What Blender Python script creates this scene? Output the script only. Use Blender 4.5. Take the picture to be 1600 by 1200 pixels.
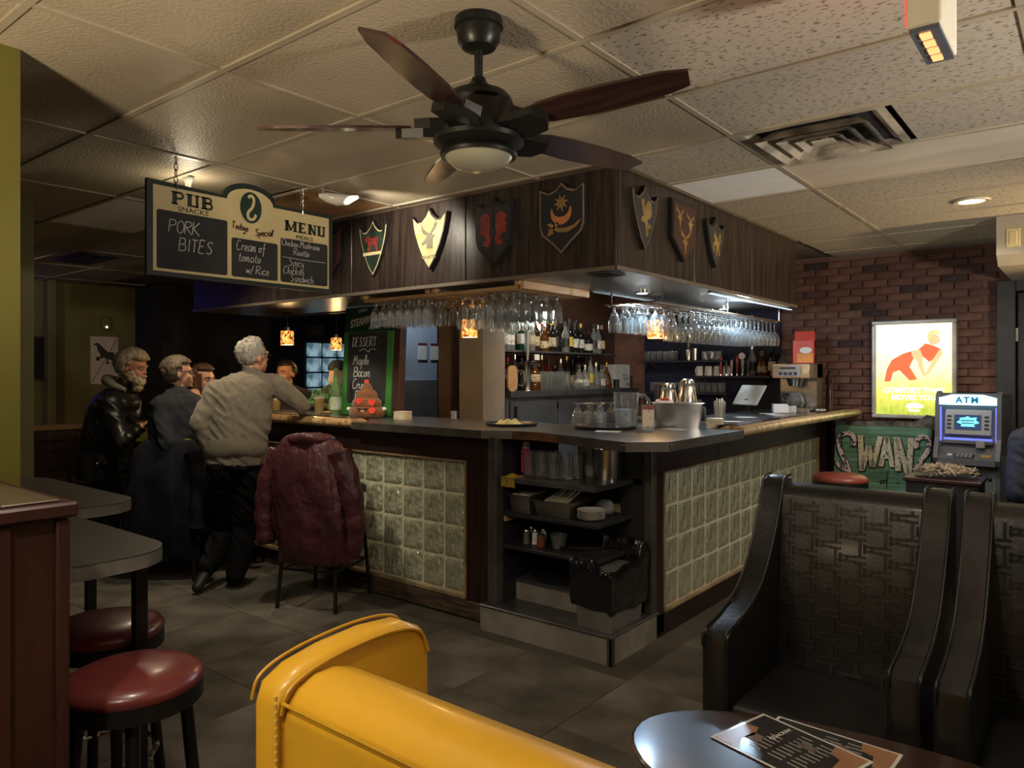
import bpy, bmesh, math, random
from mathutils import Vector, Matrix, noise
for o in list(bpy.data.objects): bpy.data.objects.remove(o)
scn = bpy.context.scene
COL = scn.collection
PI = math.pi
R = math.radians
rnd = random.Random(7)

# ------------------------------------------------------------ camera
cd = bpy.data.cameras.new('camera'); cam = bpy.data.objects.new('camera', cd); COL.objects.link(cam)
cam.location = (0, 0, 1.5); cam.rotation_euler = (PI/2, 0, R(38.654))
cd.sensor_width = 36; cd.lens = 1151/1600*36; cd.shift_y = -17/1600; cd.clip_start = 0.05
scn.camera = cam
# ------------------------------------------------------------ world, exposure
w = bpy.data.worlds.new('world'); scn.world = w; w.use_nodes = True
w.node_tree.nodes['Background'].inputs[0].default_value = (1.0, 0.84, 0.64, 1)
w.node_tree.nodes['Background'].inputs[1].default_value = 0.035
scn.view_settings.view_transform = 'Standard'; scn.view_settings.look = 'None'
scn.view_settings.exposure = 0.12; scn.view_settings.gamma = 1.0
scn.view_settings.use_curve_mapping = False
# ------------------------------------------------------------ room lamps (some in fixtures built further down, others added without one)
def lamp(kind, loc, power, col, size=0.05, aim=None, spot=70, blend=0.6):
    l = bpy.data.lights.new('lamp_'+kind.lower(), kind); l.energy = power; l.color = col
    if kind == 'AREA': l.shape = 'DISK'; l.size = size
    else: l.shadow_soft_size = size
    if kind == 'SPOT': l.spot_size = R(spot); l.spot_blend = blend
    o = bpy.data.objects.new('lamp', l); COL.objects.link(o); o.location = loc
    if aim is not None:
        o.rotation_euler = (Vector(aim)-Vector(loc)).to_track_quat('-Z', 'Y').to_euler()
    return o
WARM = (1.0, 0.80, 0.54); COOL = (0.55, 0.78, 1.0); NEUT = (1.0, 0.88, 0.72)
CEIL = 2.56
DOWN = [  # recessed ceiling cans, off-frame ones added for light: x, y, watts, aim, cone
    (-0.62, 5.29, 70, (-0.75, 5.9, 0.8), 120),
    (-1.00, -0.30, 92, (-1.20, 1.0, 0.6), 95),
    (0.45, 1.55, 30, (-0.45, 2.7, 0.7), 90),
    (-1.75, 0.75, 45, (-2.6, 1.7, 0.0), 105),
    (-5.00, 2.65, 62, (-4.7, 2.75, 0.0), 130),
    (0.60, 3.20, 62, (-1.95, 4.3, 0.7), 75),
    (0.90, 4.60, 50, (-1.95, 5.6, 0.6), 80),
    (-7.30, 1.20, 45, (-9.0, 3.5, 1.2), 100),
]
for x, y, p, aim, sp in DOWN:
    lamp('SPOT', (x, y, CEIL-0.02), p, WARM if x < -2 else NEUT, 0.06, aim, sp, 0.7)
lamp('SPOT', (-3.30, 2.66, 2.47), 36, (1, 0.9, 0.72), 0.03, (-3.42, 3.24, 2.22), 100, 0.5)      # shell lamp beside the menu board, turned to the shields
lamp('SPOT', (-3.72, 2.2, 2.40), 60, (1, .88, .68), .04, (-4.4, 2.95, 1.0), 75, .6)        # spot head hidden behind the menu board
lamp('POINT', (-3.86, 2.02, 2.45), 4.0, (1, 0.86, 0.6), 0.04)                                  # bare bulb above the menu board
lamp('SPOT', (-2.38, 5.70, 2.0), 130, COOL, 0.05, (-2.2, 5.5, 1.0), 150, 0.4)                   # cool puck under the canopy
lamp('SPOT', (-2.32, 4.25, 2.0), 85, COOL, 0.05, (-2.1, 4.1, 1.0), 140, 0.4)
lamp('POINT', (-2.02, 5.2, 1.985), 22, COOL, 0.04)                                            # added cool fill, its strip put in behind the canopy edge
lamp('SPOT', (-4.75, 4.45, 2.50), 40, (.75, .88, 1), .06, (-5.2, 5.02, 1.5), 80, .6)          # added cool spot brightening the pale column, no fixture
lamp('SPOT', (-3.15, 5.1, 2.45), 40, NEUT, 0.05, (-3.9, 5.6, 1.5), 110, 0.6)                   # unseen spot aimed at the liquor shelves, no fixture
for x, y, p, c in ((-1.6, -0.75, 185, (1, .82, .58)), (1.7, 2.6, 285, (1, .90, .78))):                                           # two added unseen uplights beside the viewer, brightening the ceiling
    lamp('SPOT', (x, y, 1.45), p, c, 0.14, (x*.9-.2, y+.25, 2.56), 165, 0.5)
lamp('POINT', (-1.6, -0.75, 1.40), 16, (1, 0.76, 0.48), 0.14)  # added weak fill at the left uplight, no fixture
lamp('SPOT', (0.95, 6.0, 1.75), 150, (1, 0.72, 0.36), 0.08, (-0.7, 5.6, 2.56), 75, 0.8)        # added unseen uplight warming the ceiling near the door
lamp('POINT', (-0.42, 2.05, 2.42), 0.28, (1, 0.08, 0.05), 0.03)                                 # red face of the exit sign
lamp('POINT', (-9.2, 2.2, 2.35), 2.2, (0.12, 0.08, 1.0), 0.08)                                  # blue neon far left

# ------------------------------------------------------------ helpers: mesh building
class MB:
    def __init__(s): s.v = []; s.f = []; s.m = []; s.cur = 0
    def add(s, vs, fs, M=None):
        n = len(s.v)
        s.v += [tuple(M @ Vector(v)) if M else tuple(v) for v in vs]
        s.f += [tuple(i+n for i in f) for f in fs]; s.m += [s.cur]*len(fs)
        return s
    def box(s, x0, x1, y0, y1, z0, z1, bev=0.0, M=None):
        if x0 > x1: x0, x1 = x1, x0
        if y0 > y1: y0, y1 = y1, y0
        if z0 > z1: z0, z1 = z1, z0
        if bev > 0:
            b = min(bev, (x1-x0)*.49, (y1-y0)*.49, (z1-z0)*.49)
            bm = bmesh.new(); bmesh.ops.create_cube(bm, size=1)
            for v in bm.verts: v.co = ((x0+x1)/2+v.co.x*(x1-x0), (y0+y1)/2+v.co.y*(y1-y0), (z0+z1)/2+v.co.z*(z1-z0))
            bmesh.ops.bevel(bm, geom=bm.edges[:], offset=b, segments=2 if bev > .012 else 1, affect='EDGES', profile=.5)
            bm.verts.index_update()
            s.add([v.co[:] for v in bm.verts], [[v.index for v in f.verts] for f in bm.faces], M); bm.free()
            return s
        vs = [(x, y, z) for x in (x0, x1) for y in (y0, y1) for z in (z0, z1)]
        return s.add(vs, [(0,1,3,2),(4,6,7,5),(0,4,5,1),(2,3,7,6),(0,2,6,4),(1,5,7,3)], M)
    def lathe(s, prof, n=20, c=(0,0,0), M=None, cap=True):
        vs = []; fs = []
        for r, z in prof:
            for k in range(n):
                a = 2*PI*k/n; vs.append((c[0]+r*math.cos(a), c[1]+r*math.sin(a), c[2]+z))
        for i in range(len(prof)-1):
            for k in range(n):
                k2 = (k+1) % n; fs.append((i*n+k, i*n+k2, (i+1)*n+k2, (i+1)*n+k))
        if cap:
            if prof[0][0] > 1e-4: fs.append(tuple(range(n-1, -1, -1)))
            if prof[-1][0] > 1e-4: fs.append(tuple(range((len(prof)-1)*n, len(prof)*n)))
        return s.add(vs, fs, M)
    def tube(s, path, r, n=8, closed=False, M=None, flat=1.0):
        path = [Vector(p) for p in path]; L = len(path); vs = []; fs = []
        rr = r if isinstance(r, (list, tuple)) else [r]*L
        up = None
        for i, p in enumerate(path):
            a = path[(i-1) % L] if (closed or i > 0) else p
            b = path[(i+1) % L] if (closed or i < L-1) else p
            t = (b-a).normalized() if (b-a).length > 1e-9 else Vector((0,0,1))
            if up is None: up = Vector((0,0,1)) if abs(t.z) < .9 else Vector((1,0,0))
            x = t.cross(up)
            if x.length < 1e-4: x = t.orthogonal()
            x.normalize(); y = x.cross(t).normalized(); up = y
            for k in range(n):
                q = 2*PI*k/n; vs.append(p + x*math.cos(q)*rr[i] + y*math.sin(q)*rr[i]*flat)
        for i in range(L if closed else L-1):
            j = (i+1) % L
            for k in range(n):
                k2 = (k+1) % n; fs.append((i*n+k, i*n+k2, j*n+k2, j*n+k))
        if not closed: fs += [tuple(range(n-1, -1, -1)), tuple(range((L-1)*n, L*n))]
        return s.add(vs, fs, M)
    def prism(s, poly, h0, h1, M=None):      # polygon in local xy, extruded in z
        n = len(poly)
        vs = [(p[0], p[1], h0) for p in poly]+[(p[0], p[1], h1) for p in poly]
        fs = [tuple(range(n-1, -1, -1)), tuple(range(n, 2*n))]+[(i, (i+1) % n, n+(i+1) % n, n+i) for i in range(n)]
        return s.add(vs, fs, M)
    def loft(s, rings, cap=True, closed=True, M=None):
        n = len(rings[0]); vs = [v for r in rings for v in r]; fs = []
        for i in range(len(rings)-1):
            for k in range(n if closed else n-1):
                k2 = (k+1) % n; fs.append((i*n+k, i*n+k2, (i+1)*n+k2, (i+1)*n+k))
        if cap: fs += [tuple(range(n-1, -1, -1)), tuple(range((len(rings)-1)*n, len(rings)*n))]
        return s.add(vs, fs, M)
    def ball(s, c, r, n=12, M=None):
        rx, ry, rz = r if isinstance(r, (tuple, list)) else (r, r, r)
        m = max(6, n//2+2); vs = []; fs = []
        for i in range(1, m):
            t = PI*i/m
            for k in range(n):
                a = 2*PI*k/n; vs.append((c[0]+rx*math.sin(t)*math.cos(a), c[1]+ry*math.sin(t)*math.sin(a), c[2]+rz*math.cos(t)))
        for i in range(m-2):
            for k in range(n):
                k2 = (k+1) % n; fs.append((i*n+k, (i+1)*n+k, (i+1)*n+k2, i*n+k2))
        vs += [(c[0], c[1], c[2]+rz), (c[0], c[1], c[2]-rz)]; T = len(vs)-2
        for k in range(n):
            k2 = (k+1) % n; fs += [(T, k, k2), (T+1, (m-2)*n+k2, (m-2)*n+k)]
        return s.add(vs, fs, M)
    def mesh(s, name, smooth=False, ang=40):
        me = bpy.data.meshes.new(name); me.from_pydata(s.v, [], s.f)
        if any(s.m): me.polygons.foreach_set('material_index', s.m)
        bm = bmesh.new(); bm.from_mesh(me); bmesh.ops.recalc_face_normals(bm, faces=bm.faces[:])
        if smooth:
            for f in bm.faces: f.smooth = True
            lim = R(ang)
            for e in bm.edges:
                if len(e.link_faces) == 2 and e.calc_face_angle(0) > lim: e.smooth = False
        bm.to_mesh(me); bm.free(); me.update()
        return me
def link(o, parent=None):
    COL.objects.link(o)
    if parent is not None: o.parent = parent
    return o
def setp(o, label=None, cat=None, group=None, kind=None):
    if label: o['label'] = label
    if cat: o['category'] = cat
    if group: o['group'] = group
    if kind: o['kind'] = kind
    return o
def obj(name, mb, mat, parent=None, smooth=False, ang=40, loc=None, rot=None):
    me = mb.mesh(name, smooth, ang) if isinstance(mb, MB) else mb
    o = bpy.data.objects.new(name, me)
    if not isinstance(mb, MB) and me.users > 1: pass
    else:
        for m in (mat if isinstance(mat, (list, tuple)) else [mat]): me.materials.append(m)
    if loc is not None: o.location = loc
    if rot is not None: o.rotation_euler = rot
    return link(o, parent)
def thing(name, label, cat, loc=(0,0,0), rz=0, group=None, rot=None):
    o = bpy.data.objects.new(name, None); o.empty_display_size = .05
    o.location = loc; o.rotation_euler = rot if rot else (0, 0, rz)
    link(o); return setp(o, label, cat, group)
def struct(name, mb, mat, label=None, smooth=False):
    return setp(obj(name, mb, mat, None, smooth), label, None, None, 'structure')
def kids(o): return [c for c in bpy.data.objects if c.parent == o]
TREE = {}
def dup(root, loc, rz=0, label=None, group=None, scale=None):
    def cp(o, par):
        c = o.copy(); COL.objects.link(c); c.parent = par
        for ch in o.children: cp(ch, c)
        return c
    r = cp(root, None); r.location = loc; r.rotation_euler = (0, 0, rz)
    if scale: r.scale = scale if isinstance(scale, (tuple, list)) else (scale,)*3
    if label: r['label'] = label
    if group: r['group'] = group
    return r
def frame(o, x, y):
    """matrix: local x, y axes laid along x and y, local z = x cross y, origin o"""
    x = Vector(x).normalized(); y = Vector(y).normalized(); z = x.cross(y)
    M = Matrix.Identity(4)
    for i, a in enumerate((x, y, z)):
        for j in range(3): M[j][i] = a[j]
    M.translation = Vector(o); return M
# ------------------------------------------------------------ materials
MATS = {}
def mat(name, col, rough=.5, metal=0, var=.12, vs=8, bump=0, bs=60, col2=None, trans=0, ior=1.45, emit=0, ecol=None, coat=0,
        stretch=(1,1,1), spec=.5, contrast=(.35,.65), alpha=1, dist=.004, sheen=0, detail=4):
    if name in MATS: return MATS[name]
    m = bpy.data.materials.new(name); m.use_nodes = True; nt = m.node_tree; N = nt.nodes; L = nt.links
    b = N['Principled BSDF']; b.inputs['Roughness'].default_value = rough; b.inputs['Metallic'].default_value = metal
    b.inputs['IOR'].default_value = ior; b.inputs['Specular IOR Level'].default_value = spec
    tc = N.new('ShaderNodeTexCoord'); mp = N.new('ShaderNodeMapping'); mp.inputs['Scale'].default_value = stretch
    L.new(tc.outputs['Object'], mp.inputs[0])
    nz = N.new('ShaderNodeTexNoise'); nz.inputs['Scale'].default_value = vs; nz.inputs['Detail'].default_value = detail
    L.new(mp.outputs[0], nz.inputs['Vector'])
    rp = N.new('ShaderNodeValToRGB'); c2 = col2 if col2 else tuple(c*(1-var*2.2) for c in col)
    rp.color_ramp.elements[0].position = contrast[0]; rp.color_ramp.elements[1].position = contrast[1]
    rp.color_ramp.elements[0].color = (*c2, 1); rp.color_ramp.elements[1].color = (*col, 1)
    L.new(nz.outputs[0], rp.inputs[0]); L.new(rp.outputs[0], b.inputs['Base Color'])
    if bump:
        n2 = N.new('ShaderNodeTexNoise'); n2.inputs['Scale'].default_value = bs; n2.inputs['Detail'].default_value = 3
        L.new(mp.outputs[0], n2.inputs['Vector'])
        bp = N.new('ShaderNodeBump'); bp.inputs['Strength'].default_value = bump; bp.inputs['Distance'].default_value = dist
        L.new(n2.outputs[0], bp.inputs['Height']); L.new(bp.outputs[0], b.inputs['Normal'])
    if trans: b.inputs['Transmission Weight'].default_value = trans
    if coat: b.inputs['Coat Weight'].default_value = coat; b.inputs['Coat Roughness'].default_value = .12
    if sheen: b.inputs['Sheen Weight'].default_value = sheen
    if alpha < 1: b.inputs['Alpha'].default_value = alpha
    if emit:
        b.inputs['Emission Strength'].default_value = emit
        if ecol: b.inputs['Emission Color'].default_value = (*ecol, 1)
        else: L.new(rp.outputs[0], b.inputs['Emission Color'])
    MATS[name] = m; return m
def flat(name, col, rough=.6, **k): return mat(name, col, rough, var=.04, **k)

carpet = mat('carpet', (.10,.088,.07), .95, vs=2.2, var=.2, bump=.9, bs=240, dist=.006, spec=.15, detail=8)
tile_l = mat('ceiling_tile_stipple', (.44,.37,.27), .5, vs=1.2, var=.10, bump=.55, bs=70, dist=.008)
tile_r = mat('ceiling_tile_fissured', (.43,.375,.30), .8, vs=80, col2=(.16,.14,.11), contrast=(.35,.43), bump=.25, bs=80, stretch=(.5,1,1), dist=.005, detail=2)
tile_w = mat('ceiling_tile_white', (.88,.90,.93), .7, var=.02)
tile_p = mat('ceiling_panel_plain', (.72,.62,.50), .5, vs=3, var=.08, stretch=(.4,2,1))
tile_o = mat('ceiling_tile_stained', (.50,.29,.12), .6, vs=4, var=.15, bump=.5, bs=46, dist=.01)
tee = mat('tee_metal', (.40,.34,.25), .4, var=.05)
dark = mat('dark_void', (.012,.011,.012), .8)
green_wall = mat('lime_wall_paint', (.115,.104,.010), .55, vs=2, var=.05, bump=.12, bs=120)
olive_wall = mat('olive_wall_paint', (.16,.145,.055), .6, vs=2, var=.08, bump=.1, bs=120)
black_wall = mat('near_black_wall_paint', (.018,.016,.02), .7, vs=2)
navy_wall = mat('navy_wall_paint', (.014,.018,.05), .5, vs=3)
brickm = [mat('brick_%d' % i, c, .8, vs=9, var=.18, bump=.6, bs=50, dist=.006) for i, c in enumerate([(.19,.088,.06),(.165,.078,.056),(.205,.10,.068),(.14,.068,.052),(.06,.034,.03)])]
mortar = mat('brick_mortar', (.20,.105,.078), .9, vs=20, bump=.5, bs=90)
wood = mat('dark_mahogany', (.030,.015,.013), .32, vs=5, col2=(.016,.008,.007), stretch=(6,6,.6), bump=.25, bs=40, dist=.002)
woodx = mat('dark_mahogany_grain_x', (.060,.023,.018), .32, vs=5, col2=(.030,.012,.010), stretch=(.6,6,6), bump=.2, bs=40, dist=.002)
canopy_w = mat('canopy_oak_stained', (.042,.029,.023), .34, vs=7, col2=(.014,.009,.008), stretch=(7,7,.45), bump=.45, bs=30, dist=.002)
canopy_b = mat('canopy_underside', (.10,.085,.075), .28, vs=4, col2=(.05,.04,.036), stretch=(6,.6,1), bump=.15, bs=20, dist=.002)
redwood = mat('oxblood_wood', (.046,.014,.0125), .40, vs=6, col2=(.022,.008,.008), stretch=(8,8,.5), bump=.2, bs=40, dist=.002, contrast=(.3,.7))
oakl = mat('pale_oak', (.52,.32,.15), .45, vs=6, col2=(.36,.20,.09), stretch=(1,8,8), bump=.1, bs=40, dist=.001)
zinc = mat('zinc_counter', (.085,.087,.09), .30, metal=.3, vs=7, col2=(.05,.048,.047), bump=.12, bs=14, dist=.002, contrast=(.3,.7))
zedge = mat('zinc_edge', (.12,.11,.095), .42, metal=.6, vs=9, var=.15)
steel = mat('stainless_steel', (.55,.53,.50), .24, metal=1, vs=3, var=.06, stretch=(1,1,12))
steeld = mat('dull_steel_pan', (.30,.28,.24), .38, metal=.9, vs=4, var=.12)
chrome = mat('chrome', (.8,.8,.8), .1, metal=1, var=.02)
brassr = mat('worn_varnished_rail', (.52,.38,.18), .28, vs=9, col2=(.25,.13,.06), stretch=(3,3,3), coat=.5)
blackm = mat('black_metal', (.018,.018,.019), .38, metal=.4, var=.1)
blackp = mat('black_plastic', (.02,.02,.021), .45, var=.1)
blackg = mat('black_gloss', (.012,.012,.013), .15, var=.1)
greyp = mat('grey_laminate', (.075,.078,.085), .4, vs=5, var=.15, bump=.08, bs=90)
concrete = mat('painted_concrete', (.27,.25,.215), .7, vs=5, col2=(.17,.155,.13), bump=.25, bs=40)
whitep = mat('white_card', (.72,.70,.66), .6, var=.03)
cream = mat('cream_paint', (.64,.53,.27), .5, var=.05)
porc = mat('white_porcelain', (.72,.70,.64), .2, var=.03, coat=.3)
glass = mat('clear_glass', (.93,.96,.97), .03, trans=.955, var=.0, ior=1.45, spec=.9)
chalk = mat('chalk', (.52,.52,.50), .95, vs=120, var=.25, contrast=(.3,.5))
board = mat('chalkboard', (.016,.016,.018), .75, vs=6, col2=(.026,.026,.027), contrast=(.4,.7))
gblock = mat('glass_block', (.66,.67,.50), .06, vs=10, col2=(.36,.37,.27), bump=1.0, bs=15, dist=.09, trans=.5, ior=1.5, coat=.6, stretch=(1,1,.5))
grout = mat('block_grout', (.60,.57,.40), .7, vs=20, var=.1)
# ============================================================ THE SETTING
fl = struct('floor', MB().box(-10.5, 3.2, -2.2, 10.2, -.05, 0), carpet, 'dark brown carpet tiles of the pub floor')
car2 = mat('carpet_tile', (.185,.165,.135), .95, vs=3, var=.25, bump=.9, bs=240, dist=.006, spec=.15, detail=8)
car3 = mat('carpet_tile_dark', (.15,.134,.11), .95, vs=3, var=.25, bump=.9, bs=240, dist=.006, spec=.15, detail=8)
cme = []
for m in (car2, car3):
    q = MB().box(-.298, .298, -.298, .298, 0, .004).mesh('carpet_tile'); q.materials.append(m); cme.append(q)
for i in range(13):
    for j in range(7):
        x = -6.6+i*.6+.3; y = .45+j*.6
        if y > 3.0 and x < -1.95: continue
        o = bpy.data.objects.new('carpet_tile', cme[(i*3+j*5+i*j) % 2]); o.location = (x, y, 0); o.rotation_euler = (0, 0, PI/2*((i+j) % 4)); link(o, fl)
ce = struct('ceiling', MB().box(-10.5, 3.2, -2.2, 10.2, 2.585, 2.63), mat('ceiling_deck', (.16,.13,.1), .9), 'suspended ceiling of stippled and fissured tiles')
XL = [-1.29+1.11*k for k in range(-8, 4)]; YL = [2.58+.6*k for k in range(-6, 9)]
tm = {}
def tmesh(m, w, d):
    k = (m.name, round(w, 3), round(d, 3))
    if k not in tm:
        q = MB().box(-w/2, w/2, -d/2, d/2, 0, .016, .004).mesh('ceiling_tile'); q.materials.append(m); tm[k] = q
    return tm[k]
def ctile(x0, x1, y0, y1, m, dz=0):
    o = bpy.data.objects.new('ceiling_tile', tmesh(m, x1-x0-.014, y1-y0-.014)); o.location = ((x0+x1)/2, (y0+y1)/2, CEIL+.002+dz); link(o, ce); return o
for i in range(len(XL)-1):
    for j in range(len(YL)-1):
        x0, x1, y0, y1 = XL[i], XL[i+1], YL[j], YL[j+1]
        cx, cy = (x0+x1)/2, (y0+y1)/2
        if y1 > 7.25: y1 = 7.2
        if cx < -3 and cy > 3.6 : continue
        kx = round((x0+1.29)/1.11); ky = round((y0-2.58)/.6)
        if kx == 0 and ky == 1:   # bay of the air diffuser
            ctile(-.66, x1, y0, y1, tile_r); continue
        if kx == -1 and ky >= 1 and x0 < -1.9:
            m = tile_w if ky == 2 else tile_r
            o = ctile(-1.91, x1, y0, y1, m)
            continue
        m = tile_r if (kx >= 0 and ky >= -1) else tile_l
        if kx >= 0 and ky == 2: m = tile_p
        if kx == -4 and ky == -1: m = tile_w
        if kx == -3 and ky == 0: m = tile_o
        o = ctile(x0, x1, y0, y1, m)
        if kx == -3 and ky == -1: o.rotation_euler = (R(1.2), R(.6), 0); o.location.z += .012
    for j in (0,): pass
def bar_between(name, a, b, wd, m, par):
    return obj(name, MB().box(min(a[0], b[0])-wd/2*(a[0] == b[0]), max(a[0], b[0])+wd/2*(a[0] == b[0]), min(a[1], b[1])-wd/2*(a[1] == b[1]), max(a[1], b[1])+wd/2*(a[1] == b[1]), CEIL-.004, CEIL+.01), m, par)
for x in XL:
    if x > -2.6: bar_between('tee_bar', (x, -1.6), (x, 3.23 if x < -1.95 else 7.2), .024, tee, ce)
    else: bar_between('tee_bar', (x, -1.6), (x, 3.23 if x > -6.1 else 4.2), .024, tee, ce)
for y in YL:
    if y > 7.2: continue
    bar_between('tee_bar', (-10.2 if y < 3.2 else -1.9, y), (3.0, y), .024, tee, ce).location.z = -.0015

# brick wall across the far right end (y = 7.2), navy behind the bar
wb = struct('wall_right', MB().box(-4.35, 3.2, 7.2, 7.35, 0, 2.59), mortar, 'dark red brick wall behind the cash machine')
bme = [MB().box(-.098, .098, -.016, .012, -.029, .029, .004).mesh('brick') for k in range(5)]
for q, m in zip(bme, brickm): q.materials.append(m)
nb = 0
for r_ in range(25):
    z = .905+r_*.0665
    for c_ in range(11):
        x = -2.30+c_*.205+(.1025 if r_ % 2 else 0)
        if x > -.70 or nb >= 300: continue
        if -1.62 < x-.1 and x+.1 < -.92 and 1.12 < z-.03 and z+.03 < 1.93: continue
        nb += 1
        o = bpy.data.objects.new('brick', bme[4 if rnd.random() < .07 else rnd.randrange(4)]); o.location = (x, 7.192-rnd.random()*.004, z); link(o, wb)
struct('wall_behind_bar', MB().box(-3.88, -2.42, 7.165, 7.2, 0, 2.56), navy_wall, 'navy painted wall with glass shelves at the end of the bar')
# door right of the brick wall
d1 = struct('door_1', MB().box(-.52, .45, 7.10, 7.14, 0, 2.14, .004), mat('charcoal_door', (.035,.036,.038), .45), 'charcoal door at the right edge beside the brick wall')
obj('door_frame', MB().box(-.66, -.53, 7.06, 7.2, 0, 2.24, .006).box(.46, .58, 7.06, 7.2, 0, 2.24, .006).box(-.53, .46, 7.06, 7.2, 2.15, 2.24, .006), mat('charcoal_frame', (.045,.047,.05), .4), d1)
hg = MB().box(-.535, -.51, 7.07, 7.10, 1.75, 1.86, .003).box(-.535, -.51, 7.07, 7.10, .95, 1.06, .003); obj('hinge', hg, steeld, d1)
# bulkhead box over the door
bk = struct('trim_1', MB().prism([(5.95, 2.30), (6.05, 2.235), (7.2, 2.235), (7.2, 2.56), (5.95, 2.56)], 0, .9, frame((-.555,0,0), (0,1,0), (0,0,1))), mat('bulkhead_beige', (.42,.37,.27), .55, var=.05), 'beige bulkhead box over the door at the right edge')
obj('switch_plate', MB().box(-.50, -.42, 5.938, 5.952, 2.345, 2.47, .004).box(-.482, -.438, 5.930, 5.94, 2.365, 2.45, .003), cream, bk)
# far left room
wl = struct('wall_left', MB().box(-2.95, -2.77, -1.8, .88, 0, 2.585), green_wall, 'lime green painted wall end at the left edge')
struct('wall_left_pillar', MB().box(-5.2, -5.0, .7, 1.66, 0, 2.585), olive_wall, 'olive pillar edge beyond the lime wall')
struct('wall_far_left', MB().box(-9.7, -9.5, -2, 4.28, 0, 2.585), olive_wall, 'olive wall in the far left corner')
struct('trim_2', MB().box(-9.5, -9.36, 3.25, 3.34, 0, 2.585, .01), olive_wall, 'narrow olive pilaster on the far left wall')
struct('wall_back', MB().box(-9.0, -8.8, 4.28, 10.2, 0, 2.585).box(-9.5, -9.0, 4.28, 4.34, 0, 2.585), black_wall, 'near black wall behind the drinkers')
struct('wall_back_navy', MB().box(-8.8, -8.77, 5.75, 7.9, 0, 2.585), navy_wall, 'dark navy wall around the glass block window')
# inner walls of the bar island
struct('wall_bar_core', MB().box(-4.42, -4.28, 4.52, 7.2, 0, 2.56), mat('bar_core_brown', (.075,.038,.024), .6), 'brown wall behind the liquor shelves')
pl = struct('wall_bar_pillar', MB().box(-4.16, -3.90, 4.50, 4.78, 0, 2.03), mat('taupe_pillar', (.24,.20,.16), .5, vs=3), 'taupe pillar left of the liquor shelves')
sp = struct('wall_bar_column', MB().box(-5.36, -5.2, 4.72, 5.30, 0, 2.03), mat('pale_blue_column', (.30,.35,.42), .45, vs=2), 'pale blue column with a steel lower panel')
obj('steel_panel', MB().box(-5.2, -5.19, 4.73, 5.29, .6, 1.432), mat('brushed_panel', (.62,.62,.58), .3, metal=.85, vs=2, var=.1, stretch=(1,1,3)), sp)
struct('wall_passage', MB().box(-6.9, -6.8, 6.1, 8.2, 0, 2.56), mat('passage_brown', (.085,.04,.022), .6), 'brown wall seen through the passage behind the bar')
# glass block window (left, lit bluish) and window above the liquor shelf
def block_window(name, label, o, ax, nx, nz, pitch, wz, mt, fr):
    W = struct(name, MB().box(-.02, .0, -.03, nx*pitch+.03, -.03, nz*wz+.03), fr, label); W.location = o
    me = MB().box(0, .03, .012, pitch-.012, .012, wz-.012, .012).mesh('pane'); me.materials.append(mt)
    for i in range(nx):
        for k in range(nz):
            q = bpy.data.objects.new('pane', me); q.location = (.0, i*pitch, k*wz); link(q, W)
    return W
gblue = mat('glass_block_backlit', (.20,.30,.34), .12, vs=9, col2=(.05,.09,.12), bump=1, bs=14, dist=.02, emit=1.1, contrast=(.4,.62))
gwarm = mat('glass_block_white_lit', (.95,.95,.80), .12, vs=16, col2=(.10,.10,.07), bump=1, bs=14, dist=.02, emit=4.5, contrast=(.36,.52))
block_window('window_1', 'pale blue lit glass block window behind the bar left of the chalkboard', (-8.76, 6.29, 1.08), 1, 6, 4, .27, .215, gblue, mat('window_frame_navy', (.03,.04,.07), .5))
block_window('window_2', 'bright glass block window behind the hanging glasses', (-4.26, 4.86, 1.86), 1, 5, 2, .205, .16, gwarm, blackp)
# ============================================================ CEILING FITTINGS
def can_light(x, y, label):
    t = thing('ceiling_light', label, 'ceiling light', (x, y, CEIL-.006), group='recessed ceiling lights')
    obj('trim_ring', MB().lathe([(.070,.004),(.072,-.004),(.098,-.006),(.102,.0),(.10,.006),(.070,.006)], 28, cap=False), mat('can_trim', (.6,.52,.4), .4), t, True)
    obj('lens', MB().lathe([(.0,.004),(.072,.003)], 28, cap=False), mat('lamp_lens', (1,.9,.7), .5, emit=7, ecol=(1,.86,.62)), t)
can_light(-.62, 5.29, 'glowing round recessed light over the brick wall end of the ceiling')
for (x, y, p, a, s_), lb in zip(DOWN[1:], ('added out of view behind the mustard sofa', 'added out of view right of the exit sign', 'added out of view above the red leather stools', 'hidden behind the menu board', 'added out of view above the black wing chairs', 'added out of view far right near the charcoal door', 'added out of view in the far left room')):
    can_light(x, y, 'recessed ceiling can '+lb)  # off-frame cans are added for their light
# air diffuser
dv = thing('air_diffuser', 'square dusty metal air diffuser in the ceiling right of the fan', 'air vent', (-.975, 3.48, CEIL))
vm = mat('diffuser_metal', (.52,.46,.36), .45, vs=5, col2=(.16,.13,.10), contrast=(.38,.6))
def ring(h0, h1, z0, z1, t=.008):
    m = MB(); P0 = [(-h0,-h0,z0),(h0,-h0,z0),(h0,h0,z0),(-h0,h0,z0)]; P1 = [(-h1,-h1,z1),(h1,-h1,z1),(h1,h1,z1),(-h1,h1,z1)]
    vs = P0+P1; fs = [(i, (i+1) % 4, 4+(i+1) % 4, 4+i) for i in range(4)]
    return m.add(vs, fs)
obj('backing', MB().box(-.3, .3, -.3, .3, .018, .024), dark, dv)
obj('outer_frame', ring(.305, .27, -.005, -.005).add(*[[(x,y,z) for x,y,z in ring(.27,.24,-.005,.016).v], ring(.27,.24,-.005,.016).f]), vm, dv)
for k, h in enumerate((.235, .165, .10)):
    obj('louvre', ring(h, h-.055, -.035+.004*k, .012), vm, dv)
obj('core_plate', MB().box(-.045,.045,-.045,.045,-.022,-.016), vm, dv)
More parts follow.
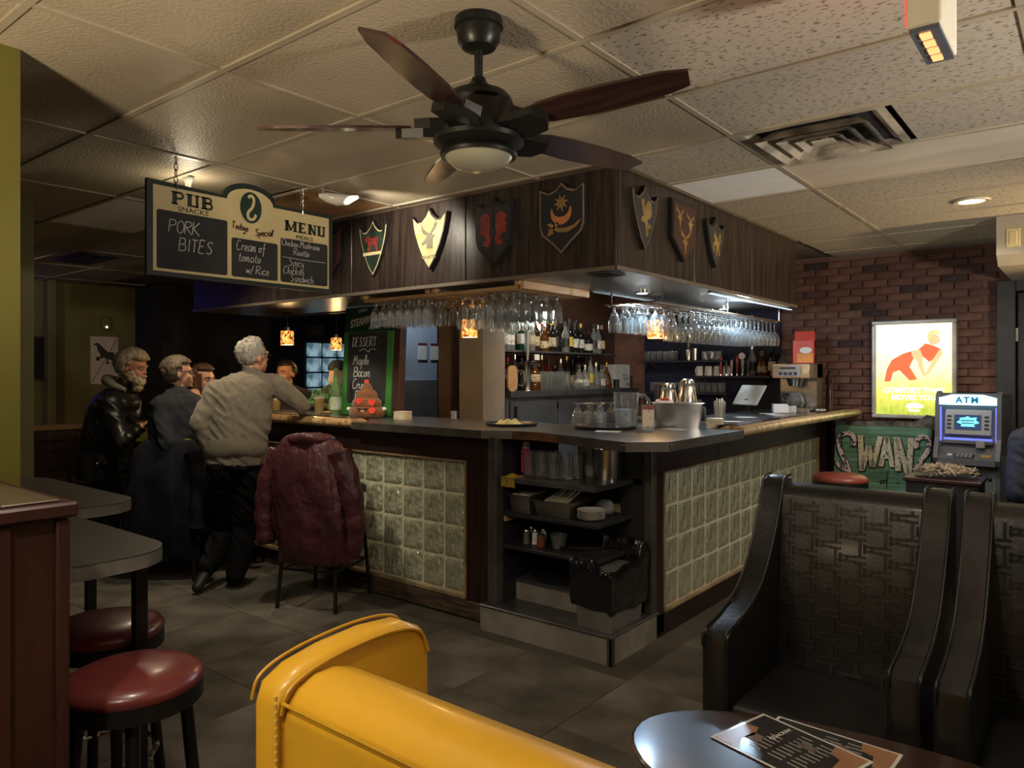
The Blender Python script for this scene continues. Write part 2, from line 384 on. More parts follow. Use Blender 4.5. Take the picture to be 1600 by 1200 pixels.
# grey vent far left
obj('louvre_hub', MB().box(-.012,.012,-.012,.012,-.016,.018), vm, dv)
fv = thing('ceiling_vent', 'black slotted ceiling vent in the far left room', 'air vent', (-7.3, 2.85, CEIL-.01))
obj('frame', MB().box(-.32,.32,-.17,.17,-.004,.008), blackp, fv)
for k in range(5): obj('slat', MB().box(-.3,.3,-.14+k*.06,-.11+k*.06,-.016,-.004), blackm, fv)
# exit sign: cream housing hung from the ceiling, red face turned away
ex = thing('exit_sign', 'cream boxed exit sign hanging at the top right, amber panes underneath', 'exit sign', (-.325, 2.07, 0))
exc = mat('exit_housing', (.66,.62,.50), .45, var=.05)
obj('housing', MB().box(-.036,.036,-.12,.12,2.315,2.556,.004), exc, ex)
obj('underside', MB().box(-.032,.032,-.114,.114,2.306,2.316,.002), mat('exit_underside', (.10,.11,.14), .2), ex)
amber = mat('amber_pane', (1,.42,.14), .4, emit=1.3, ecol=(1,.42,.16))
for k in range(4): obj('pane', MB().box(-.013,.010,-.098+k*.051,-.062+k*.051,2.302,2.308), amber, ex)
obj('red_face', MB().box(-.041,-.036,-.11,.11,2.33,2.50), mat('exit_red', (.7,.03,.02), .4, emit=1.5, ecol=(1,.05,.03)), ex)
# ============================================================ CEILING FAN
fan = thing('ceiling_fan', 'black five blade ceiling fan with frosted light bowl', 'ceiling fan', (-1.46, 1.665, 0))
fanm = mat('fan_bronze_black', (.022,.022,.020), .36, metal=.5, vs=20)
obj('ceiling_canopy', MB().lathe([(.0,2.56),(.072,2.56),(.074,2.535),(.066,2.53),(.064,2.495),(.05,2.475),(.022,2.468),(.0,2.466)], 32), fanm, fan, True)
obj('downrod', MB().lathe([(.013,2.47),(.013,2.36)], 14), fanm, fan, True)
obj('motor_housing', MB().lathe([(.0,2.385),(.020,2.385),(.026,2.37),(.050,2.35),(.088,2.335),(.100,2.32),(.103,2.31),(.098,2.303),(.11,2.295),(.112,2.225),(.118,2.215),(.0,2.21)], 36), fanm, fan, True)
obj('switch_ring', MB().lathe([(.0,2.215),(.128,2.212),(.137,2.20),(.135,2.187),(.118,2.178),(.10,2.172),(.112,2.165),(.117,2.155),(.113,2.147),(.0,2.147)], 36), fanm, fan, True)
obj('light_bowl', MB().lathe([(.0,2.105),(.04,2.109),(.075,2.121),(.096,2.137),(.102,2.149),(.0,2.15)], 32), mat('frosted_bowl', (.30,.29,.22), .25, var=.05, coat=.4), fan, True)
blm = mat('fan_blade_walnut', (.042,.018,.014), .26, vs=4, col2=(.02,.009,.008), stretch=(1,10,10), coat=.2)
for k, a in enumerate([R(74.6+72*i) for i in range(5)]):
    M = Matrix.Translation((0,0,2.235)) @ Matrix.Rotation(a, 4, 'Z') @ Matrix.Rotation(R(-13), 4, 'X')
    top = [(.20,.034),(.24,.048),(.36,.058),(.50,.056),(.60,.048),(.655,.034)]
    bot = [(.672,-.024),(.60,-.042),(.45,-.052),(.32,-.054),(.24,-.048),(.20,-.034)]
    obj('blade', MB().prism(top+bot, -.004, .004, M), blm, fan)
    M2 = Matrix.Translation((0,0,2.235)) @ Matrix.Rotation(a, 4, 'Z') @ Matrix.Rotation(R(-13), 4, 'X')
    obj('blade_arm', MB().prism([(.08,.05),(.16,.062),(.225,.045),(.25,.0),(.225,-.05),(.16,-.045),(.08,-.05)], -.03, -.0045, M2).prism([(.08,.05),(.14,.06),(.19,.03),(.14,-.04),(.08,-.05)], -.0045, .025, M2), fanm, fan)
# ============================================================ BAR CANOPY (soffit with panels)
cn = thing('bar_canopy', 'dark stained wood canopy boxed in above the bar', 'bar canopy', (0,0,0))
CZ = 2.03
for x0, x1 in ((-6.10,-5.05),(-5.05,-3.985),(-3.985,-2.94),(-2.94,-1.913)):
    obj('front_panel', MB().box(x0+.003, x1-.003, 3.236, 3.256, CZ+.002, 2.556, .003), canopy_w, cn)
for y0, y1 in ((3.257,4.15),(4.15,5.087),(5.087,6.03)):
    obj('side_panel', MB().box(-1.933, -1.913, y0+.003, y1-.003, CZ+.002, 2.556, .003), canopy_w, cn)
obj('core', MB().box(-6.09, -1.94, 3.26, 4.02, CZ+.02, 2.55).box(-2.56, -1.94, 4.0, 6.02, CZ+.02, 2.55), dark, cn)
obj('end_panel', MB().box(-2.56, -1.914, 6.03, 6.045, CZ, 2.556), canopy_w, cn)
obj('underside', MB().box(-6.10, -1.915, 3.238, 4.03, CZ, CZ+.018).box(-2.56, -1.915, 4.03, 6.04, CZ, CZ+.018), canopy_b, cn)
obj('edge_strip', MB().box(-6.11, -1.905, 3.228, 3.238, CZ-.006, CZ+.016, .002).box(-1.915, -1.903, 3.228, 6.045, CZ-.006, CZ+.016, .002), mat('canopy_edge', (.15,.125,.10), .3, var=.1), cn)
obj('inner_strip', MB().box(-2.565, -2.55, 4.03, 6.04, CZ-.012, CZ+.01).box(-6.1, -2.55, 4.02, 4.035, CZ-.012, CZ+.01), zedge, cn)
vg = obj('vent_grille', MB().box(-2.13, -1.99, 3.30, 3.46, CZ-.008, CZ, .002), zedge, cn)
for k in range(6): obj('slat', MB().box(-2.12, -2.0, 3.315+k*.023, 3.325+k*.023, CZ-.012, CZ-.007), blackm, vg)
obj('ceiling_moulding', MB().box(-6.1, -1.90, 3.222, 3.237, 2.545, 2.562).box(-1.914, -1.899, 3.222, 6.04, 2.545, 2.562), mat('canopy_mould', (.10,.07,.05), .4), cn)
def puck(x, y, label):
    t = thing('puck_light', label, 'lamp', (x, y, CZ), group=None)
    obj('housing', MB().lathe([(.0,.0),(.05,.0),(.05,-.014),(.043,-.018),(.04,-.012)], 24, cap=False), chrome, t, True)
    obj('lens', MB().lathe([(.0,-.013),(.041,-.0135)], 24, cap=False), mat('puck_lens', (.8,.92,1), .5, emit=16, ecol=(.72,.88,1)), t)
puck(-2.38, 5.70, 'cool white puck lamp glowing under the canopy above the wine glasses')
puck(-2.32, 4.25, 'small cool puck lamp under the canopy beside the right pendant')
ls = thing('added_led_strip', 'added cool lamp strip behind the right canopy edge', 'lamp', (-1.97, 5.3, CZ)); obj('channel', MB().box(-.015,.015,-.8,.8,-.014,0,.002), chrome, ls); obj('diffuser', MB().box(-.011,.011,-.79,.79,-.018,-.014), mat('added_strip_lens', (.75,.9,1), .5, emit=1.0, ecol=(.6,.82,1)), ls)  # added strip, made to carry the cool fill under the canopy
# ============================================================ BAR
def block_panel(par, n, origin, ax, pitch, z0, rowh):
    # glass blocks: child meshes of the bar front, each its own pillow-faced block
    m = MB(); g = .0055; N = 9; w_ = pitch-g*2; h_ = rowh-g*2; vs = []; fs = []
    for i in range(N+1):
        for j in range(N+1):
            u = i/N; v = j/N; d = .007*min(1, 9*min(u,1-u))*min(1, 9*min(v,1-v))
            vs.append((g+u*w_, -.004-d, g+v*h_))
    for i in range(N):
        for j in range(N):
            a = i*(N+1)+j; fs.append((a, a+N+1, a+N+2, a+1))
    m.add(vs, fs); m.box(g, g+w_, -.004, .05, g, g+h_)
    me = m.mesh('glass_block', True, 60); me.materials.append(gblock)
    for i in range(n):
        for k in range(4):
            o = bpy.data.objects.new('glass_block', me); o.parent = par
            o.location = (origin[0]+ax[0]*pitch*i, origin[1]+ax[1]*pitch*i, z0+k*rowh)
            o.rotation_euler = (0, 0, math.atan2(ax[1], ax[0])); COL.objects.link(o)
bf = thing('bar_cabinet', 'dark wood bar base with glass block walls and an open corner wait station', 'bar', (0,0,0))
obj('top_rail', MB().box(-6.2, -2.80, 3.335, 3.40, .963, 1.12, .003), wood, bf)
obj('stile', MB().box(-3.026, -2.80, 3.335, 3.40, .02, .963, .003), wood, bf)
obj('toe_kick', MB().box(-6.2, -3.03, 3.35, 3.40, .0, .085).box(-3.9, -2.81, 3.325, 3.36, .01, .115, .006), mat('worn_kick_wood', (.10,.06,.03), .8, vs=7, col2=(.02,.013,.01), stretch=(1,4,6), bump=.6, bs=30), bf)
obj('sill', MB().box(-5.7, -3.026, 3.325, 3.40, .12, .146, .003).box(-5.7, -3.026, 3.325, 3.34, .955, .966).box(-3.034, -3.022, 3.325, 3.34, .14, .96), mat('block_sill_wood', (.30,.22,.12), .5, vs=8, var=.2), bf)
obj('stile', MB().box(-6.2, -5.7, 3.335, 3.40, .09, .963, .003), wood, bf)
gl_ = obj('block_panel', MB().box(-5.7, -3.03, 3.3475, 3.41, .146, .96), grout, bf)
block_panel(gl_, 14, (-3.03-14*.19, 3.352), (1, 0), .19, .146, .2025)
bs_ = bf
obj('top_rail', MB().box(-2.02, -1.954, 3.745, 7.19, .928, 1.12, .003), wood, bs_)
obj('stile', MB().box(-2.02, -1.954, 3.745, 3.838, .02, .928, .003), wood, bs_); obj('stile', MB().box(-2.02, -1.954, 6.77, 7.19, .02, .928, .003), wood, bs_)
obj('bottom_rail', MB().box(-2.02, -1.954, 3.745, 7.19, .0, .128, .003), wood, bs_)
obj('sill', MB().box(-2.02, -1.945, 3.838, 6.77, .128, .145, .003).box(-1.965, -1.945, 3.838, 6.77, .925, .935).box(-1.965, -1.945, 3.83, 3.842, .14, .93).box(-1.965, -1.945, 6.766, 6.778, .14, .93), mat('block_sill_wood', (0,0,0)), bs_)
gl2_ = obj('block_panel', MB().box(-2.03, -1.9675, 3.84, 6.768, .145, .926), grout, bs_)
block_panel(gl2_, 15, (-1.972, 3.842), (0, 1), .195, .145, .195)
obj('seam', MB().box(-1.956, -1.952, 4.60, 4.606, .935, 1.12), dark, bs_)
# counter
ct = thing('bar_counter', 'zinc topped bar counter with worn wooden armrest edges', 'counter', (0,0,0))
poly = [(-6.3,3.28),(-4.02,3.28),(-4.0,3.25),(-2.83,3.25),(-2.66,3.33),(-2.48,3.345),(-2.30,3.29),(-1.80,3.13),(-1.64,3.27),(-1.64,4.22),(-1.70,4.24),(-1.70,7.15),(-2.47,7.15),(-2.47,4.02),(-6.3,4.02)]
obj('slab', MB().prism(poly, 1.128, 1.163), zinc, ct)
def edge(pts, m, nm, h0=1.118, h1=1.166, t=.006):
    q = MB()
    for a, b in zip(pts[:-1], pts[1:]):
        a = Vector((*a, 0)); b = Vector((*b, 0)); d = (b-a); n = Vector((d.y, -d.x, 0)).normalized()*t
        q.add([(*(a)[:2], h0), (*(b)[:2], h0), (*(b+n)[:2], h0), (*(a+n)[:2], h0), (*(a)[:2], h1), (*(b)[:2], h1), (*(b+n)[:2], h1), (*(a+n)[:2], h1)], [(0,1,2,3),(7,6,5,4),(0,4,5,1),(1,5,6,2),(2,6,7,3),(3,7,4,0)])
    return obj(nm, q, m, ct)
edge(poly[2:5], zedge, 'metal_edge'); edge(poly[4:7], mat('worn_brown_edge', (.16,.075,.035), .5, vs=9, var=.3), 'wood_edge'); edge(poly[6:10], zedge, 'metal_edge')
for (x, y) in ((-2.30,3.28),(-1.82,3.127),(-1.80,3.122),(-1.63,3.28),(-1.63,3.30),(-1.632,3.8),(-2.0,3.19)):
    obj('screw', MB().lathe([(.004,0),(.003,.003),(0,.004)], 8, M=frame((x, y-.004, 1.15), (1,0,0), (0,0,1))), chrome, ct)
def rail(a, b, out, nm):   # moulded armrest: rounded nosing with a dark inner board
    a = Vector((*a, 0)); b = Vector((*b, 0)); d = (b-a).normalized(); n = Vector((*out, 0))
    prof = [(-.10,1.163),(-.10,1.180),(-.03,1.190),(.02,1.186),(.045,1.172),(.052,1.150),(.04,1.128),(.0,1.118),(-.02,1.118)]
    rings = [[tuple(p+n*u+Vector((0,0,z))) for u, z in prof] for p in (a, b)]
    o = obj('armrest_rail', MB().loft(rings), brassr, ct, True, 50)
    prof2 = [(-.115,1.163),(-.115,1.186),(-.05,1.1935),(.012,1.1915),(.012,1.187),(-.05,1.187)]
    rings = [[tuple(p+n*u+Vector((0,0,z))) for u, z in prof2] for p in (a, b)]
    obj('armrest_board', MB().loft(rings), mat('rail_oxblood', (.075,.022,.018), .25, vs=14, var=.3, coat=.5), ct)
rail((-6.3,3.30), (-4.02,3.30), (0,-1), 'l'); rail((-1.70,4.26), (-1.70,7.0), (1,0), 'r')
obj('support_band', MB().box(-6.2, -2.80, 3.36, 4.0, 1.10, 1.128).box(-2.45, -1.97, 3.75, 7.1, 1.10, 1.128), blackp, ct)
obj('back_panel', MB().box(-6.2, -2.82, 3.90, 3.93, 0, 1.10).box(-2.42, -2.40, 4.4, 7.1, 0, 1.10), blackp, ct)
# wait station in the corner of the bar
ws = bf
obj('plinth', MB().box(-2.84, -1.954, 3.253, 3.76, 0, .138), concrete, ws)
obj('plinth_cap', MB().box(-2.84, -1.948, 3.243, 3.76, .138, .152, .004), zinc, ws)
obj('corner_strip', MB().box(-1.975, -1.948, 3.247, 3.262, 0, .138).box(-1.960, -1.946, 3.247, 3.275, 0, .138), zedge, ws)
obj('post', MB().box(-2.80, -2.735, 3.27, 3.34, .152, 1.128, .004), zedge, ws)
obj('post', MB().box(-2.005, -1.951, 3.69, 3.745, .152, 1.128, .004), zedge, ws)
obj('side_panel', MB().box(-2.76, -2.735, 3.34, 3.9, .152, 1.128), blackp, ws)
obj('side_panel', MB().box(-2.16, -2.005, 3.70, 3.74, .152, 1.128), blackp, ws)
obj('back_panel', MB().box(-2.76, -2.0, 3.88, 3.90, .152, .86), blackp, ws)
obj('shelf', MB().box(-2.735, -2.08, 3.30, 3.90, .868, .90, .003).box(-2.08, -2.02, 3.70, 3.9, .868, .90), zinc, ws)
for z in (.69, .50):
    obj('shelf', MB().box(-2.735, -2.085, 3.33, 3.88, z-.022, z, .003), blackp, ws)
obj('shelf_cleat', MB().box(-2.733, -2.715, 3.34, 3.46, .635, .668), oakl, ws)
obj('step_box', MB().box(-2.735, -2.10, 3.46, 3.88, .152, .262), concrete, ws)
obj('step_cap', MB().box(-2.735, -2.09, 3.445, 3.88, .262, .276, .003), zinc, ws)
# ============================================================ SIGNS AND LETTERING
def text(s, size, m, par, M, depth=.002, name='lettering', bold=0, shear=0, ax='CENTER', sx=1, spacing=1):
    cu = bpy.data.curves.new('t', 'FONT'); cu.body = s; cu.size = size; cu.extrude = depth/2; cu.offset = bold; cu.shear = shear
    cu.align_x = ax; cu.align_y = 'CENTER'; cu.resolution_u = 3; cu.space_character = spacing
    t = bpy.data.objects.new('t', cu); COL.objects.link(t)
    me = bpy.data.meshes.new_from_object(t.evaluated_get(bpy.context.evaluated_depsgraph_get()))
    bpy.data.objects.remove(t); bpy.data.curves.remove(cu)
    me.name = name; me.transform(Matrix.Diagonal((sx,1,1,1))); me.transform(M); me.materials.clear(); me.materials.append(m)
    return link(bpy.data.objects.new(name, me), par)
# single-stroke hand letters on a unit box, drawn as ribbons
G = {'P':['0,0 0,1','0,1 .55,.95 .6,.65 .1,.5'],'O':['.35,1 .05,.75 .05,.25 .35,0 .65,.25 .65,.75 .35,1'],'R':['0,0 0,1','0,1 .55,.95 .55,.65 .05,.5','.15,.5 .7,0'],'K':['0,0 0,1','.6,1 .05,.5','.05,.5 .7,0'],
'B':['0,0 0,1','0,1 .5,.95 .5,.6 .05,.52','.05,.52 .6,.45 .6,.08 0,0'],'I':['.2,0 .2,1'],'T':['.3,0 .3,1','0,1 .65,1'],'E':['.55,1 .1,1 .05,.55 .4,.55','.05,.55 0,.05 .5,.0'],'S':['.6,.9 .3,1 .08,.78 .3,.55 .55,.3 .35,.02 .02,.1'],
'D':['.05,0 .05,1','0,1 .55,.85 .65,.45 .4,.1 0,0'],'C':['.6,.9 .3,1 .02,.6 .1,.1 .4,0 .65,.15'],'M':['0,0 .1,1','.1,1 .35,.4','.35,.4 .6,1','.6,1 .75,0'],'a':['.45,.45 .2,.55 .03,.25 .2,0 .45,.2 .45,.5','.45,.3 .5,.0'],'b':['.05,1 .05,0','.05,.35 .35,.5 .4,.15 .1,0'],
'c':['.45,.45 .2,.52 .03,.25 .2,0 .5,.08'],'d':['.45,.45 .2,.52 .03,.25 .2,0 .45,.2','.48,1 .48,0'],'e':['.03,.25 .42,.3 .3,.52 .08,.4 .08,.1 .3,0 .5,.1'],'f':['.5,.95 .28,.9 .25,.3 .2,-.35','.05,.5 .5,.5'],'h':['.05,1 .05,0','.05,.3 .3,.5 .4,.3 .42,0'],
'i':['.1,.5 .12,0','.1,.72 .12,.76'],'k':['.05,1 .05,0','.4,.5 .08,.25','.08,.25 .45,0'],'l':['.1,0 .3,.8 .2,1 .1,.7 .15,.1 .3,0'],'m':['.03,0 .05,.5','.05,.35 .2,.5 .28,.0','.28,.35 .45,.5 .52,0 .6,.05'],'n':['.03,0 .05,.5','.05,.35 .28,.52 .38,.3 .4,0 .48,.05'],
'o':['.22,.5 .03,.25 .22,0 .42,.25 .22,.5','.25,.5 .5,.42'],'p':['.05,.5 .05,-.45','.05,.35 .35,.5 .4,.15 .08,.02'],'r':['.05,0 .05,.5','.05,.3 .2,.48 .38,.46'],'s':['.38,.42 .2,.52 .08,.38 .3,.2 .22,.02 .02,.06'],'t':['.2,.85 .18,.15 .35,0 .45,.08','.02,.55 .42,.55'],
'u':['.03,.5 .05,.1 .25,.02 .4,.2 .4,.5','.4,.2 .48,0'],'w':['.02,.5 .12,.05 .28,.4 .42,.05 .55,.5'],'y':['.03,.5 .1,.15 .3,.12 .4,.5','.4,.5 .35,-.3 .1,-.45 .05,-.25'],'/':['.05,-.1 .45,1'],':':['.1,.4 .13,.43','.1,.1 .13,.13'],'_':['0,0 1,0'],'W':['0,1 .2,0','.2,0 .4,.7','.4,.7 .6,0','.6,0 .85,1'],'G':['.6,.85 .3,1 .02,.5 .3,0 .62,.15 .62,.45 .35,.45']}
WD = {'I':.4,'i':.25,'l':.32,':':.25,' ':.35,'m':.65,'W':.95,'M':.85,'/':.5,'f':.45,'w':.6,'r':.42,'t':.42,'s':.45}
def smoothpts(pts, n=5):
    if len(pts) < 3: return pts
    out = []
    for i in range(len(pts)-1):
        p0 = pts[max(i-1,0)]; p1 = pts[i]; p2 = pts[i+1]; p3 = pts[min(i+2,len(pts)-1)]
        for k in range(n):
            t = k/n
            out.append(tuple(.5*((2*p1[d])+(-p0[d]+p2[d])*t+(2*p0[d]-5*p1[d]+4*p2[d]-p3[d])*t*t+(-p0[d]+3*p1[d]-3*p2[d]+p3[d])*t**3) for d in (0,1)))
    return out+[pts[-1]]
def ribbon(mb, pts, wd, M, d=.0015):
    L = []; Rr = []
    for i, p in enumerate(pts):
        a = pts[max(i-1,0)]; b = pts[min(i+1,len(pts)-1)]; dx, dy = b[0]-a[0], b[1]-a[1]; l = math.hypot(dx,dy) or 1
        nx, ny = -dy/l*wd/2, dx/l*wd/2; L.append((p[0]+nx,p[1]+ny)); Rr.append((p[0]-nx,p[1]-ny))
    n = len(pts); vs = [(x,y,0) for x,y in L]+[(x,y,0) for x,y in Rr]+[(x,y,d) for x,y in L]+[(x,y,d) for x,y in Rr]; fs = []
    for i in range(n-1): fs += [(2*n+i,2*n+i+1,3*n+i+1,3*n+i),(i,i+1,2*n+i+1,2*n+i),(n+i,3*n+i,3*n+i+1,n+i+1)]
    mb.add(vs, fs, M)
def hand(s, h, x, y, M, par, m=None, wd=None, name='chalk_writing', jit=.05, slope=0, sx=1):
    mb = MB(); r = random.Random(s); cx = x
    for ch in s:
        if ch in G:
            k = 1+r.uniform(-jit,jit)
            for st in G[ch]:
                pts = [tuple(float(q) for q in p.split(',')) for p in st.split()]
                pts = smoothpts([(cx+(px_*h*.8*k+py_*h*.12)*sx, y+(cx-x)*slope+py_*h*k) for px_, py_ in pts])
                ribbon(mb, pts, wd or h*.07, M)
        cx += WD.get(ch, .72 if ch.isupper() else .52)*h*.88*sx
    return obj(name, mb, m or chalk, par)
def rrect(x0, x1, y0, y1, r, n=4):
    out = []
    for cx, cy, a0 in ((x1-r,y0+r,-90),(x1-r,y1-r,0),(x0+r,y1-r,90),(x0+r,y0+r,180)):
        for k in range(n+1): a = R(a0+90*k/n); out.append((cx+r*math.cos(a), cy+r*math.sin(a)))
    return out
# pub menu board: faces +x, local u runs along +y, v up
mb_ = thing('menu_board', 'cream and black pub menu chalkboard hanging on chains', 'menu board', (-3.5, 1.63, 1.965))
MB_M = frame((0,0,0), (0,1,0), (0,0,1))
def MBz(z): return MB_M @ Matrix.Translation((0,0,z))
arch = [(.385+.155+.155*math.cos(R(a)), .445+.085*math.sin(R(a))) for a in range(0,181,15)]
outl = [(0,0),(1.07,0),(1.07,.455)]+arch+[(0,.455)]
inn = [(.028,.022),(1.042,.022),(1.042,.430)]+[(.54+(x-.54)*.87, .43+(y-.445)*.84) for x,y in arch]+[(.028,.430)]
dkg = mat('board_edge_black_green', (.012,.022,.018), .5)
obj('backing', MB().prism(outl, -.02, 0, MB_M), dkg, mb_)
obj('cream_face', MB().prism(inn, 0, .003, MB_M), cream, mb_)
for (x0,x1,y0,y1) in ((.045,.405,.035,.315),(.43,.70,.035,.235),(.72,1.03,.035,.275)):
    obj('chalk_panel', MB().prism(rrect(x0,x1,y0,y1,.012), .003, .006, MB_M), board, mb_)
ink = mat('sign_ink_green_black', (.012,.02,.016), .5); inkb = mat('sign_ink_brown', (.09,.04,.02), .5)
def serif(word, x, y, h, wdt):   # slab letters: heavy strokes with feet
    m = MB(); cx = x; t = h*.22; s = h*.09
    def bx(a,b,c,d): m.box(cx+a*wdt, cx+b*wdt, y+c*h, y+d*h, .003, .0055, M=MB_M)
    for ch in word:
        w_ = 1.3 if ch == 'M' else 1
        if ch in 'PBENUM': 
            bx(.08,.34,0,1)
            if ch in 'PBE': bx(0,.42,0,.1); bx(0,.42,.9,1)
            if ch in 'NUM': bx(0,.42,.9,1)
            if ch in 'NM': bx(0,.42,0,.1)
        if ch == 'P': ribbon(m, smoothpts([(cx+.3*wdt,y+.93*h),(cx+.62*wdt,y+.92*h),(cx+.74*wdt,y+.72*h),(cx+.62*wdt,y+.50*h),(cx+.3*wdt,y+.48*h)]), h*.16, MB_M @ Matrix.Translation((0,0,.003)), .0025)
        if ch == 'B':
            ribbon(m, smoothpts([(cx+.3*wdt,y+.93*h),(cx+.58*wdt,y+.92*h),(cx+.68*wdt,y+.74*h),(cx+.58*wdt,y+.55*h),(cx+.3*wdt,y+.53*h)]), h*.15, MB_M @ Matrix.Translation((0,0,.003)), .0025)
            ribbon(m, smoothpts([(cx+.3*wdt,y+.52*h),(cx+.62*wdt,y+.5*h),(cx+.74*wdt,y+.28*h),(cx+.62*wdt,y+.08*h),(cx+.3*wdt,y+.07*h)]), h*.16, MB_M @ Matrix.Translation((0,0,.003)), .0025)
        if ch == 'E': bx(.3,.75,0,.13); bx(.3,.72,.87,1); bx(.3,.6,.44,.56); bx(.68,.75,0,.25); bx(.66,.72,.75,1)
        if ch == 'U':
            m.box(cx+.08*wdt, cx+.34*wdt, y, y+.2*h, .003, .0056, M=MB_M); bx(.3,.78,0,.15); bx(.62,.78,0,1); bx(.54,.86,.9,1)
        if ch == 'N': bx(.68,.80,0,1); bx(.6,.88,.9,1); ribbon(m, [(cx+.2*wdt,y+.97*h),(cx+.74*wdt,y+.03*h)], h*.22, MB_M @ Matrix.Translation((0,0,.003)), .0025)
        if ch == 'M': bx(.9,1.14,0,1); bx(.84,1.22,0,.1); bx(.84,1.22,.9,1); ribbon(m, [(cx+.2*wdt,y+.97*h),(cx+.6*wdt,y+.1*h)], h*.2, MB_M @ Matrix.Translation((0,0,.003)), .0025); ribbon(m, [(cx+.6*wdt,y+.1*h),(cx+1.0*wdt,y+.97*h)], h*.14, MB_M @ Matrix.Translation((0,0,.003)), .0026)
        cx += (1.32 if ch == 'M' else .96)*wdt
    obj('lettering', m, ink, mb_)
serif('PUB', .115, .352, .062, .078); serif('MENU', .745, .318, .058, .066)
text('SNACKS', .034, ink, mb_, MBz(.004) @ Matrix.Translation((.225,.332,0)), sx=1.25); text('MEALS', .030, ink, mb_, MBz(.004) @ Matrix.Translation((.875,.292,0)), sx=1.3)
el = [(.54+.062*math.cos(R(a)), .405+.082*math.sin(R(a))) for a in range(0,360,15)]
em = obj('swan_emblem', MB().prism(el, .003, .006, MB_M), mat('emblem_green', (.01,.035,.028), .5), mb_)
sw = MB(); ribbon(sw, smoothpts([(.522,.455),(.54,.468),(.556,.45),(.548,.41),(.522,.375),(.528,.345),(.555,.348),(.568,.372)], 6), .015, MBz(.006)); obj('swan_mark', sw, cream, em)
hand("Todays", .034, .43, .285, MB_M @ Matrix.Translation((0,0,.003)), mb_, inkb, .006, 'lettering', slope=-.10); hand('Special', .036, .565, .262, MB_M @ Matrix.Translation((0,0,.003)), mb_, inkb, .006, 'lettering', slope=.12)
HM = MB_M @ Matrix.Translation((0,0,.006))
hand('PORK', .062, .10, .215, HM, mb_); hand('BITES', .062, .15, .13, HM, mb_)
hand('Cream of', .052, .455, .175, HM, mb_, wd=.0035, sx=.88); hand('tomato', .05, .465, .118, HM, mb_, wd=.0035); hand('w/ Rice', .045, .51, .058, HM, mb_, wd=.0035)
hand('Chicken Mushroom', .036, .725, .235, HM, mb_, wd=.003, sx=.95); hand('Risotto', .036, .80, .19, HM, mb_, wd=.003); hand('Spicy', .045, .77, .128, HM, mb_, wd=.003); hand('Chicken', .043, .735, .082, HM, mb_, wd=.003); hand('Sandwich', .042, .78, .042, HM, mb_, wd=.003)
ln = MB(); ribbon(ln, [(.73,.172),(.86,.168),(1.015,.17)], .003, HM); obj('chalk_line', ln, chalk, mb_)
for u in (.14, .86):
    for k in range(5):
        z = .44+k*.032
        obj('chain_link', MB().tube([Vector((0, u, z))+(Vector((0,1,0)) if k % 2 else Vector((1,0,0)))*.009*math.cos(q)+Vector((0,0,.020*math.sin(q))) for q in [i*PI/4 for i in range(8)]], .0028, 5, True), chrome, mb_)
sl = thing('spot_lamp', 'white shell shaped spot lamp on the ceiling right of the menu board', 'lamp', (-3.46, 2.60, 2.49))
obj('shade', MB().loft([[(x, y*s_, z*s_+dz) for x, y, z in [(xx, .05*math.cos(a), .035*math.sin(a)) for a in [i*PI/6 for i in range(12)]]] for xx, s_, dz in ((-.02,.35,.02),(.02,.8,.01),(.08,1.0,0),(.14,.8,.0),(.2,.25,.02))], M=Matrix.Rotation(R(50),4,'Z')), mat('shell_white', (.75,.72,.62), .25, var=.02), sl, True)
obj('bracket', MB().tube([(0,0,.065),(0,0,.02)], .008, 8), chrome, sl)
bl2 = thing('bare_bulb', 'small bare bulb lamp behind the top of the menu board', 'lamp', (-3.86, 2.02, 2.50))
obj('bulb', MB().ball((0,0,-.03), (.022,.022,.03), 12), mat('bulb_lit', (1,.9,.7), .4, emit=5, ecol=(1,.85,.6)), bl2, True); obj('socket', MB().lathe([(.014,0),(.016,.03),(.03,.05),(.03,.058)], 12), whitep, bl2, True)
# ------------------------------------------------------------ heraldic shields
def shield_poly(kind, w, h):
    if kind == 'eared':
        top = [(-.5,.40),(-.36,.30),(-.22,.31),(-.08,.40),(0,.50),(.08,.40),(.22,.31),(.36,.30),(.5,.40)]
        p = [(0,-.5),(.17,-.33),(.32,-.1),(.42,.1),(.47,.25)]+top[::-1]+[(-.47,.25),(-.42,.1),(-.32,-.1),(-.17,-.33)]
    elif kind == 'classic':
        p = [(0,-.5),(.2,-.36),(.44,-.22),(.5,-.1),(.5,.44),(.3,.37),(.12,.41),(0,.5),(-.12,.41),(-.3,.37),(-.5,.44),(-.5,-.1),(-.44,-.22),(-.2,-.36)]
    elif kind == 'point': p = [(0,-.5),(.3,-.3),(.5,-.16),(.5,.46),(-.5,.46),(-.5,-.16),(-.3,-.3)]
    return [(x*w, y*h) for x, y in p]
def scale_poly(p, k): return [(x*k, y*k-.004) for x, y in p]
HORSE = [(-.30,.02),(-.26,.16),(-.15,.22),(-.12,.14),(.08,.12),(.20,.16),(.24,.02),(.20,.06),(.16,.0),(.22,-.22),(.15,-.22),(.08,-.04),(-.06,-.06),(-.12,-.24),(-.18,-.24),(-.15,-.04),(-.20,.06),(-.26,.02)]
STAG = [(-.06,-.20),(.12,-.20),(.12,.02),(.22,.08),(.12,.10),(.10,.14),(.22,.24),(.28,.38),(.20,.30),(.22,.40),(.14,.26),(.04,.14),(-.02,.16),(-.16,.24),(-.24,.38),(-.20,.20),(-.28,.28),(-.14,.12),(-.04,.10),(-.12,.0),(-.24,-.08),(-.18,-.12),(-.06,-.06)]
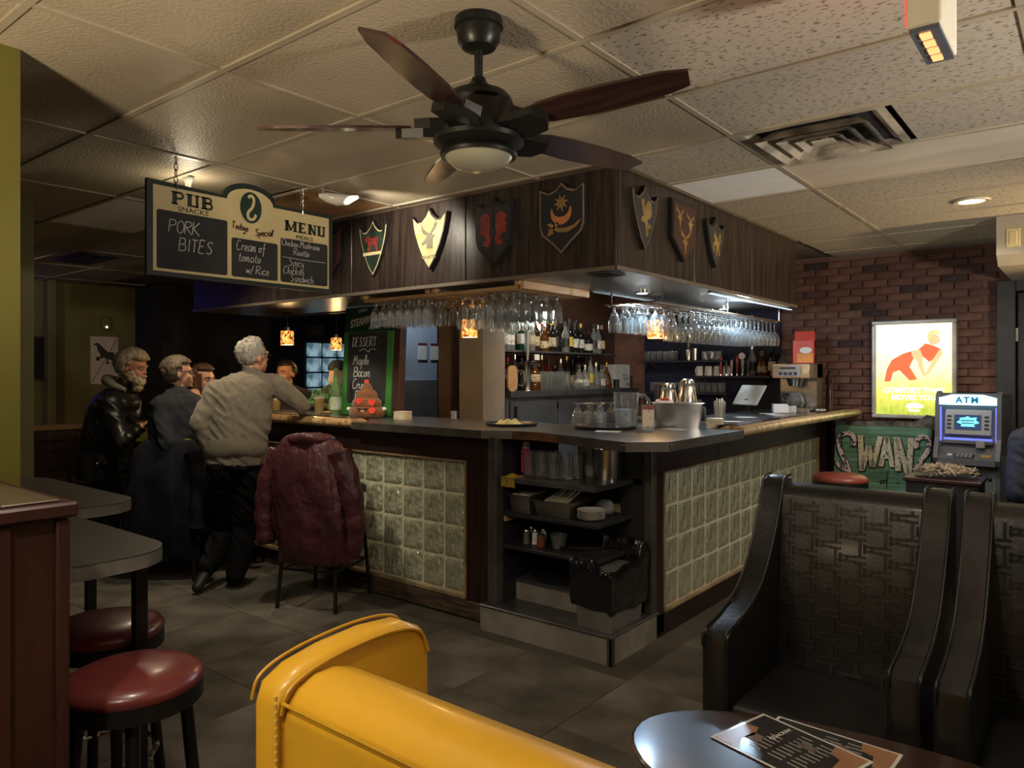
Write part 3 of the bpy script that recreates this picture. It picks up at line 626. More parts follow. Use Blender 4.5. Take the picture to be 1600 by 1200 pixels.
SEAH = [(-.06,.36),(.06,.40),(.16,.32),(.18,.12),(.14,-.06),(.20,-.22),(.12,-.36),(-.02,-.34),(-.02,-.22),(.06,-.24),(.04,-.14),(-.08,-.06),(-.14,-.10),(-.10,.06),(-.16,.10),(-.08,.18),(-.14,.28)]
DRAG = [(-.22,.34),(-.08,.38),(-.06,.20),(.04,.36),(.2,.34),(.24,.10),(.16,-.02),(.04,-.04),(.10,-.16),(.22,-.12),(.16,-.24),(.06,-.22),(.10,-.36),(.0,-.42),(-.02,-.28),(-.06,-.12),(-.22,-.12),(-.20,-.02),(-.10,.02),(-.16,.16)]
UNI = [(-.14,.34),(-.04,.20),(.06,.16),(.08,.04),(.18,.06),(.16,.28),(.26,.30),(.22,.02),(.14,-.06),(.20,-.32),(.12,-.32),(.06,-.12),(.0,-.34),(-.08,-.32),(-.04,-.08),(-.18,-.06),(-.16,-.26),(-.24,-.22),(-.22,.0),(-.10,.06),(-.20,.16)]
HEAD = [(0,-.5),(.10,-.1),(.28,.05),(.10,.06),(.14,.2),(.36,.3),(.38,.5),(.28,.38),(.08,.28),(0,.1),(-.08,.28),(-.28,.38),(-.38,.5),(-.36,.3),(-.14,.2),(-.10,.06),(-.28,.05),(-.10,-.1)]
CRES = [(math.cos(R(a))*.2, math.sin(R(a))*.2) for a in range(160,381,20)]+[(math.cos(R(a))*.17, math.sin(R(a))*.15+.07) for a in range(360,179,-20)]
SCIM = [(-.32,.06),(-.24,.0),(-.1,-.09),(.08,-.1),(.24,-.03),(.34,.08),(.2,.0),(.06,-.03),(-.1,-.02),(-.24,.07)]
STAR = [((.13 if k % 2 == 0 else .06)*math.cos(R(22.5*k+11)), (.13 if k % 2 == 0 else .06)*math.sin(R(22.5*k+11))) for k in range(16)]
gold = mat('gold_paint', (.33,.205,.066), .45, vs=12, var=.2); redp = mat('red_paint', (.24,.032,.028), .45, vs=10, var=.2); orp = mat('orange_paint', (.45,.17,.06), .45)
def shield(label, o, xax, kind, w, h, bcol, edge_m, bd_m, emb, extra=None, thick=.028):
    t = thing('heraldic_shield', label, 'shield', o, group='heraldic shields on the bar canopy'); t.rotation_euler = (0,0,math.atan2(xax[1], xax[0]))
    M = frame((0,0,0), (1,0,0), (0,0,1))        # local: x along wall, z up, outward = x cross z = -y
    p = shield_poly(kind, w, h)
    obj('board', MB().prism(p, 0, thick, M), edge_m, t)
    if bd_m: obj('border', MB().prism(scale_poly(p, .985), thick, thick+.002, M), bd_m, t)
    obj('field', MB().prism(scale_poly(p, .92), thick, thick+.004, M), bcol, t)
    for nm, poly_, m, sc, dx, dy in emb:
        obj(nm, MB().prism([(x*sc*w+dx*w, y*sc*w+dy*h) for x, y in poly_], thick+.004, thick+.007, M), m, t)
    if extra: text(extra[0], extra[1], extra[2], t, frame((0,-thick-.005,extra[3]), (1,0,0), (0,0,1)))
    return t
YF = 3.235; shb = mat('shield_edge_black', (.012,.010,.010), .5); thin = mat('shield_field_black', (.02,.02,.022), .4); fgn = mat('shield_field_green', (.025,.045,.03), .5, vs=12, var=.3)
fcream = mat('shield_field_cream', (.56,.46,.24), .5, vs=14, col2=(.40,.30,.13), contrast=(.35,.6)); fcream2 = mat('shield_line_cream', (.60,.50,.28), .5)
shield('dark shield with a red border partly hidden by the menu board', (-4.19,YF,2.335), (1,0), 'classic', .20, .34, redwood, shb, redp, [('emblem', HORSE, redp, .8, 0, .05)])
shield('black and green shield with a red horse and cream bar', (-3.735,YF,2.325), (1,0), 'eared', .27, .36, fgn, shb, fcream2, [('horse', HORSE, redp, .95, 0, .08), ('bar', [(-.36,-.03),(.36,-.03),(.36,.05),(-.36,.05)], fcream2, .93, 0, -.12)])
shield('cream shield with a stag head', (-3.215,YF,2.325), (1,0), 'eared', .30, .38, fcream, shb, thin, [('stag', STAG, mat('stag_grey', (.17,.15,.10), .5), .9, 0, -.02)], ('VENATES', .03, mat('stag_grey', (0,0,0)), -.115))
sh = shield('black shield with two red sea horses', (-2.70,YF,2.305), (1,0), 'classic', .27, .40, thin, shb, None, [('sea_horse', SEAH, redp, .95, -.24, .02), ('sea_horse', [(-x,y) for x,y in SEAH], redp, .95, .24, .02), ('divider', [(-.01,-.6),(.01,-.6),(.01,.6),(-.01,.6)], shb, 1.1, 0, 0)])
shield('black shield with gold star, crescent and scimitar', (-2.23,YF,2.325), (1,0), 'classic', .29, .38, thin, shb, mat('shield_line_brown', (.22,.15,.09), .5), [('star', STAR, gold, 1.25, 0, .20), ('crescent', CRES, orp, 1.15, 0, .07), ('scimitar', SCIM, gold, 1.15, .05, -.13), ('arrow', [(-.30,-.36),(-.16,-.32),(-.19,-.28),(-.05,-.15),(-.08,-.12),(-.22,-.25),(-.26,-.22)], gold, 1, 0, .03)])
XF = -1.912
shield('dark shield with a gold dragon right of the canopy corner', (XF,3.485,2.325), (0,1), 'eared', .28, .34, mat('shield_field_charcoal', (.04,.04,.04), .5), shb, mat('shield_line_brown', (0,0,0)), [('dragon', DRAG, gold, .9, 0, 0)])
shield('maroon shield with three gold stag heads', (XF,3.955,2.325), (0,1), 'point', .31, .36, mat('shield_field_maroon', (.055,.022,.019), .5), shb, None, [('stag_head', HEAD, gold, .42, -.22, .17), ('stag_head', HEAD, gold, .42, .22, .12), ('stag_head', HEAD, gold, .46, 0, -.2)])
shield('small dark shield with a gold unicorn, last on the canopy', (XF,4.40,2.32), (0,1), 'eared', .27, .32, mat('shield_field_charcoal', (0,0,0)), shb, None, [('unicorn', UNI, gold, .85, 0, -.03)])
# ============================================================ FURNITURE NEAR THE CAMERA
# mustard sofa, its back to the camera
must = mat('mustard_leather', (.72,.40,.028), .34, vs=3, var=.06, bump=.10, bs=260, dist=.001, coat=.15); mustp = mat('mustard_piping', (.60,.33,.022), .4, var=.08)
so = thing('mustard_sofa', 'mustard yellow leather sofa seen from behind', 'sofa', (-1.42, .90, 0))
def rb(mb, x0,x1,y0,y1,z0,z1,r,n=5):   # box rounded along its long top edges
    rings = []
    for z, ins in [(z0,0)]+[(z1-r+r*math.sin(PI/2*k/n), r-r*math.cos(PI/2*k/n)) for k in range(n+1)]:
        rr = max(.012, r*.5); P = rrect(x0+ins, x1-ins, y0+ins, y1-ins, min(rr, (x1-x0-2*ins)*.45, (y1-y0-2*ins)*.45), 3); rings.append([(x,y,z) for x,y in P])
    return mb.loft(rings)
prof = [(.0,.08),(.0,.775),(.008,.805),(.03,.832),(.07,.850),(.12,.852),(.17,.838),(.205,.80),(.215,.74),(.215,.45)]
obj('back', MB().loft([[(x, y+dy, z+dz) for y, z in prof] for x, dy, dz in ((.055,.004,0),(.4,.0,.004),(.9,-.004,.005),(1.55,.0,0))]), must, so, True, 50)
ar = MB(); P = [(-.015,.06),(-.015,.80),(.0,.842),(.05,.868),(.14,.885),(.26,.893),(.36,.885),(.41,.86),(.432,.81),(.435,.06)]
def arm_sec(x, k): return [(x, (y-.21)*k+.21, .06+(z-.06)*(1-(1-k)*.35)) for y, z in P]
obj('arm', MB().loft([arm_sec(0,.955), arm_sec(.008,.985), arm_sec(.02,1), arm_sec(.065,1), arm_sec(.08,.985), arm_sec(.088,.955)]), must, so, True, 50)
pp = [(.091, (y-.21)*.955+.21, .06+(z-.06)*.985) for y, z in smoothpts(P[1:-1], 4)]
obj('piping', MB().tube(pp, .0045, 6), mustp, so, True)
obj('piping', MB().tube([(.09,-.002,.812),(.6,-.006,.815),(1.5,-.004,.812)], .004, 6), mustp, so, True)
obj('piping', MB().tube([(-.003, y, z) for y, z in smoothpts(P[1:-1], 4)], .004, 6), mustp, so, True)
st = MB()
for k in range(46): st.box(.086,.092,-.019,-.0145,.08+k*.0165,.09+k*.0165)
setp(obj('stitching', st, mat('mustard_thread', (.75,.50,.12), .6), so), kind='stuff')
obj('seat', rb(MB(), .09,1.5,.215,.75,.1,.44,.05), must, so, True, 50)
obj('arm', MB().box(1.5,1.59,-.015,.435,.06,.88,.03), must, so, True, 50)
for x, y in ((.05,.05),(1.5,.05),(.05,.68),(1.5,.68)): obj('foot', MB().lathe([(.02,0),(.026,.1)], 12, (x,y,0)), blackp, so, True)
# black embossed wing chairs
blk = mat('black_croc_leather', (.014,.0135,.013), .36, vs=12, var=.25, bump=.30, bs=70, dist=.003, coat=.10)
blk2 = mat('black_leather_plain', (.011,.011,.0115), .42, vs=6, var=.2, bump=.12, bs=160, dist=.001)
def wing_chair():
    t = thing('wing_chair', 'black embossed leather wing chair facing the oval table, nearest the bar', 'armchair', (-1.03, 2.29, 0), group='black wing chairs at the oval table')
    W = .64; A = .085
    prof = [(.0,.10),(.0,.60),(.006,.640),(.03,.655),(.12,.668),(.24,.70),(.34,.76),(.43,.86),(.50,.97),(.54,1.055),(.562,1.088),(.60,1.10),(.65,1.098),(.66,1.07),(.66,.10)]
    for sx in (0, 1):
        x0 = 0 if sx == 0 else W-A
        def sec(x, k): return [(x, .33+(y-.33)*(1-.05*k), .55+(z-.55)*(1-.03*k)) for y, z in prof]
        a = obj('wing_arm', MB().loft([sec(x0,.5), sec(x0+.006,.15), sec(x0+.015,0), sec(x0+A-.015,0), sec(x0+A-.006,.15), sec(x0+A,.5)]), blk, t, True, 45)
        for xx in (x0+.004, x0+A-.004):
            obj('piping', MB().tube([(xx, y-.004*(y < .3), z+.004) for y, z in smoothpts(prof[1:-2], 3)], .0042, 6), blk2, a, True)
    bp = [(.47,.40),(.50,.70),(.535,1.03),(.55,1.062),(.58,1.075),(.64,1.075),(.655,1.05),(.655,.12),(.52,.12)]
    bk_ = obj('backrest', MB().loft([[(x, y, z) for y, z in bp] for x in (A-.002, W/2, W-A+.002)]), blk, t, True, 45)
    # embossed fret lattice: I shapes standing and lying in turn, raised from the back
    fr = MB(); sl_ = (.535-.47)/(1.03-.40)
    Mf = frame((A, .468, .40), (1,0,0), (0, sl_, 1))   # local x across, y up the slope, z outward (x cross y = -y)
    u = .0205; bw = .0085; hgt = .0035; VV = .66
    def bar(x0,x1,y0,y1):
        x0, x1 = max(.008,x0), min(W-2*A-.008,x1); y0, y1 = max(.02,y0), min(VV-.03,y1)
        if x1-x0 > .003 and y1-y0 > .003: fr.box(x0,x1,y0,y1,-.001,hgt, 0, Mf)
    for i in range(-1, 7):
        for j in range(-1, 10):
            ox = i*u*4; oy = j*u*4+(u*2 if i % 2 else 0)
            bar(ox+u*1.5-bw/2, ox+u*1.5+bw/2, oy, oy+u*3); bar(ox+u*.6, ox+u*2.4, oy-bw/2, oy+bw/2); bar(ox+u*.6, ox+u*2.4, oy+u*3-bw/2, oy+u*3+bw/2)
            bar(ox+u*2.1, ox+u*5-u*.1, oy+u*1.1-bw/2, oy+u*1.1+bw/2); bar(ox+u*2.1, ox+u*4.9, oy+u*1.9-bw/2, oy+u*1.9+bw/2)
            bar(ox+u*2.1, ox+u*2.1+bw, oy+u*.7, oy+u*2.3); bar(ox+u*3.2, ox+u*3.2+bw, oy+u*1.1, oy+u*1.9)
    setp(obj('embossed_fretwork', fr, mat('black_fret_leather', (.020,.019,.018), .30, vs=12, var=.25, coat=.15), bk_), kind='stuff')
    obj('seat_cushion', rb(MB(), A,W-A,.02,.50,.22,.43,.03), blk2, t, True, 50)
    obj('base_rail', MB().box(A,W-A,.01,.60,.10,.22,.006), blk2, t)
    for x, y in ((.04,.04),(W-.04,.04),(.04,.60),(W-.04,.60)): obj('leg', MB().box(x-.02,x+.02,y-.02,y+.02,0,.10,.003), blackp, t)
    return t
wc = wing_chair(); dup(wc, (-.355, 2.27, 0), 0, 'black embossed leather wing chair cut off by the right edge')
# oval table and the two laminated menus
tb = thing('oval_table', 'dark oval coffee table with two menus on it', 'table', (-.36, 1.88, 0))
tabm = mat('dark_table_lacquer', (.040,.021,.015), .30, vs=4, col2=(.03,.015,.011), stretch=(1,7,7), bump=.10, bs=60, dist=.001, coat=.3)
def ell(a, b, z, n=56): return [(a*math.cos(2*PI*k/n), b*math.sin(2*PI*k/n), z) for k in range(n)]
obj('table_top', MB().loft([ell(.64,.305,.452), ell(.66,.325,.462), ell(.665,.33,.472), ell(.66,.325,.478), ell(.672,.337,.486), ell(.676,.341,.494), ell(.668,.333,.5)]), tabm, tb, True, 35)
obj('pedestal', MB().lathe([(.05,.03),(.045,.30),(.06,.40),(.12,.452)], 20), blackm, tb, True); obj('base', MB().lathe([(.0,0),(.26,0),(.25,.02),(.05,.035)], 28), blackm, tb, True)
def menu(label, loc, rz, z, ttl):
    t = thing('laminated_menu', label, 'menu', loc, rz, group='laminated menus on the oval table'); t.scale = (1.1,1.1,1)
    obj('laminate', MB().box(-.15,.15,-.107,.107,0,.0012,0), mat('laminate_edge', (.62,.60,.56), .15), t)
    obj('print', MB().box(-.142,.142,-.1,.1,.0012,.0016), mat('menu_print_black', (.03,.028,.027), .2, coat=.5), t)
    tan = mat('menu_print_tan', (.33,.17,.09), .25)
    for p in ([(-.142,-.1),(-.142,.02),(-.11,.03),(-.09,-.01),(-.10,-.05),(-.07,-.1)], [(.142,.1),(.06,.1),(.07,.06),(.10,.05),(.11,.0),(.142,-.02)], [(.142,-.1),(.05,-.1),(.07,-.06),(.142,-.05)]):
        obj('tan_shape', MB().prism(p, .0016, .0019), tan, t)
    pl_ = MB()
    r = random.Random(3)
    for c_ in range(3):
        for k in range(9):
            x = -.07+c_*.052; y = .075-k*.017
            if c_ == 0 and k < 3: continue
            pl_.box(x, x+.030+r.random()*.014, y, y+.0032, .0016, .0019)
    setp(obj('menu_print_lines', pl_, mat('menu_ink_pale', (.42,.39,.34), .4), t), kind='stuff')
    if ttl: text(ttl, .017, whitep, t, Matrix.Translation((-.055,.045,.0018)) @ Matrix.Rotation(R(90),4,'Z'), .0003)
    obj('photo_block', MB().box(.0,.045,.03,.055,.0016,.0019).box(-.1,-.065,-.04,.0,.0016,.0019), mat('menu_block_grey', (.16,.12,.10), .4), t)
    return t
menu('laminated menu lying underneath, its corner poking out to the right', (-.575,2.035,.5002), R(-3), 0, None)
menu('laminated black and tan menu lying on top', (-.646,1.985,.5024), R(-16), 0, 'QUACKIN?')
# ------------------------------------------------------------ left: divider, booth, bar tables, stools
dvd = thing('booth_divider', 'oxblood wooden booth divider at the left edge', 'divider', (0,0,0))
obj('panel', MB().box(-2.77,-1.905,.575,.680,0,1.165), redwood, dvd)
obj('end_panel', MB().box(-1.905,-1.895,.575,.68,0,1.16), redwood, dvd)
for y0 in (.555,.672): obj('end_post', MB().box(-1.92,-1.882,y0,y0+.028,0,1.16,.004), redwood, dvd)
obj('cap', MB().box(-2.77,-1.868,.535,.715,1.165,1.20,.006), redwood, dvd); obj('cap_inlay', MB().box(-2.77,-1.90,.565,.685,1.20,1.206,.003), mat('divider_inlay', (.075,.055,.03), .4), dvd)
bo = thing('booth_bench', 'lime yellow leather booth seat back cut off at the left edge', 'booth', (-2.0,.30,0))
lime = mat('lime_leather', (.36,.34,.05), .4, vs=3, var=.06, bump=.1, bs=200, dist=.001)
obj('back', MB().loft([[(x,.00+.0*k,.42),(x,.03,.7),(x,.085,.98),(x,.10,1.02),(x,.13,1.035),(x,.17,1.03),(x,.19,1.0),(x,.195,.42)] for k, x in enumerate((-.7,.02))]), lime, bo, True, 45)
obj('piping', MB().tube([(.022,.0,.42),(.022,.03,.7),(.022,.085,.98),(.022,.10,1.022),(.022,.13,1.037),(.022,.17,1.032)], .006, 6), lime, bo, True)
obj('seat', rb(MB(), -.7,.02,-.45,.0,.12,.45,.04), lime, bo, True); obj('plinth', MB().box(-.7,.0,-.42,.19,0,.12), blackp, bo); obj('back_board', MB().box(-.7,.01,.196,.225,.12,1.0), redwood, bo)
lam = mat('stone_laminate_top', (.040,.037,.033), .35, vs=6, col2=(.045,.042,.038), bump=.06, bs=50); lame = mat('stone_laminate_edge', (.15,.14,.12), .5, vs=12, col2=(.10,.095,.085), bump=.15, bs=50)
def bar_table(label, x0, x1, y0, y1, grp, notch=False):
    t = thing('bar_table', label, 'table', ((x0+x1)/2, (y0+y1)/2, 0), group=grp); a = (x1-x0)/2; b = (y1-y0)/2
    P = rrect(-a,a,-b,b,.16,8)
    if notch: cx_, cy_ = -2.765-(x0+x1)/2, .885-(y0+y1)/2; P = [p for p in P if p[0] > 0]+[(-a+.02,b),(-a,b-.02),(-a,cy_),(cx_,cy_),(cx_,-b)]
    obj('table_top', MB().prism(P, .946, .95), lam, t); obj('edge_band', MB().prism(P, .905, .9455), lame, t, True, 30)
    for lx, ly in (((a-.13,b-.07),(-a+.15,b-.07),(-a+.15,-.02)) if notch else ()): obj('leg', MB().box(lx-.018,lx+.018,ly-.018,ly+.018,0,.905), blackm, t)
    for sx in (-1,1):
        for sy in (() if notch else (-1,1)): obj('leg', MB().box(sx*(a-.20)-.018,sx*(a-.20)+.018,max(sy*(b-.14),-.03 if notch else -9)-.018,max(sy*(b-.14),-.03 if notch else -9)+.018,0,.90), blackm, t)
    obj('apron', MB().box(-a+.19,a-.19,-.048 if notch else -b+.13,b-.13,.87,.905), blackm, t)
bar_table('near grey laminate bar table with rounded corners above the red stools', -3.18, -2.27, .74, 1.165, 'grey bar tables by the lime wall', True)
bar_table('far grey laminate bar table with rounded corners behind the near one', -4.45, -3.24, 1.08, 1.50, 'grey bar tables by the lime wall')
oxl = mat('oxblood_leather', (.135,.026,.024), .32, vs=4, var=.08, bump=.06, bs=180, dist=.001, coat=.15)
def round_stool(label, loc, rz=0, z=.68, r=.185, m=None, g='round red stools'):
    t = thing('bar_stool', label, 'stool', loc, rz, group=g)
    obj('seat', MB().lathe([(.0,z),(r*.5,z-.004),(r*.8,z-.012),(r*.95,z-.026),(r,z-.042),(r*.98,z-.055),(.0,z-.056)], 40), m or oxl, t, True, 60)
    obj('seat_rim', MB().lathe([(r*.985,z-.056),(r*.99,z-.10),(r*.93,z-.105),(.0,z-.10)], 40), blackm, t, True)
    for k in range(4):
        a = PI/4+k*PI/2; obj('leg', MB().tube([(r*.72*math.cos(a),r*.72*math.sin(a),z-.10),(r*1.0*math.cos(a),r*1.0*math.sin(a),0)], .018, 10), blackm, t, True)
    obj('foot_ring', MB().tube([(r*.86*math.cos(q),r*.86*math.sin(q),.22) for q in [i*2*PI/28 for i in range(28)]], .009, 8, True), chrome, t, True)
    return t
round_stool('nearest oxblood leather stool beside the booth divider', (-2.13,.955,0), R(20))
round_stool('oxblood leather stool under the grey bar table, behind the nearest stool', (-2.62,1.08,0), R(35))
round_stool('brick red round stool at the right bar front before the green sign', (-1.475,5.64,0), 0, .78, .19, mat('brick_red_leather', (.24,.055,.035), .35, var=.08))
# ============================================================ PENDANT LAMPS
shade_m = None
def shade_mat():
    m = bpy.data.materials.new('amber_mosaic_shade'); m.use_nodes = True; nt = m.node_tree; N = nt.nodes; L = nt.links; b = N['Principled BSDF']
    tc = N.new('ShaderNodeTexCoord'); mp = N.new('ShaderNodeMapping'); mp.inputs['Scale'].default_value = (70,70,45); L.new(tc.outputs['Object'], mp.inputs[0])
    v = N.new('ShaderNodeTexVoronoi'); v.inputs['Scale'].default_value = 1; L.new(mp.outputs[0], v.inputs['Vector'])
    rp = N.new('ShaderNodeValToRGB'); e = rp.color_ramp.elements; e[0].color = (.10,.015,.005,1); e[0].position = .25; e[1].color = (1,.62,.16,1); e[1].position = .8
    q = e.new(.5); q.color = (.85,.22,.03,1)
    L.new(v.outputs['Color'], rp.inputs[0]); L.new(rp.outputs[0], b.inputs['Base Color']); L.new(rp.outputs[0], b.inputs['Emission Color']); b.inputs['Emission Strength'].default_value = 1.4; b.inputs['Roughness'].default_value = .2
    return m
shade_m = shade_mat(); bulbm = mat('pendant_bulb', (1,.85,.55), .4, emit=22, ecol=(1,.82,.5))
def pendant(label, x, y, ztop, zs, power=9):
    t = thing('pendant_lamp', label, 'pendant lamp', (x, y, 0), group='amber glass pendant lamps')
    obj('ceiling_plate', MB().lathe([(.0,ztop),(.05,ztop),(.052,ztop-.008),(.012,ztop-.014)], 20), chrome, t, True)
    obj('rod', MB().tube([(0,0,ztop-.01),(0,0,zs+.02)], .005, 8), blackm, t, True)
    obj('socket', MB().lathe([(.0,zs+.03),(.026,zs+.03),(.026,zs-.002),(.0,zs-.002)], 16), steeld, t, True)
    obj('shade', MB().lathe([(.02,zs),(.052,zs-.003),(.055,zs-.012),(.055,zs-.125),(.050,zs-.125),(.050,zs-.012),(.02,zs-.006)], 28, cap=False), shade_m, t, True)
    obj('bulb', MB().ball((0,0,zs-.085), (.026,.026,.036), 12), bulbm, t, True)
    l = lamp('POINT', (x, y, zs-.135), power, (1,.62,.25), .03); l.parent = t; l.location = (0,0,zs-.135)
pendant('amber glass pendant lamp above the sweater man', -5.54, 3.79, 2.03, 1.87, 13)
pendant('amber glass pendant lamp between the two hanging glass racks', -3.38, 3.76, 1.985, 1.87, 9)
pendant('amber glass pendant lamp among the wine glasses on the right', -2.34, 4.47, 2.03, 1.86, 7)
pendant('amber glass pendant lamp half hidden behind the chalkboard', -6.16, 4.80, 2.56, 1.865, 6)
# ============================================================ GLASSES
def shell(prof, t=.0022, n=16):   # outer profile from base up, closed back down the inside
    inner = [(max(r-t, .001), z+(t if i == 0 else 0)) for i, (r, z) in enumerate(prof)]
    return prof+inner[::-1]
def glass_thing(name, label, grp, prof, foot=None, n=16, flip=False):
    t = setp(obj(name, MB().lathe(prof, n, cap=False), glass, None, True, 60), label, 'glass', grp); return t
wine = [(.0,0),(.034,.0),(.034,.003),(.006,.008),(.0045,.075),(.010,.083),(.030,.10),(.042,.13),(.043,.155),(.034,.20),(.032,.20),(.041,.155),(.040,.13),(.028,.103),(.006,.088),(.0,.087)]
goblet = [(.0,0),(.034,.0),(.034,.003),(.008,.008),(.008,.03),(.020,.04),(.033,.07),(.038,.12),(.037,.165),(.035,.165),(.036,.12),(.031,.072),(.018,.044),(.0,.042)]
pils = [(.0,0),(.035,0),(.035,.003),(.010,.01),(.010,.03),(.024,.045),(.030,.10),(.036,.20),(.034,.20),(.028,.10),(.022,.05),(.0,.045)]
pint = [(.0,0),(.030,0),(.031,.004),(.042,.145),(.040,.145),(.029,.01),(.0,.01)]
flipz = lambda P: [(r, -z) for r, z in P]
def hang_many(pos, proto):
    for k, p in enumerate(pos):
        if k == 0: proto.location = p
        else: dup(proto, p, rnd.random()*6)
hang_many([(-3.93+i*.085, 3.40+j*.12, 1.985) for j in range(3) for i in range(7)], glass_thing('beer_goblet', 'short goblet hanging upside down from the left end of the wooden rack', 'goblets on the wooden rack', flipz(goblet)))
hang_many([(-3.22+i*.082, 3.52+j*.10, 1.985) for j in range(5) for i in range(4) if not (i == 0 and j == 2)], glass_thing('pilsner_glass', 'tall stemmed beer glass hanging upside down near the middle pendant', 'tall glasses on the wooden rack', flipz(pils)))
hang_many([(-2.89+i*.085, 3.42+j*.11, 1.985) for j in range(5) for i in range(3)], glass_thing('stem_glass', 'stemmed glass hanging upside down at the right end of the wooden rack', 'stem glasses on the wooden rack', flipz(goblet)))
hang_many([(-2.42+i*.095, 4.62+j*.092, 1.925) for j in range(18) for i in range(4) if not (i == 0 and j < 2)], glass_thing('wine_glass', 'wine glass hanging upside down from the wire rack under the cool lamp', 'wine glasses on the wire rack', flipz(wine)))
hang_many([(-2.44+i*.09, 4.10+j*.11, 1.925) for j in range(5) for i in range(3) if not (i == 1 and j == 3)], glass_thing('water_goblet', 'goblet hanging upside down at the near end of the wire rack', 'goblets on the wire rack', flipz(goblet)))
rk = thing('glass_rack', 'pale oak slatted glass rack under the left canopy', 'glass rack', (0,0,0))
for j in range(13): obj('slat', MB().box(-3.98, -2.62, 3.335+j*.055, 3.367+j*.055, 1.988, 2.008, .002), oakl, rk)
for x in (-3.97,-3.35,-3.29,-2.62): obj('cross_bar', MB().box(x-.018, x+.018, 3.32, 4.02, 2.008, 2.03, .002), oakl, rk)
obj('end_board', MB().box(-2.605,-2.575,3.33,4.02,1.985,2.03,.002), mat('pale_oak_y', (.58,.38,.19), .45, vs=6, col2=(.42,.25,.11), stretch=(8,1,8)), rk)
wr = thing('wire_rack', 'copper toned wire glass rack hung under the right canopy', 'glass rack', (0,0,0))
cop = mat('copper_wire', (.40,.25,.14), .3, metal=.9)
for i in range(9): obj('wire', MB().tube([(-2.47+i*.0475, 4.04, 1.932),(-2.47+i*.0475, 6.30, 1.932)], .0035, 6), cop, wr, True)
for y in (4.04,4.8,5.55,6.30): obj('cross_wire', MB().tube([(-2.48,y,1.937),(-2.08,y,1.937)], .005, 6), cop, wr, True)
for x, y in ((-2.46,4.1),(-2.1,4.1),(-2.46,6.2),(-2.1,6.2),(-2.1,5.1)): obj('hanger', MB().tube([(x,y,1.935),(x,y,2.03)], .006, 6), chrome, wr, True)
# ============================================================ BACK BAR
cb = thing('back_bar_cabinet', 'grey back bar cooler cabinet with black handled doors', 'cabinet', (0,0,0))
obj('body', MB().box(-4.27,-3.90,4.79,6.95,0,1.29), greyp, cb)
obj('worktop', MB().box(-4.275,-3.87,4.83,7.0,1.29,1.345,.004), mat('slate_top', (.07,.072,.078), .3, vs=5, var=.15), cb)
for y0,y1 in ((4.84,5.52),(5.55,6.23),(6.26,6.93)):
    d = obj('door', MB().box(-3.90,-3.885,y0,y1,.12,1.255,.003), greyp, cb)
    obj('handle', MB().box(-3.885,-3.862,y0+.05 if y0 < 5 else y1-.07,y0+.07 if y0 < 5 else y1-.05,.85,1.22,.004), blackp, d)
    obj('hinge', MB().box(-3.887,-3.875,y1-.02,y1+.01,1.18,1.23).box(-3.887,-3.875,y1-.02,y1+.01,.93,.96), chrome, d)
sh_ = thing('liquor_shelf', 'dark shelf holding the upper row of liquor bottles', 'shelf', (0,0,0))
obj('board', MB().box(-4.275,-3.96,4.80,6.70,1.682,1.70,.003), greyp, sh_)
for y in (5.4,6.3): obj('bracket', MB().box(-4.27,-4.1,y,y+.02,1.60,1.665), blackm, sh_)
BP = {'round': [(.0,0),(.036,0),(.038,.006),(.038,.17),(.032,.195),(.015,.225),(.013,.275),(.016,.277),(.016,.285),(.0,.285)],
      'squat': [(.0,0),(.046,0),(.048,.006),(.048,.12),(.040,.15),(.016,.175),(.014,.215),(.018,.217),(.018,.225),(.0,.225)],
      'slim': [(.0,0),(.031,0),(.033,.006),(.033,.19),(.026,.22),(.013,.25),(.012,.305),(.015,.307),(.015,.315),(.0,.315)],
      'fat': [(.0,0),(.05,0),(.054,.03),(.05,.10),(.036,.15),(.018,.18),(.014,.24),(.018,.242),(.018,.25),(.0,.25)]}
LB = {'round': (.0386,.05,.135), 'squat': (.0486,.03,.095), 'slim': (.0336,.06,.15), 'fat': (.0505,.045,.085)}
BC = {'clear': mat('bottle_clear', (.55,.58,.56), .08, trans=.75, var=.05), 'green': mat('bottle_green', (.02,.06,.025), .1, trans=.3), 'brown': mat('bottle_brown', (.06,.025,.010), .1, trans=.3), 'dark': mat('bottle_dark', (.012,.012,.012), .12), 'blue': mat('bottle_teal', (.05,.28,.32), .1, trans=.3), 'amber': mat('bottle_amber', (.16,.055,.012), .1, trans=.4), 'red': mat('bottle_red', (.30,.035,.02), .12, trans=.2)}
LC = {'white': mat('label_white', (.62,.60,.54), .6, vs=60, col2=(.25,.22,.2), contrast=(.38,.46)), 'yellow': mat('label_yellow', (.60,.46,.06), .6, vs=60, col2=(.25,.15,.03), contrast=(.36,.44)), 'black': mat('label_black', (.03,.03,.03), .5), 'cream': mat('label_cream', (.50,.43,.27), .6, vs=50, col2=(.18,.10,.06), contrast=(.38,.46)), 'blue': mat('label_blue', (.08,.25,.42), .5, vs=40), 'orange': mat('label_orange', (.55,.2,.05), .5, vs=40)}
CC = {'black': blackp, 'gold': mat('cap_gold', (.5,.34,.1), .35, metal=.7), 'silver': steel, 'red': mat('cap_red', (.4,.03,.02), .4), 'cork': mat('cork', (.42,.24,.11), .7, vs=80)}
bcache = {}
ORD = ['first','second','third','fourth','fifth','sixth','seventh','eighth','ninth','tenth','eleventh','twelfth','thirteenth','fourteenth','fifteenth','sixteenth','seventeenth','eighteenth','nineteenth','twentieth']
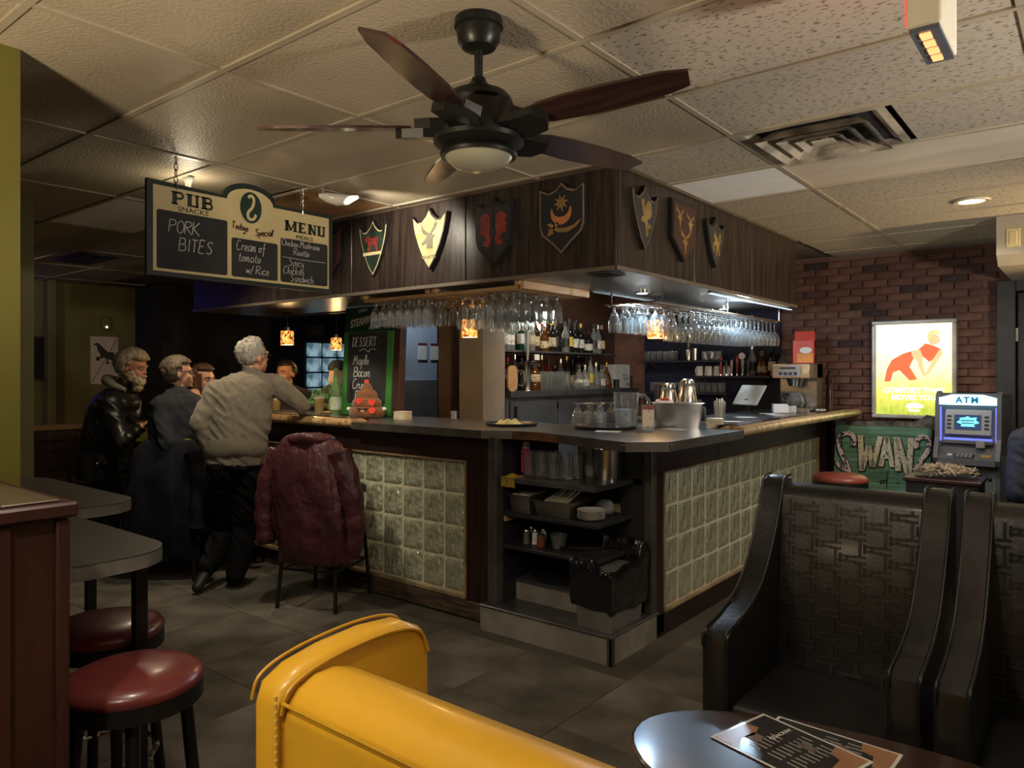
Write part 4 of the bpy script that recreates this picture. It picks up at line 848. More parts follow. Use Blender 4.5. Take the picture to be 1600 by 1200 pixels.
def bottle(shape, gc, lc, cc, loc, where, k, grp):
    key = (shape, gc, lc, cc); P = BP[shape]; r, a, b = LB[shape]
    if key not in bcache:
        me = MB().lathe(P, 16).mesh('bottle', True, 60); me.materials.append(BC[gc])
        lm = MB().lathe([(r,a),(r,b)], 16, cap=False).mesh('label', True); lm.materials.append(LC[lc])
        zt = P[-1][1]; cm = MB().lathe([(.0175,zt-.03),(.0175,zt+.012),(.0,zt+.014)], 12).mesh('cap', True); cm.materials.append(CC[cc]); bcache[key] = (me, lm, cm)
    o = bpy.data.objects.new('bottle', bcache[key][0]); link(o); o.location = loc; o.rotation_euler = (0,0,rnd.random()*6)
    setp(o, '%s bottle with %s label, %s from left %s' % (gc, lc, ORD[k], where), 'bottle', grp)
    for nm, me in zip(('label','cap'), bcache[key][1:]): q = bpy.data.objects.new(nm, me); link(q, o)
UP = [('slim','clear','white','silver'),('round','clear','white','silver'),('round','clear','white','gold'),('slim','green','white','black'),('round','blue','blue','silver'),('slim','clear','cream','gold'),('round','brown','cream','red'),('squat','amber','cream','cork'),('round','brown','cream','black'),('round','dark','cream','gold'),('slim','dark','black','black'),('round','clear','black','black'),('slim','dark','yellow','black'),('round','dark','white','black'),('slim','dark','black','black'),('round','dark','white','gold'),('squat','dark','white','black'),('round','clear','black','black'),('round','clear','white','silver'),('round','dark','cream','cork')]
for k, (s, g, l, c_) in enumerate(UP): bottle(s, g, l, c_, (-4.06+rnd.uniform(-.03,.03), 4.90+k*.088, 1.70), 'on the upper liquor shelf', k, 'bottles on the upper liquor shelf')
UP2 = [('round','clear','black','silver'),('slim','brown','cream','black'),('round','green','black','gold'),('squat','clear','cream','black'),('round','dark','black','red'),('slim','clear','black','silver'),('round','amber','cream','black'),('round','clear','white','black')]
for k, (s, g, l, c_) in enumerate(UP2): bottle(s, g, l, c_, (-4.19, 4.94+k*.19, 1.70), 'in the upper back row', k, 'back row of the upper liquor shelf')
LO = [('round','clear','white','silver'),('slim','dark','black','black'),('round','amber','cream','red'),('slim','clear','cream','silver'),('round','brown','black','black'),('slim','red','orange','red'),('round','clear','cream','black'),('slim','amber','orange','silver'),('round','red','cream','black'),('squat','dark','black','black'),('round','clear','black','silver'),('slim','brown','cream','gold'),('round','dark','cream','black'),('slim','clear','white','silver'),('round','green','cream','gold')]
for k, (s, g, l, c_) in enumerate(LO): bottle(s, g, l, c_, (-4.205, 4.98+k*.105, 1.345), 'in the lower back row', k, 'back row on the lower liquor counter')
LO2 = [('squat','clear','white','black'),('squat','clear','white','silver'),('slim','clear','yellow','black'),('fat','clear','blue','silver'),('squat','clear','white','black'),('fat','amber','cream','gold')]
for k, (s, g, l, c_) in enumerate(LO2): bottle(s, g, l, c_, (-3.99-.0*k, 6.04+k*.102, 1.345), 'at the front of the lower counter', k, 'front row on the lower liquor counter')
pint_g = glass_thing('pint_glass', 'tall tumbler in the cluster on the lower liquor counter', 'tumblers on the lower liquor counter', [(.0,0),(.030,0),(.031,.004),(.038,.17),(.036,.17),(.029,.01),(.0,.01)])
hang_many([(-3.97-j*.078, 5.40+i*.078, 1.345) for j in range(2) for i in range(6)], pint_g)
shot_p = [(.0,0),(.020,0),(.021,.004),(.026,.065),(.024,.065),(.019,.01),(.0,.01)]
hang_many([(-3.93-j*.06, 5.88+i*.056, 1.345) for j in range(2) for i in range(4)], glass_thing('shot_glass', 'small shot glass in the row on the lower liquor counter', 'shot glasses on the lower liquor counter', shot_p))
def pitcher(label, loc, rz, fill=None, s=1.0):
    t = thing('pitcher', label, 'pitcher', loc, rz)
    obj('jug', MB().lathe([(.0,0),(.058*s,0),(.060*s,.005),(.066*s,.10),(.070*s,.19*s),(.067*s,.19*s),(.063*s,.10),(.056*s,.01),(.0,.01)], 24, cap=False), glass, t, True, 60)
    obj('handle', MB().tube([(.066*s,0,.17*s),(.10*s,0,.175*s),(.122*s,0,.15*s),(.122*s,0,.08*s),(.10*s,0,.045*s),(.064*s,0,.05*s)], .011, 8), glass, t, True)
    if fill: obj('contents', MB().lathe([(.0,.012),(.055*s,.012),(.063*s,.11),(.0,.112)], 24), fill, t, True, 60)
    return t
pitcher('ribbed beer pitcher beside the taupe pillar on the lower liquor counter', (-3.99,4.97,1.345), R(40), mat('cloudy_ice', (.55,.52,.45), .3, var=.2))
pitcher('water pitcher with ice beside the upturned glasses on the tray', (-2.265,3.945,1.1705), R(38), mat('ice_water', (.75,.82,.88), .12, trans=.5, vs=30, var=.15), 1.12)
tp = thing('beer_tap', 'chrome beer tap tower with a tall pale handle', 'beer tap', (-3.915,5.11,1.345))
obj('column', MB().lathe([(.0,0),(.045,0),(.045,.01),(.03,.015),(.03,.25),(.034,.26),(.0,.27)], 18), chrome, tp, True); obj('faucet', MB().tube([(0,0,.24),(.06,.03,.25),(.10,.05,.22)], .012, 8), chrome, tp, True)
obj('tap_handle', MB().lathe([(.010,.27),(.014,.33),(.018,.45),(.026,.53),(.022,.57),(.0,.575)], 12), mat('tap_handle_pale', (.30,.28,.26), .35), tp, True); obj('price_tag', MB().box(.03,.036,.06,.13,.27,.32), whitep, tp)
jg = thing('growler', 'amber glass jug with two labels on the lower liquor counter', 'jug', (-3.97,5.27,1.345)); obj('jug', MB().lathe([(.0,0),(.062,0),(.064,.01),(.064,.15),(.04,.19),(.02,.2),(.02,.22),(.0,.22)], 20), BC['amber'], jg, True, 60); obj('label', MB().lathe([(.0645,.08),(.0645,.145)], 20, cap=False), LC['cream'], jg, True)
bx_ = thing('carton', 'white cardboard carton at the end of the liquor counter', 'box', (-4.05,6.82,1.345), R(-6))
obj('box', MB().box(-.10,.10,-.13,.13,0,.245,.002), mat('white_carton', (.55,.56,.58), .6), bx_); text('ITEMS', .03, blackp, bx_, frame((.101,.03,.13),(0,1,0),(0,0,1)), .0006); obj('printed_patch', MB().box(.1,.1008,.08,.105,.02,.05).box(.1,.1008,.02,.1,.085,.09).box(.1,.1008,.02,.1,.10,.105), blackp, bx_)
setp(obj('tumbler', MB().lathe([(.0,0),(.028,0),(.034,.09),(.032,.09),(.0,.01)], 16, cap=False, c=(0,0,0)), blackp, None, True), 'black plastic tumbler before the white carton', 'cup').location = (-3.92,6.63,1.345)
setp(obj('cutting_board', MB().prism(rrect(-.02,.10,0,.22,.05), -.008,.008, frame((0,0,0),(0,1,0),(0,0,1))), oakl), 'small wooden paddle board leaning at the taupe pillar', 'board').location = (-3.895,4.83,1.345)
# navy wall shelves
def wshelf(name, label, x0, x1, z):
    t = thing(name, label, 'shelf', (0,0,0)); obj('board', MB().box(x0,x1,6.93,7.16,z-.022,z,.002), mat('navy_shelf', (.03,.032,.05), .4), t)
    for x in (x0+.06,x1-.08): obj('bracket', MB().prism([(0,0),(.16,0),(0,-.07)], 0, .02, frame((x,7.16,z-.022),(0,-1,0),(0,0,1))), zedge, t)
wshelf('wall_shelf', 'top navy shelf with small glasses and shakers', -3.80, -2.88, 1.63); wshelf('wall_shelf', 'middle navy shelf with mugs and tap handles', -3.22, -2.44, 1.475); wshelf('wall_shelf', 'lower navy shelf with rows of small glasses', -3.74, -2.86, 1.305)
hang_many([(-3.76+i*.07, 7.0+j*.08, 1.63) for j in range(2) for i in range(5)], glass_thing('tumbler_glass', 'small tumbler on the left end of the top navy shelf', 'tumblers on the top navy shelf', [(.0,0),(.028,0),(.03,.004),(.033,.10),(.031,.10),(.027,.01),(.0,.01)]))
hang_many([(-3.70+i*.062, 7.0+j*.08, 1.305) for j in range(2) for i in range(13)], glass_thing('juice_glass', 'small juice glass lined up on the lower navy shelf', 'juice glasses on the lower navy shelf', [(.0,0),(.024,0),(.026,.004),(.028,.10),(.026,.10),(.023,.01),(.0,.01)]))
setp(obj('cocktail_shaker', MB().lathe([(.0,0),(.03,0),(.036,.10),(.03,.12),(.018,.15),(.016,.17),(.0,.175)], 16), steel, None, True), 'steel cocktail shaker on the top navy shelf', 'shaker').location = (-3.30,7.02,1.63)
setp(obj('cocktail_shaker', MB().lathe([(.0,0),(.026,0),(.032,.12),(.0,.125)], 16), steel, None, True), 'steel mixing cup without lid on the top navy shelf', 'shaker').location = (-3.22,7.0,1.63)
hang_many([(-3.12+i*.07, 7.02, 1.63) for i in range(3)], glass_thing('rocks_glass', 'wide rocks glass right of the shakers', 'rocks glasses on the top navy shelf', [(.0,0),(.034,0),(.036,.09),(.034,.09),(.032,.012),(.0,.012)]))
mg = thing('mug', 'white coffee mug upside down on the middle navy shelf', 'mug', (-3.17,7.0,1.475), 0, 'white mugs on the middle navy shelf')
obj('cup', MB().lathe([(.0,.095),(.030,.095),(.038,.085),(.041,0),(.038,0),(.034,.085),(.0,.09)], 20, cap=False), porc, mg, True); obj('handle', MB().tube([(-.015,-.036,.075),(-.015,-.06,.07),(-.015,-.062,.03),(-.015,-.038,.02)], .006, 6), porc, mg, True)
for i in range(1,4): dup(mg, (-3.17+i*.095,7.0,1.475), R(20*i))
THC = [(.45,.05,.05),(.04,.04,.05),(.5,.35,.25),(.4,.05,.05),(.6,.6,.6),(.1,.1,.1)]
for i, c_ in enumerate(THC):
    t = thing('tap_handle', ['short red','black','wooden','tall red','white lollipop','dark'][i]+' beer tap handle before the navy wall', 'tap handle', (-2.93+i*.055,6.96,1.475), group='beer tap handles')
    obj('lever', MB().lathe([(.0,0),(.012,0),(.008,.04),(.010,.05),(.016,.13 if i % 3 else .17),(.012,.15 if i % 3 else .19),(.0,.16 if i % 3 else .2)], 10), mat('tap_paint_%d' % i, c_, .3), t, True); obj('collar', MB().lathe([(.013,.0),(.013,.015),(.0,.016)], 10), chrome, t, True)
    if i == 4: obj('badge', MB().lathe([(.0,0),(.032,0),(.032,.01),(.0,.01)], 18, M=frame((0,-.012,.19),(1,0,0),(0,0,1))), porc, t)
for k, (s,g,l,c_) in enumerate([('round','clear','black','silver'),('squat','amber','cream','cork'),('round','dark','white','black'),('squat','clear','white','black')]): bottle(s,g,l,c_,(-2.60+k*.098-.05,7.05,1.475),'on the middle navy shelf',k,'bottles on the middle navy shelf')
# ============================================================ ON THE COUNTER
Z = 1.1632
def tray(label, loc, r, m=None):
    t = setp(obj('serving_tray', MB().lathe([(.0,0),(r*.93,0),(r,.016),(r*.99,.018),(r*.92,.006),(.0,.005)], 40), m or blackp, None, True), label, 'tray'); t.location = loc; return t
tray('round black tray with a folded yellow cloth', (-2.97,3.71,Z), .17)
def cloth(name, label, loc, rz, w, d, h, m, folds, seed):
    b = MB(); nx, ny = 22, 14; vs = []; fs = []
    for i in range(nx+1):
        for j in range(ny+1):
            u = i/nx*2-1; v = j/ny*2-1; e = max(0, 1-abs(u)**3)*max(0, 1-abs(v)**3)
            z = h*e*(.55+.45*math.sin(u*folds+seed)*math.cos(v*3+seed))+.004*noise.noise(Vector((u*4,v*4,seed)))
            vs.append((u*w*(1+.12*noise.noise(Vector((v*2,seed,0)))), v*d*(1+.2*noise.noise(Vector((u*2,0,seed)))), max(z,.0)))
    for i in range(nx):
        for j in range(ny): a = i*(ny+1)+j; fs.append((a,a+ny+1,a+ny+2,a+1))
    b.add(vs, fs); b.add([(x,y,-.001) for x,y,z in vs], fs)
    o = setp(obj(name, b, m, None, True, 80), label, 'cloth'); o.location = loc; o.rotation_euler = (0,0,rz); return o
yel = mat('yellow_rag', (.50,.42,.18), .9, vs=20, var=.15, bump=.4, bs=200)
cloth('bar_cloth', 'crumpled yellow bar cloth on the round black tray', (-2.985,3.70,Z+.007), R(40), .085, .05, .045, yel, 5, 2.0)
tray('round black tray carrying upturned stem glasses and the water pitcher', (-2.37,3.87,Z), .195)
upg = [(r,.145-z*.88) for r, z in goblet]
hang_many([(-2.50+i*.075+(j % 2)*.03, 3.77+j*.072, Z+.007) for j in range(4) for i in range(3) if not (i == 2 and j > 0)], glass_thing('upturned_glass', 'stem glass standing upside down on the round tray', 'upturned glasses on the tray', upg))
pn = thing('steel_bin', 'stainless steel insert pan full of cutlery packets', 'container', (-2.06,4.22,Z), R(34))
def pan(par, w, d, h, m, lip=.012):
    def rr(a,b,z): return [(x,y,z) for x,y in rrect(-a,a,-b,b,.018,2)]
    obj('pan', MB().loft([rr(w*.88,d*.85,0), rr(w,d,h), rr(w+lip,d+lip,h), rr(w+lip,d+lip,h+.004), rr(w-.003,d-.003,h+.004), rr(w*.86,d*.83,.004)], cap=True), m, par, True, 30)
pan(pn, .15, .075, .15, steel); obj('packets', MB().box(-.13,-.03,-.05,.05,.11,.172,.01), whitep, pn); obj('red_packets', MB().box(-.11,-.05,-.045,.02,.16,.182,.008), CC['red'], pn)
def airpot(label, loc, h):
    t = thing('coffee_flask', label, 'flask', loc); r = .062
    obj('body', MB().lathe([(.0,0),(r,0),(r*1.03,.01),(r*1.0,h*.55),(r*.82,h*.8),(r*.72,h*.86),(.0,h*.87)], 24), steel, t, True, 40); obj('collar', MB().lathe([(r*.74,h*.82),(r*.76,h*.86),(r*.7,h*.9),(.0,h*.9)], 24), mat('flask_grey', (.10,.105,.11), .35), t, True)
    obj('lid', MB().lathe([(.0,h),(.03,h),(.036,h*.97),(.045,h*.96),(.045,h*.9),(.0,h*.9)], 20), steel, t, True)
airpot('tall steel coffee flask on the right behind the steel bin', (-2.12,4.49,Z), .30); airpot('steel coffee flask on the left, half behind the steel bin', (-2.26,4.50,Z), .27)
fr_ = thing('flask_rack', 'black rack arm behind the coffee flasks', 'rack', (-2.38,4.56,Z)); obj('post', MB().box(-.012,.012,-.012,.012,0,.26), blackp, fr_); obj('shelf', MB().box(-.02,.05,.02,.22,.25,.262,.003), blackp, fr_)
ms = thing('table_card', 'drinks card in a clear stand on the counter', 'menu card', (-2.09,3.90,Z), R(-50+90))
obj('stand', MB().box(-.03,.03,-.045,.045,0,.004).box(-.037,.037,-.002,.002,.004,.15), mat('acrylic', (.8,.85,.88), .05, trans=.7), ms); obj('card', MB().box(-.033,.033,-.004,-.0025,.02,.148), mat('card_tan', (.55,.45,.34), .6, vs=60, col2=(.2,.1,.08), contrast=(.36,.42)), ms); obj('card_header', MB().box(-.033,.033,-.0048,-.004,.122,.148), mat('card_header_red', (.25,.05,.05), .6), ms)
def coasters(label, loc, n, rz=0, s=.048):
    t = thing('coaster_stack', label, 'coasters', loc, rz)
    for k in range(n): obj('coaster', MB().box(-s,s,-s,s,k*.0075,k*.0075+.006,.001), mat('coaster_cream', (.60,.53,.38), .8, var=.1) if k % 2 else mat('coaster_pale', (.66,.60,.46), .8, var=.1), t).rotation_euler = (0,0,rnd.uniform(-.12,.12))
coasters('stack of cream coasters on the right arm of the counter', (-1.86,4.33,Z), 8, R(20)); coasters('stack of cream coasters beside the chalkboard', (-3.98,3.70,Z), 8, R(10))
sg = thing('straw_glass', 'glass of white straws on the right arm of the counter', 'glass', (-2.02,4.78,Z)); obj('glass', MB().lathe(pint, 18, cap=False), glass, sg, True, 60)
for k in range(14): a = k*2.4; r0 = .022*math.sqrt(k/14); obj('straw', MB().tube([(r0*math.cos(a),r0*math.sin(a),.012),(r0*1.5*math.cos(a),r0*1.5*math.sin(a),.15+.006*(k % 4))], .003, 5), whitep, sg)
ps = thing('point_of_sale_tablet', 'tilted till tablet on a stand', 'till', (-2.33,6.02,Z), R(-25))
obj('screen', MB().box(-.14,.14,-.008,.008,0,.20,.006, Matrix.Translation((0,.0,.07)) @ Matrix.Rotation(R(-35),4,'X')), mat('tablet_grey', (.42,.38,.32), .4), ps); obj('stand', MB().box(-.06,.06,-.06,.10,0,.012,.004).box(-.02,.02,.02,.04,.012,.12), blackp, ps)
rp_ = thing('receipt_printer', 'black receipt printer with a paper curl behind the straws', 'printer', (-2.26,4.92,Z), R(20)); obj('body', MB().box(-.07,.07,-.08,.08,0,.10,.02), blackp, rp_, True); obj('paper', MB().loft([[(x,.02+.10*math.sin(q)-.06,.10+.05*math.cos(q)) for q in [k*.3 for k in range(7)]] for x in (-.04,.04)], cap=False, closed=False), whitep, rp_, True)
for k, (x, y, a) in enumerate([(-2.16,6.12,10),(-2.05,5.95,-30),(-2.12,5.5,40),(-2.0,4.95,15),(-2.22,3.66,20),(-2.0,4.05,-10)]):
    setp(obj('paper_slip', MB().box(-.07,.07,-.045,.045,0,.0015), whitep), 'loose white paper slip '+['beside the till','before the coffee machine','along the right counter','beneath the straw glass edge','at the counter corner before the round tray','beside the drinks card'][k], 'paper').location = (x,y,Z)
    bpy.context.scene.collection.objects[-1].rotation_euler = (0,0,R(a))
nb_ = thing('napkin_box', 'tipped white box of paper packets before the coffee machine', 'box', (-2.13,6.30,Z), R(30)); obj('box', MB().box(-.06,.06,-.04,.04,0,.075,.003), whitep, nb_)
for k in range(6): obj('packet', MB().box(.06+k*.012,.066+k*.012,-.035,.035,0,.06), porc, nb_)
cm_ = thing('coffee_machine', 'steel coffee machine with a glass pot', 'coffee machine', (-2.07,6.60,Z), 0)
obj('base', MB().box(-.16,.16,-.20,.16,0,.045,.004), steel, cm_); obj('tower', MB().box(-.16,.16,.0,.16,.045,.42,.006), steel, cm_); hd = obj('brew_head', MB().box(-.16,.16,-.20,.16,.29,.42,.006), steel, cm_)
obj('control_panel', MB().box(-.15,.08,-.206,-.2,.31,.40), mat('panel_silver', (.4,.4,.42), .35, metal=.6), hd)
for k in range(4): obj('button', MB().box(-.10+k*.042,-.072+k*.042,-.212,-.205,.32,.345,.003), mat('button_blue_black', (.03,.05,.10), .3), hd)
obj('name_plate', MB().box(-.09,.04,-.211,-.206,.372,.388), blackp, hd); obj('sticker', MB().box(.10,.14,-.206,-.2,.335,.375), cream, hd); obj('filter_basket', MB().lathe([(.0,.22),(.05,.225),(.07,.29),(.0,.29)], 20, (0,-.09,0)), steel, cm_, True)
obj('pot', MB().lathe([(.0,.048),(.065,.048),(.078,.075),(.072,.12),(.048,.15),(.05,.165),(.047,.165),(.045,.15),(.07,.12),(.074,.078),(.06,.052),(.0,.052)], 22, (0,-.09,0), cap=False), glass, cm_, True); obj('coffee', MB().lathe([(.0,.053),(.06,.053),(.072,.075),(.0,.078)], 22, (0,-.09,0)), mat('coffee', (.02,.008,.004), .1), cm_, True); obj('pot_handle', MB().tube([(-.05,-.09,.155),(-.10,-.1,.15),(-.11,-.1,.11),(-.08,-.1,.08)], .010, 8), blackp, cm_, True)
obj('red_tag', MB().box(-.175,-.16,-.19,-.15,.31,.37), CC['red'], cm_)
cbx = thing('snack_carton', 'open red and orange snack carton on top of the coffee machine', 'box', (-2.03,6.62,Z+.42), R(12))
gr = mat('carton_red', (.62,.06,.035), .45, var=.05); obj('carton', MB().box(-.085,.085,-.05,.05,0,.20,.002), gr, cbx); obj('lid_flap', MB().box(-.08,.085,.0,.006,.0,.09, 0, Matrix.Translation((0,.05,.198)) @ Matrix.Rotation(R(-15),4,'X')), gr, cbx)
obj('orange_front', MB().box(-.05,.08,-.0515,-.05,.01,.09), mat('carton_orange', (.75,.28,.04), .45), cbx); obj('oval_mark', MB().prism([(.02+.05*math.cos(q),.115+.028*math.sin(q)) for q in [k*PI/8 for k in range(16)]], 0, .0015, frame((0,-.05,0),(1,0,0),(0,0,1))), whitep, cbx)
setp(obj('pepper_mill', MB().lathe([(.0,0),(.04,0),(.042,.02),(.03,.05),(.033,.15),(.024,.22),(.034,.26),(.036,.30),(.02,.32),(.016,.335),(.02,.345),(.012,.36),(.0,.362)], 18), mat('mill_walnut', (.045,.022,.014), .25), None, True), 'tall dark wooden pepper mill at the wall end of the counter', 'pepper mill').location = (-1.90,6.93,Z)
crm = thing('creamer_bowl', 'low dish of creamers beside the coffee machine', 'dish', (-1.86,6.52,Z)); obj('dish', MB().lathe([(.0,0),(.05,0),(.062,.02),(.058,.02),(.0,.006)], 20), blackp, crm, True)
for k in range(5): obj('creamer', MB().lathe([(.0,.006),(.012,.006),(.016,.03),(.0,.031)], 10, (.03*math.cos(k*1.3),.03*math.sin(k*1.3),.002)), porc, crm, True)
# left arm of the counter
cbd = thing('chalkboard_sign', 'tall green framed dessert chalkboard standing on the bar', 'chalkboard', (-4.49,3.80,Z+.003), 0, rot=(R(-3),0,R(3)))
CM = frame((0,0,0),(1,0,0),(0,0,1)); grn = mat('board_green', (.05,.24,.045), .45, vs=5, var=.1); grd = mat('board_dark_green', (.012,.05,.022), .45)
obj('frame', MB().box(-.29,.27,-.012,.012,0,.86,.004), grd, cbd); obj('green_panel', MB().box(-.285,.265,-.015,-.012,.005,.66), grn, cbd); obj('slate', MB().prism(rrect(-.23,.205,.10,.655,.01), .015,.018, CM), board, cbd); obj('side_edge', MB().box(.27,.335,-.01,.06,0,.84,.003), mat('board_side_wood', (.05,.02,.015), .5), cbd)
slv = mat('board_silver_ink', (.50,.52,.50), .45, var=.05)
text('STEAMWHISTLE', .085, slv, cbd, frame((-.01,-.014,.755),(1,0,.16),(-.16,0,1)), .003, bold=.002, shear=.25, sx=.72); text('DRINK', .032, slv, cbd, frame((-.08,-.014,.83),(1,0,.12),(-.12,0,1)), .002); text('PILSNER', .034, slv, cbd, frame((.06,-.017,.69),(1,0,.08),(-.08,0,1)), .002, bold=.001)
CH = frame((0,-.018,0),(1,0,0),(0,0,1))
hand('DESSERT', .072, -.185, .545, CH, cbd, wd=.007, sx=.86)
fl_ = MB(); ribbon(fl_, smoothpts([(-.10,.51),(-.04,.525),(.0,.50),(.03,.525),(.09,.515)]), .005, CH); obj('chalk_flourish', fl_, chalk, cbd)
hand('Maple', .075, -.165, .40, CH, cbd, wd=.007); hand('Bacon', .075, -.155, .305, CH, cbd, wd=.007); hand('Crume', .075, -.165, .21, CH, cbd, wd=.007); hand('Brulee', .075, -.13, .115, CH, cbd, wd=.007)
obj('clip', MB().lathe([(.0,0),(.012,0),(.012,.006),(.0,.007)], 12, M=frame((-.01,-.016,.655),(1,0,0),(0,0,1))), chrome, cbd)
plu = thing('plush_toy', 'brown swirl plush toy with red heart eyes leaning on the chalkboard', 'plush toy', (-4.33,3.66,Z+.002), R(42))
brp = mat('brown_plush', (.20,.075,.025), .9, vs=30, var=.15, bump=.4, bs=180, sheen=.3)
obj('body', MB().lathe([(.0,0),(.11,.0),(.132,.02),(.135,.05),(.118,.078),(.105,.084),(.115,.10),(.105,.13),(.085,.145),(.078,.15),(.084,.165),(.07,.195),(.045,.21),(.042,.22),(.03,.245),(.012,.265),(.0,.268)], 26), brp, plu, True, 80)
redh = mat('heart_red', (.75,.06,.03), .6); HT = [(0,-.5),(.5,.05),(.48,.35),(.28,.5),(.08,.4),(0,.22),(-.08,.4),(-.28,.5),(-.48,.35),(-.5,.05)]
for x, z in ((-.045,.125),(.05,.115)): obj('heart_eye', MB().prism([(x+p[0]*.055, z+p[1]*.055) for p in HT], .098,.112, CM), redh, plu)
obj('cheek_patch', MB().prism([(.055+.026*math.cos(q),.06+.024*math.sin(q)) for q in [k*PI/7 for k in range(14)]], .115,.133, CM), redh, plu)
obj('mouth', MB().prism([(-.055,.08),(-.02,.072),(.02,.08),(.01,.055),(-.02,.045),(-.045,.055)], .11,.134, CM), blackp, plu); obj('tongue', MB().prism([(-.035,.058),(-.02,.064),(.0,.06),(-.005,.05),(-.02,.046)], .12,.1355, CM), mat('tongue_pink', (.7,.25,.22), .6), plu)
for sx in (-1,1): obj('hand_tuft', MB().ball((sx*.13,-.02,.065),(.02,.02,.016),10), porc, plu, True)
obj('tip_bow', MB().box(-.02,.015,-.012,.012,.255,.285,.006), redh, plu)
gb = thing('beer_bottle', 'large pale green beer bottle at the left of the chalkboard', 'bottle', (-4.70,3.66,Z)); obj('bottle', MB().lathe([(.0,0),(.042,0),(.044,.008),(.044,.17),(.036,.22),(.02,.28),(.016,.35),(.019,.352),(.019,.372),(.0,.375)], 18), mat('pale_green_glass', (.22,.36,.16), .1, trans=.45), gb, True, 60); obj('label', MB().lathe([(.0446,.05),(.0446,.15)], 18, cap=False), mat('green_label', (.35,.45,.30), .5, vs=40, col2=(.6,.65,.55), contrast=(.4,.5)), gb, True)
beer = mat('lager', (.85,.52,.07), .08, trans=.3, ior=1.33, var=.05); foam = mat('beer_foam', (.78,.70,.52), .8)
def beer_glass(label, loc, h=.155, fill=.8):
    t = thing('beer_glass', label, 'glass', loc, 0, 'beers on the bar'); obj('glass', MB().lathe([(.0,0),(.032,0),(.033,.006),(.046,h),(.044,h),(.031,.012),(.0,.012)], 20, cap=False), glass, t, True, 60)
    r = .031+.013*fill; obj('beer', MB().lathe([(.0,.0125),(.0305,.0125),(r-.001,h*fill-.012),(.0,h*fill-.012)], 20), beer, t, True, 60); obj('foam', MB().lathe([(.0,h*fill-.012),(r-.001,h*fill-.012),(r,h*fill),(.0,h*fill+.002)], 20), foam, t, True, 60)
beer_glass('full pint of lager standing between the sweater man and the green bottle', (-4.97,3.70,Z), .165, .85); beer_glass('pint of amber beer half hidden by the sweater man', (-5.6,3.72,Z), .15, .75)
setp(obj('cup', MB().lathe([(.0,0),(.03,0),(.034,.075),(.031,.075),(.028,.01),(.0,.01)], 18, cap=False), porc, None, True), 'small white ceramic cup between the beer and the green bottle', 'cup').location = (-4.84,3.78,Z)
wp = thing('card_holder', 'slanted wooden card holder behind the pint of lager', 'card holder', (-5.08,3.92,Z), R(15)); obj('board', MB().box(-.05,.05,-.008,.008,.022,.20,.003, Matrix.Rotation(R(12),4,'Y')), oakl, wp); obj('foot', MB().box(-.10,.09,-.05,.05,0,.012,.003), oakl, wp)
setp(obj('striped_can', MB().lathe([(.0,0),(.026,0),(.03,.006),(.03,.12),(.026,.128),(.0,.128)], 18), mat('can_pink_stripe', (.55,.16,.18), .3, vs=3, col2=(.7,.65,.6), stretch=(.1,.1,30), contrast=(.48,.52)), None, True), 'pink striped can behind the pint of lager', 'can').location = (-5.27,3.93,Z)
setp(obj('shot_glass', MB().lathe(shell(shot_p), 14, cap=False), glass, None, True), 'lone shot glass on the counter right of the coasters', 'glass').location = (-3.62,3.86,Z)
for k, (x, y) in enumerate(((-5.18,5.02),(-5.18,5.19))):
    t = thing('wall_card', ['left','right'][k]+' paper list pinned on the pale blue column', 'notice', (-5.188,y,1.63)); obj('paper', MB().box(0,.002,0,.125,0,.165), mat('notice_paper', (.55,.52,.48), .7, vs=50, col2=(.2,.18,.16), stretch=(1,1,4), contrast=(.36,.42)), t); obj('header', MB().box(.002,.003,0,.125,.14,.165), mat('notice_header', (.12,.03,.03), .6), t)
sc = thing('wall_sconce', 'small amber wall lamp in the passage behind the pale blue column', 'lamp', (-5.9,6.15,1.62)); obj('shade', MB().lathe([(.0,.12),(.05,.11),(.055,0),(.05,0)], 18, cap=False), shade_m, sc, True); obj('arm', MB().tube([(0,0,.12),(-.2,0,.16),(-.9,0,.16)], .008, 6), blackm, sc)
pf = thing('framed_picture', 'small framed picture above the blue glass block window', 'picture', (-8.76,6.29,2.01)); obj('frame', MB().box(0,.03,0,.32,0,.2,.004), blackp, pf); obj('print', MB().box(.03,.034,.03,.29,.025,.175), mat('picture_grey_blue', (.10,.11,.14), .3, vs=6, var=.4), pf)
# ============================================================ WAIT STATION CONTENTS
mugp = [(.0,0),(.036,0),(.038,.006),(.034,.03),(.040,.14),(.037,.14),(.031,.03),(.033,.012),(.0,.012)]
hang_many([(-2.62+i*.088, 3.44+j*.10, .9005) for j in range(2) for i in range(4)], glass_thing('beer_mug', 'heavy clear beer glass on the top wait station shelf', 'beer glasses on the wait station', mugp))
pk = thing('squeeze_bottle', 'pink juice bottle at the left of the wait station shelf', 'bottle', (-2.69,3.50,.9005)); obj('bottle', MB().box(-.028,.028,-.028,.028,0,.15,.012), mat('pink_juice', (.60,.08,.20), .2, vs=2), pk, True); obj('cap', MB().lathe([(.0,.19),(.02,.19),(.028,.15),(.0,.15)], 14), mat('clear_cap', (.5,.45,.42), .3), pk, True)
cdy = thing('orange_tip_tray', 'small white tray with two orange tipped bottles', 'tray', (-2.60,3.66,.9005)); obj('tray', MB().box(-.06,.06,-.05,.05,0,.05,.004), whitep, cdy)
for x in (-.03,.03): obj('orange_cap', MB().lathe([(.008,.05),(.006,.075),(.0,.085)], 10, (x,0,0)), mat('orange_tip', (.85,.16,.05), .4), cdy)
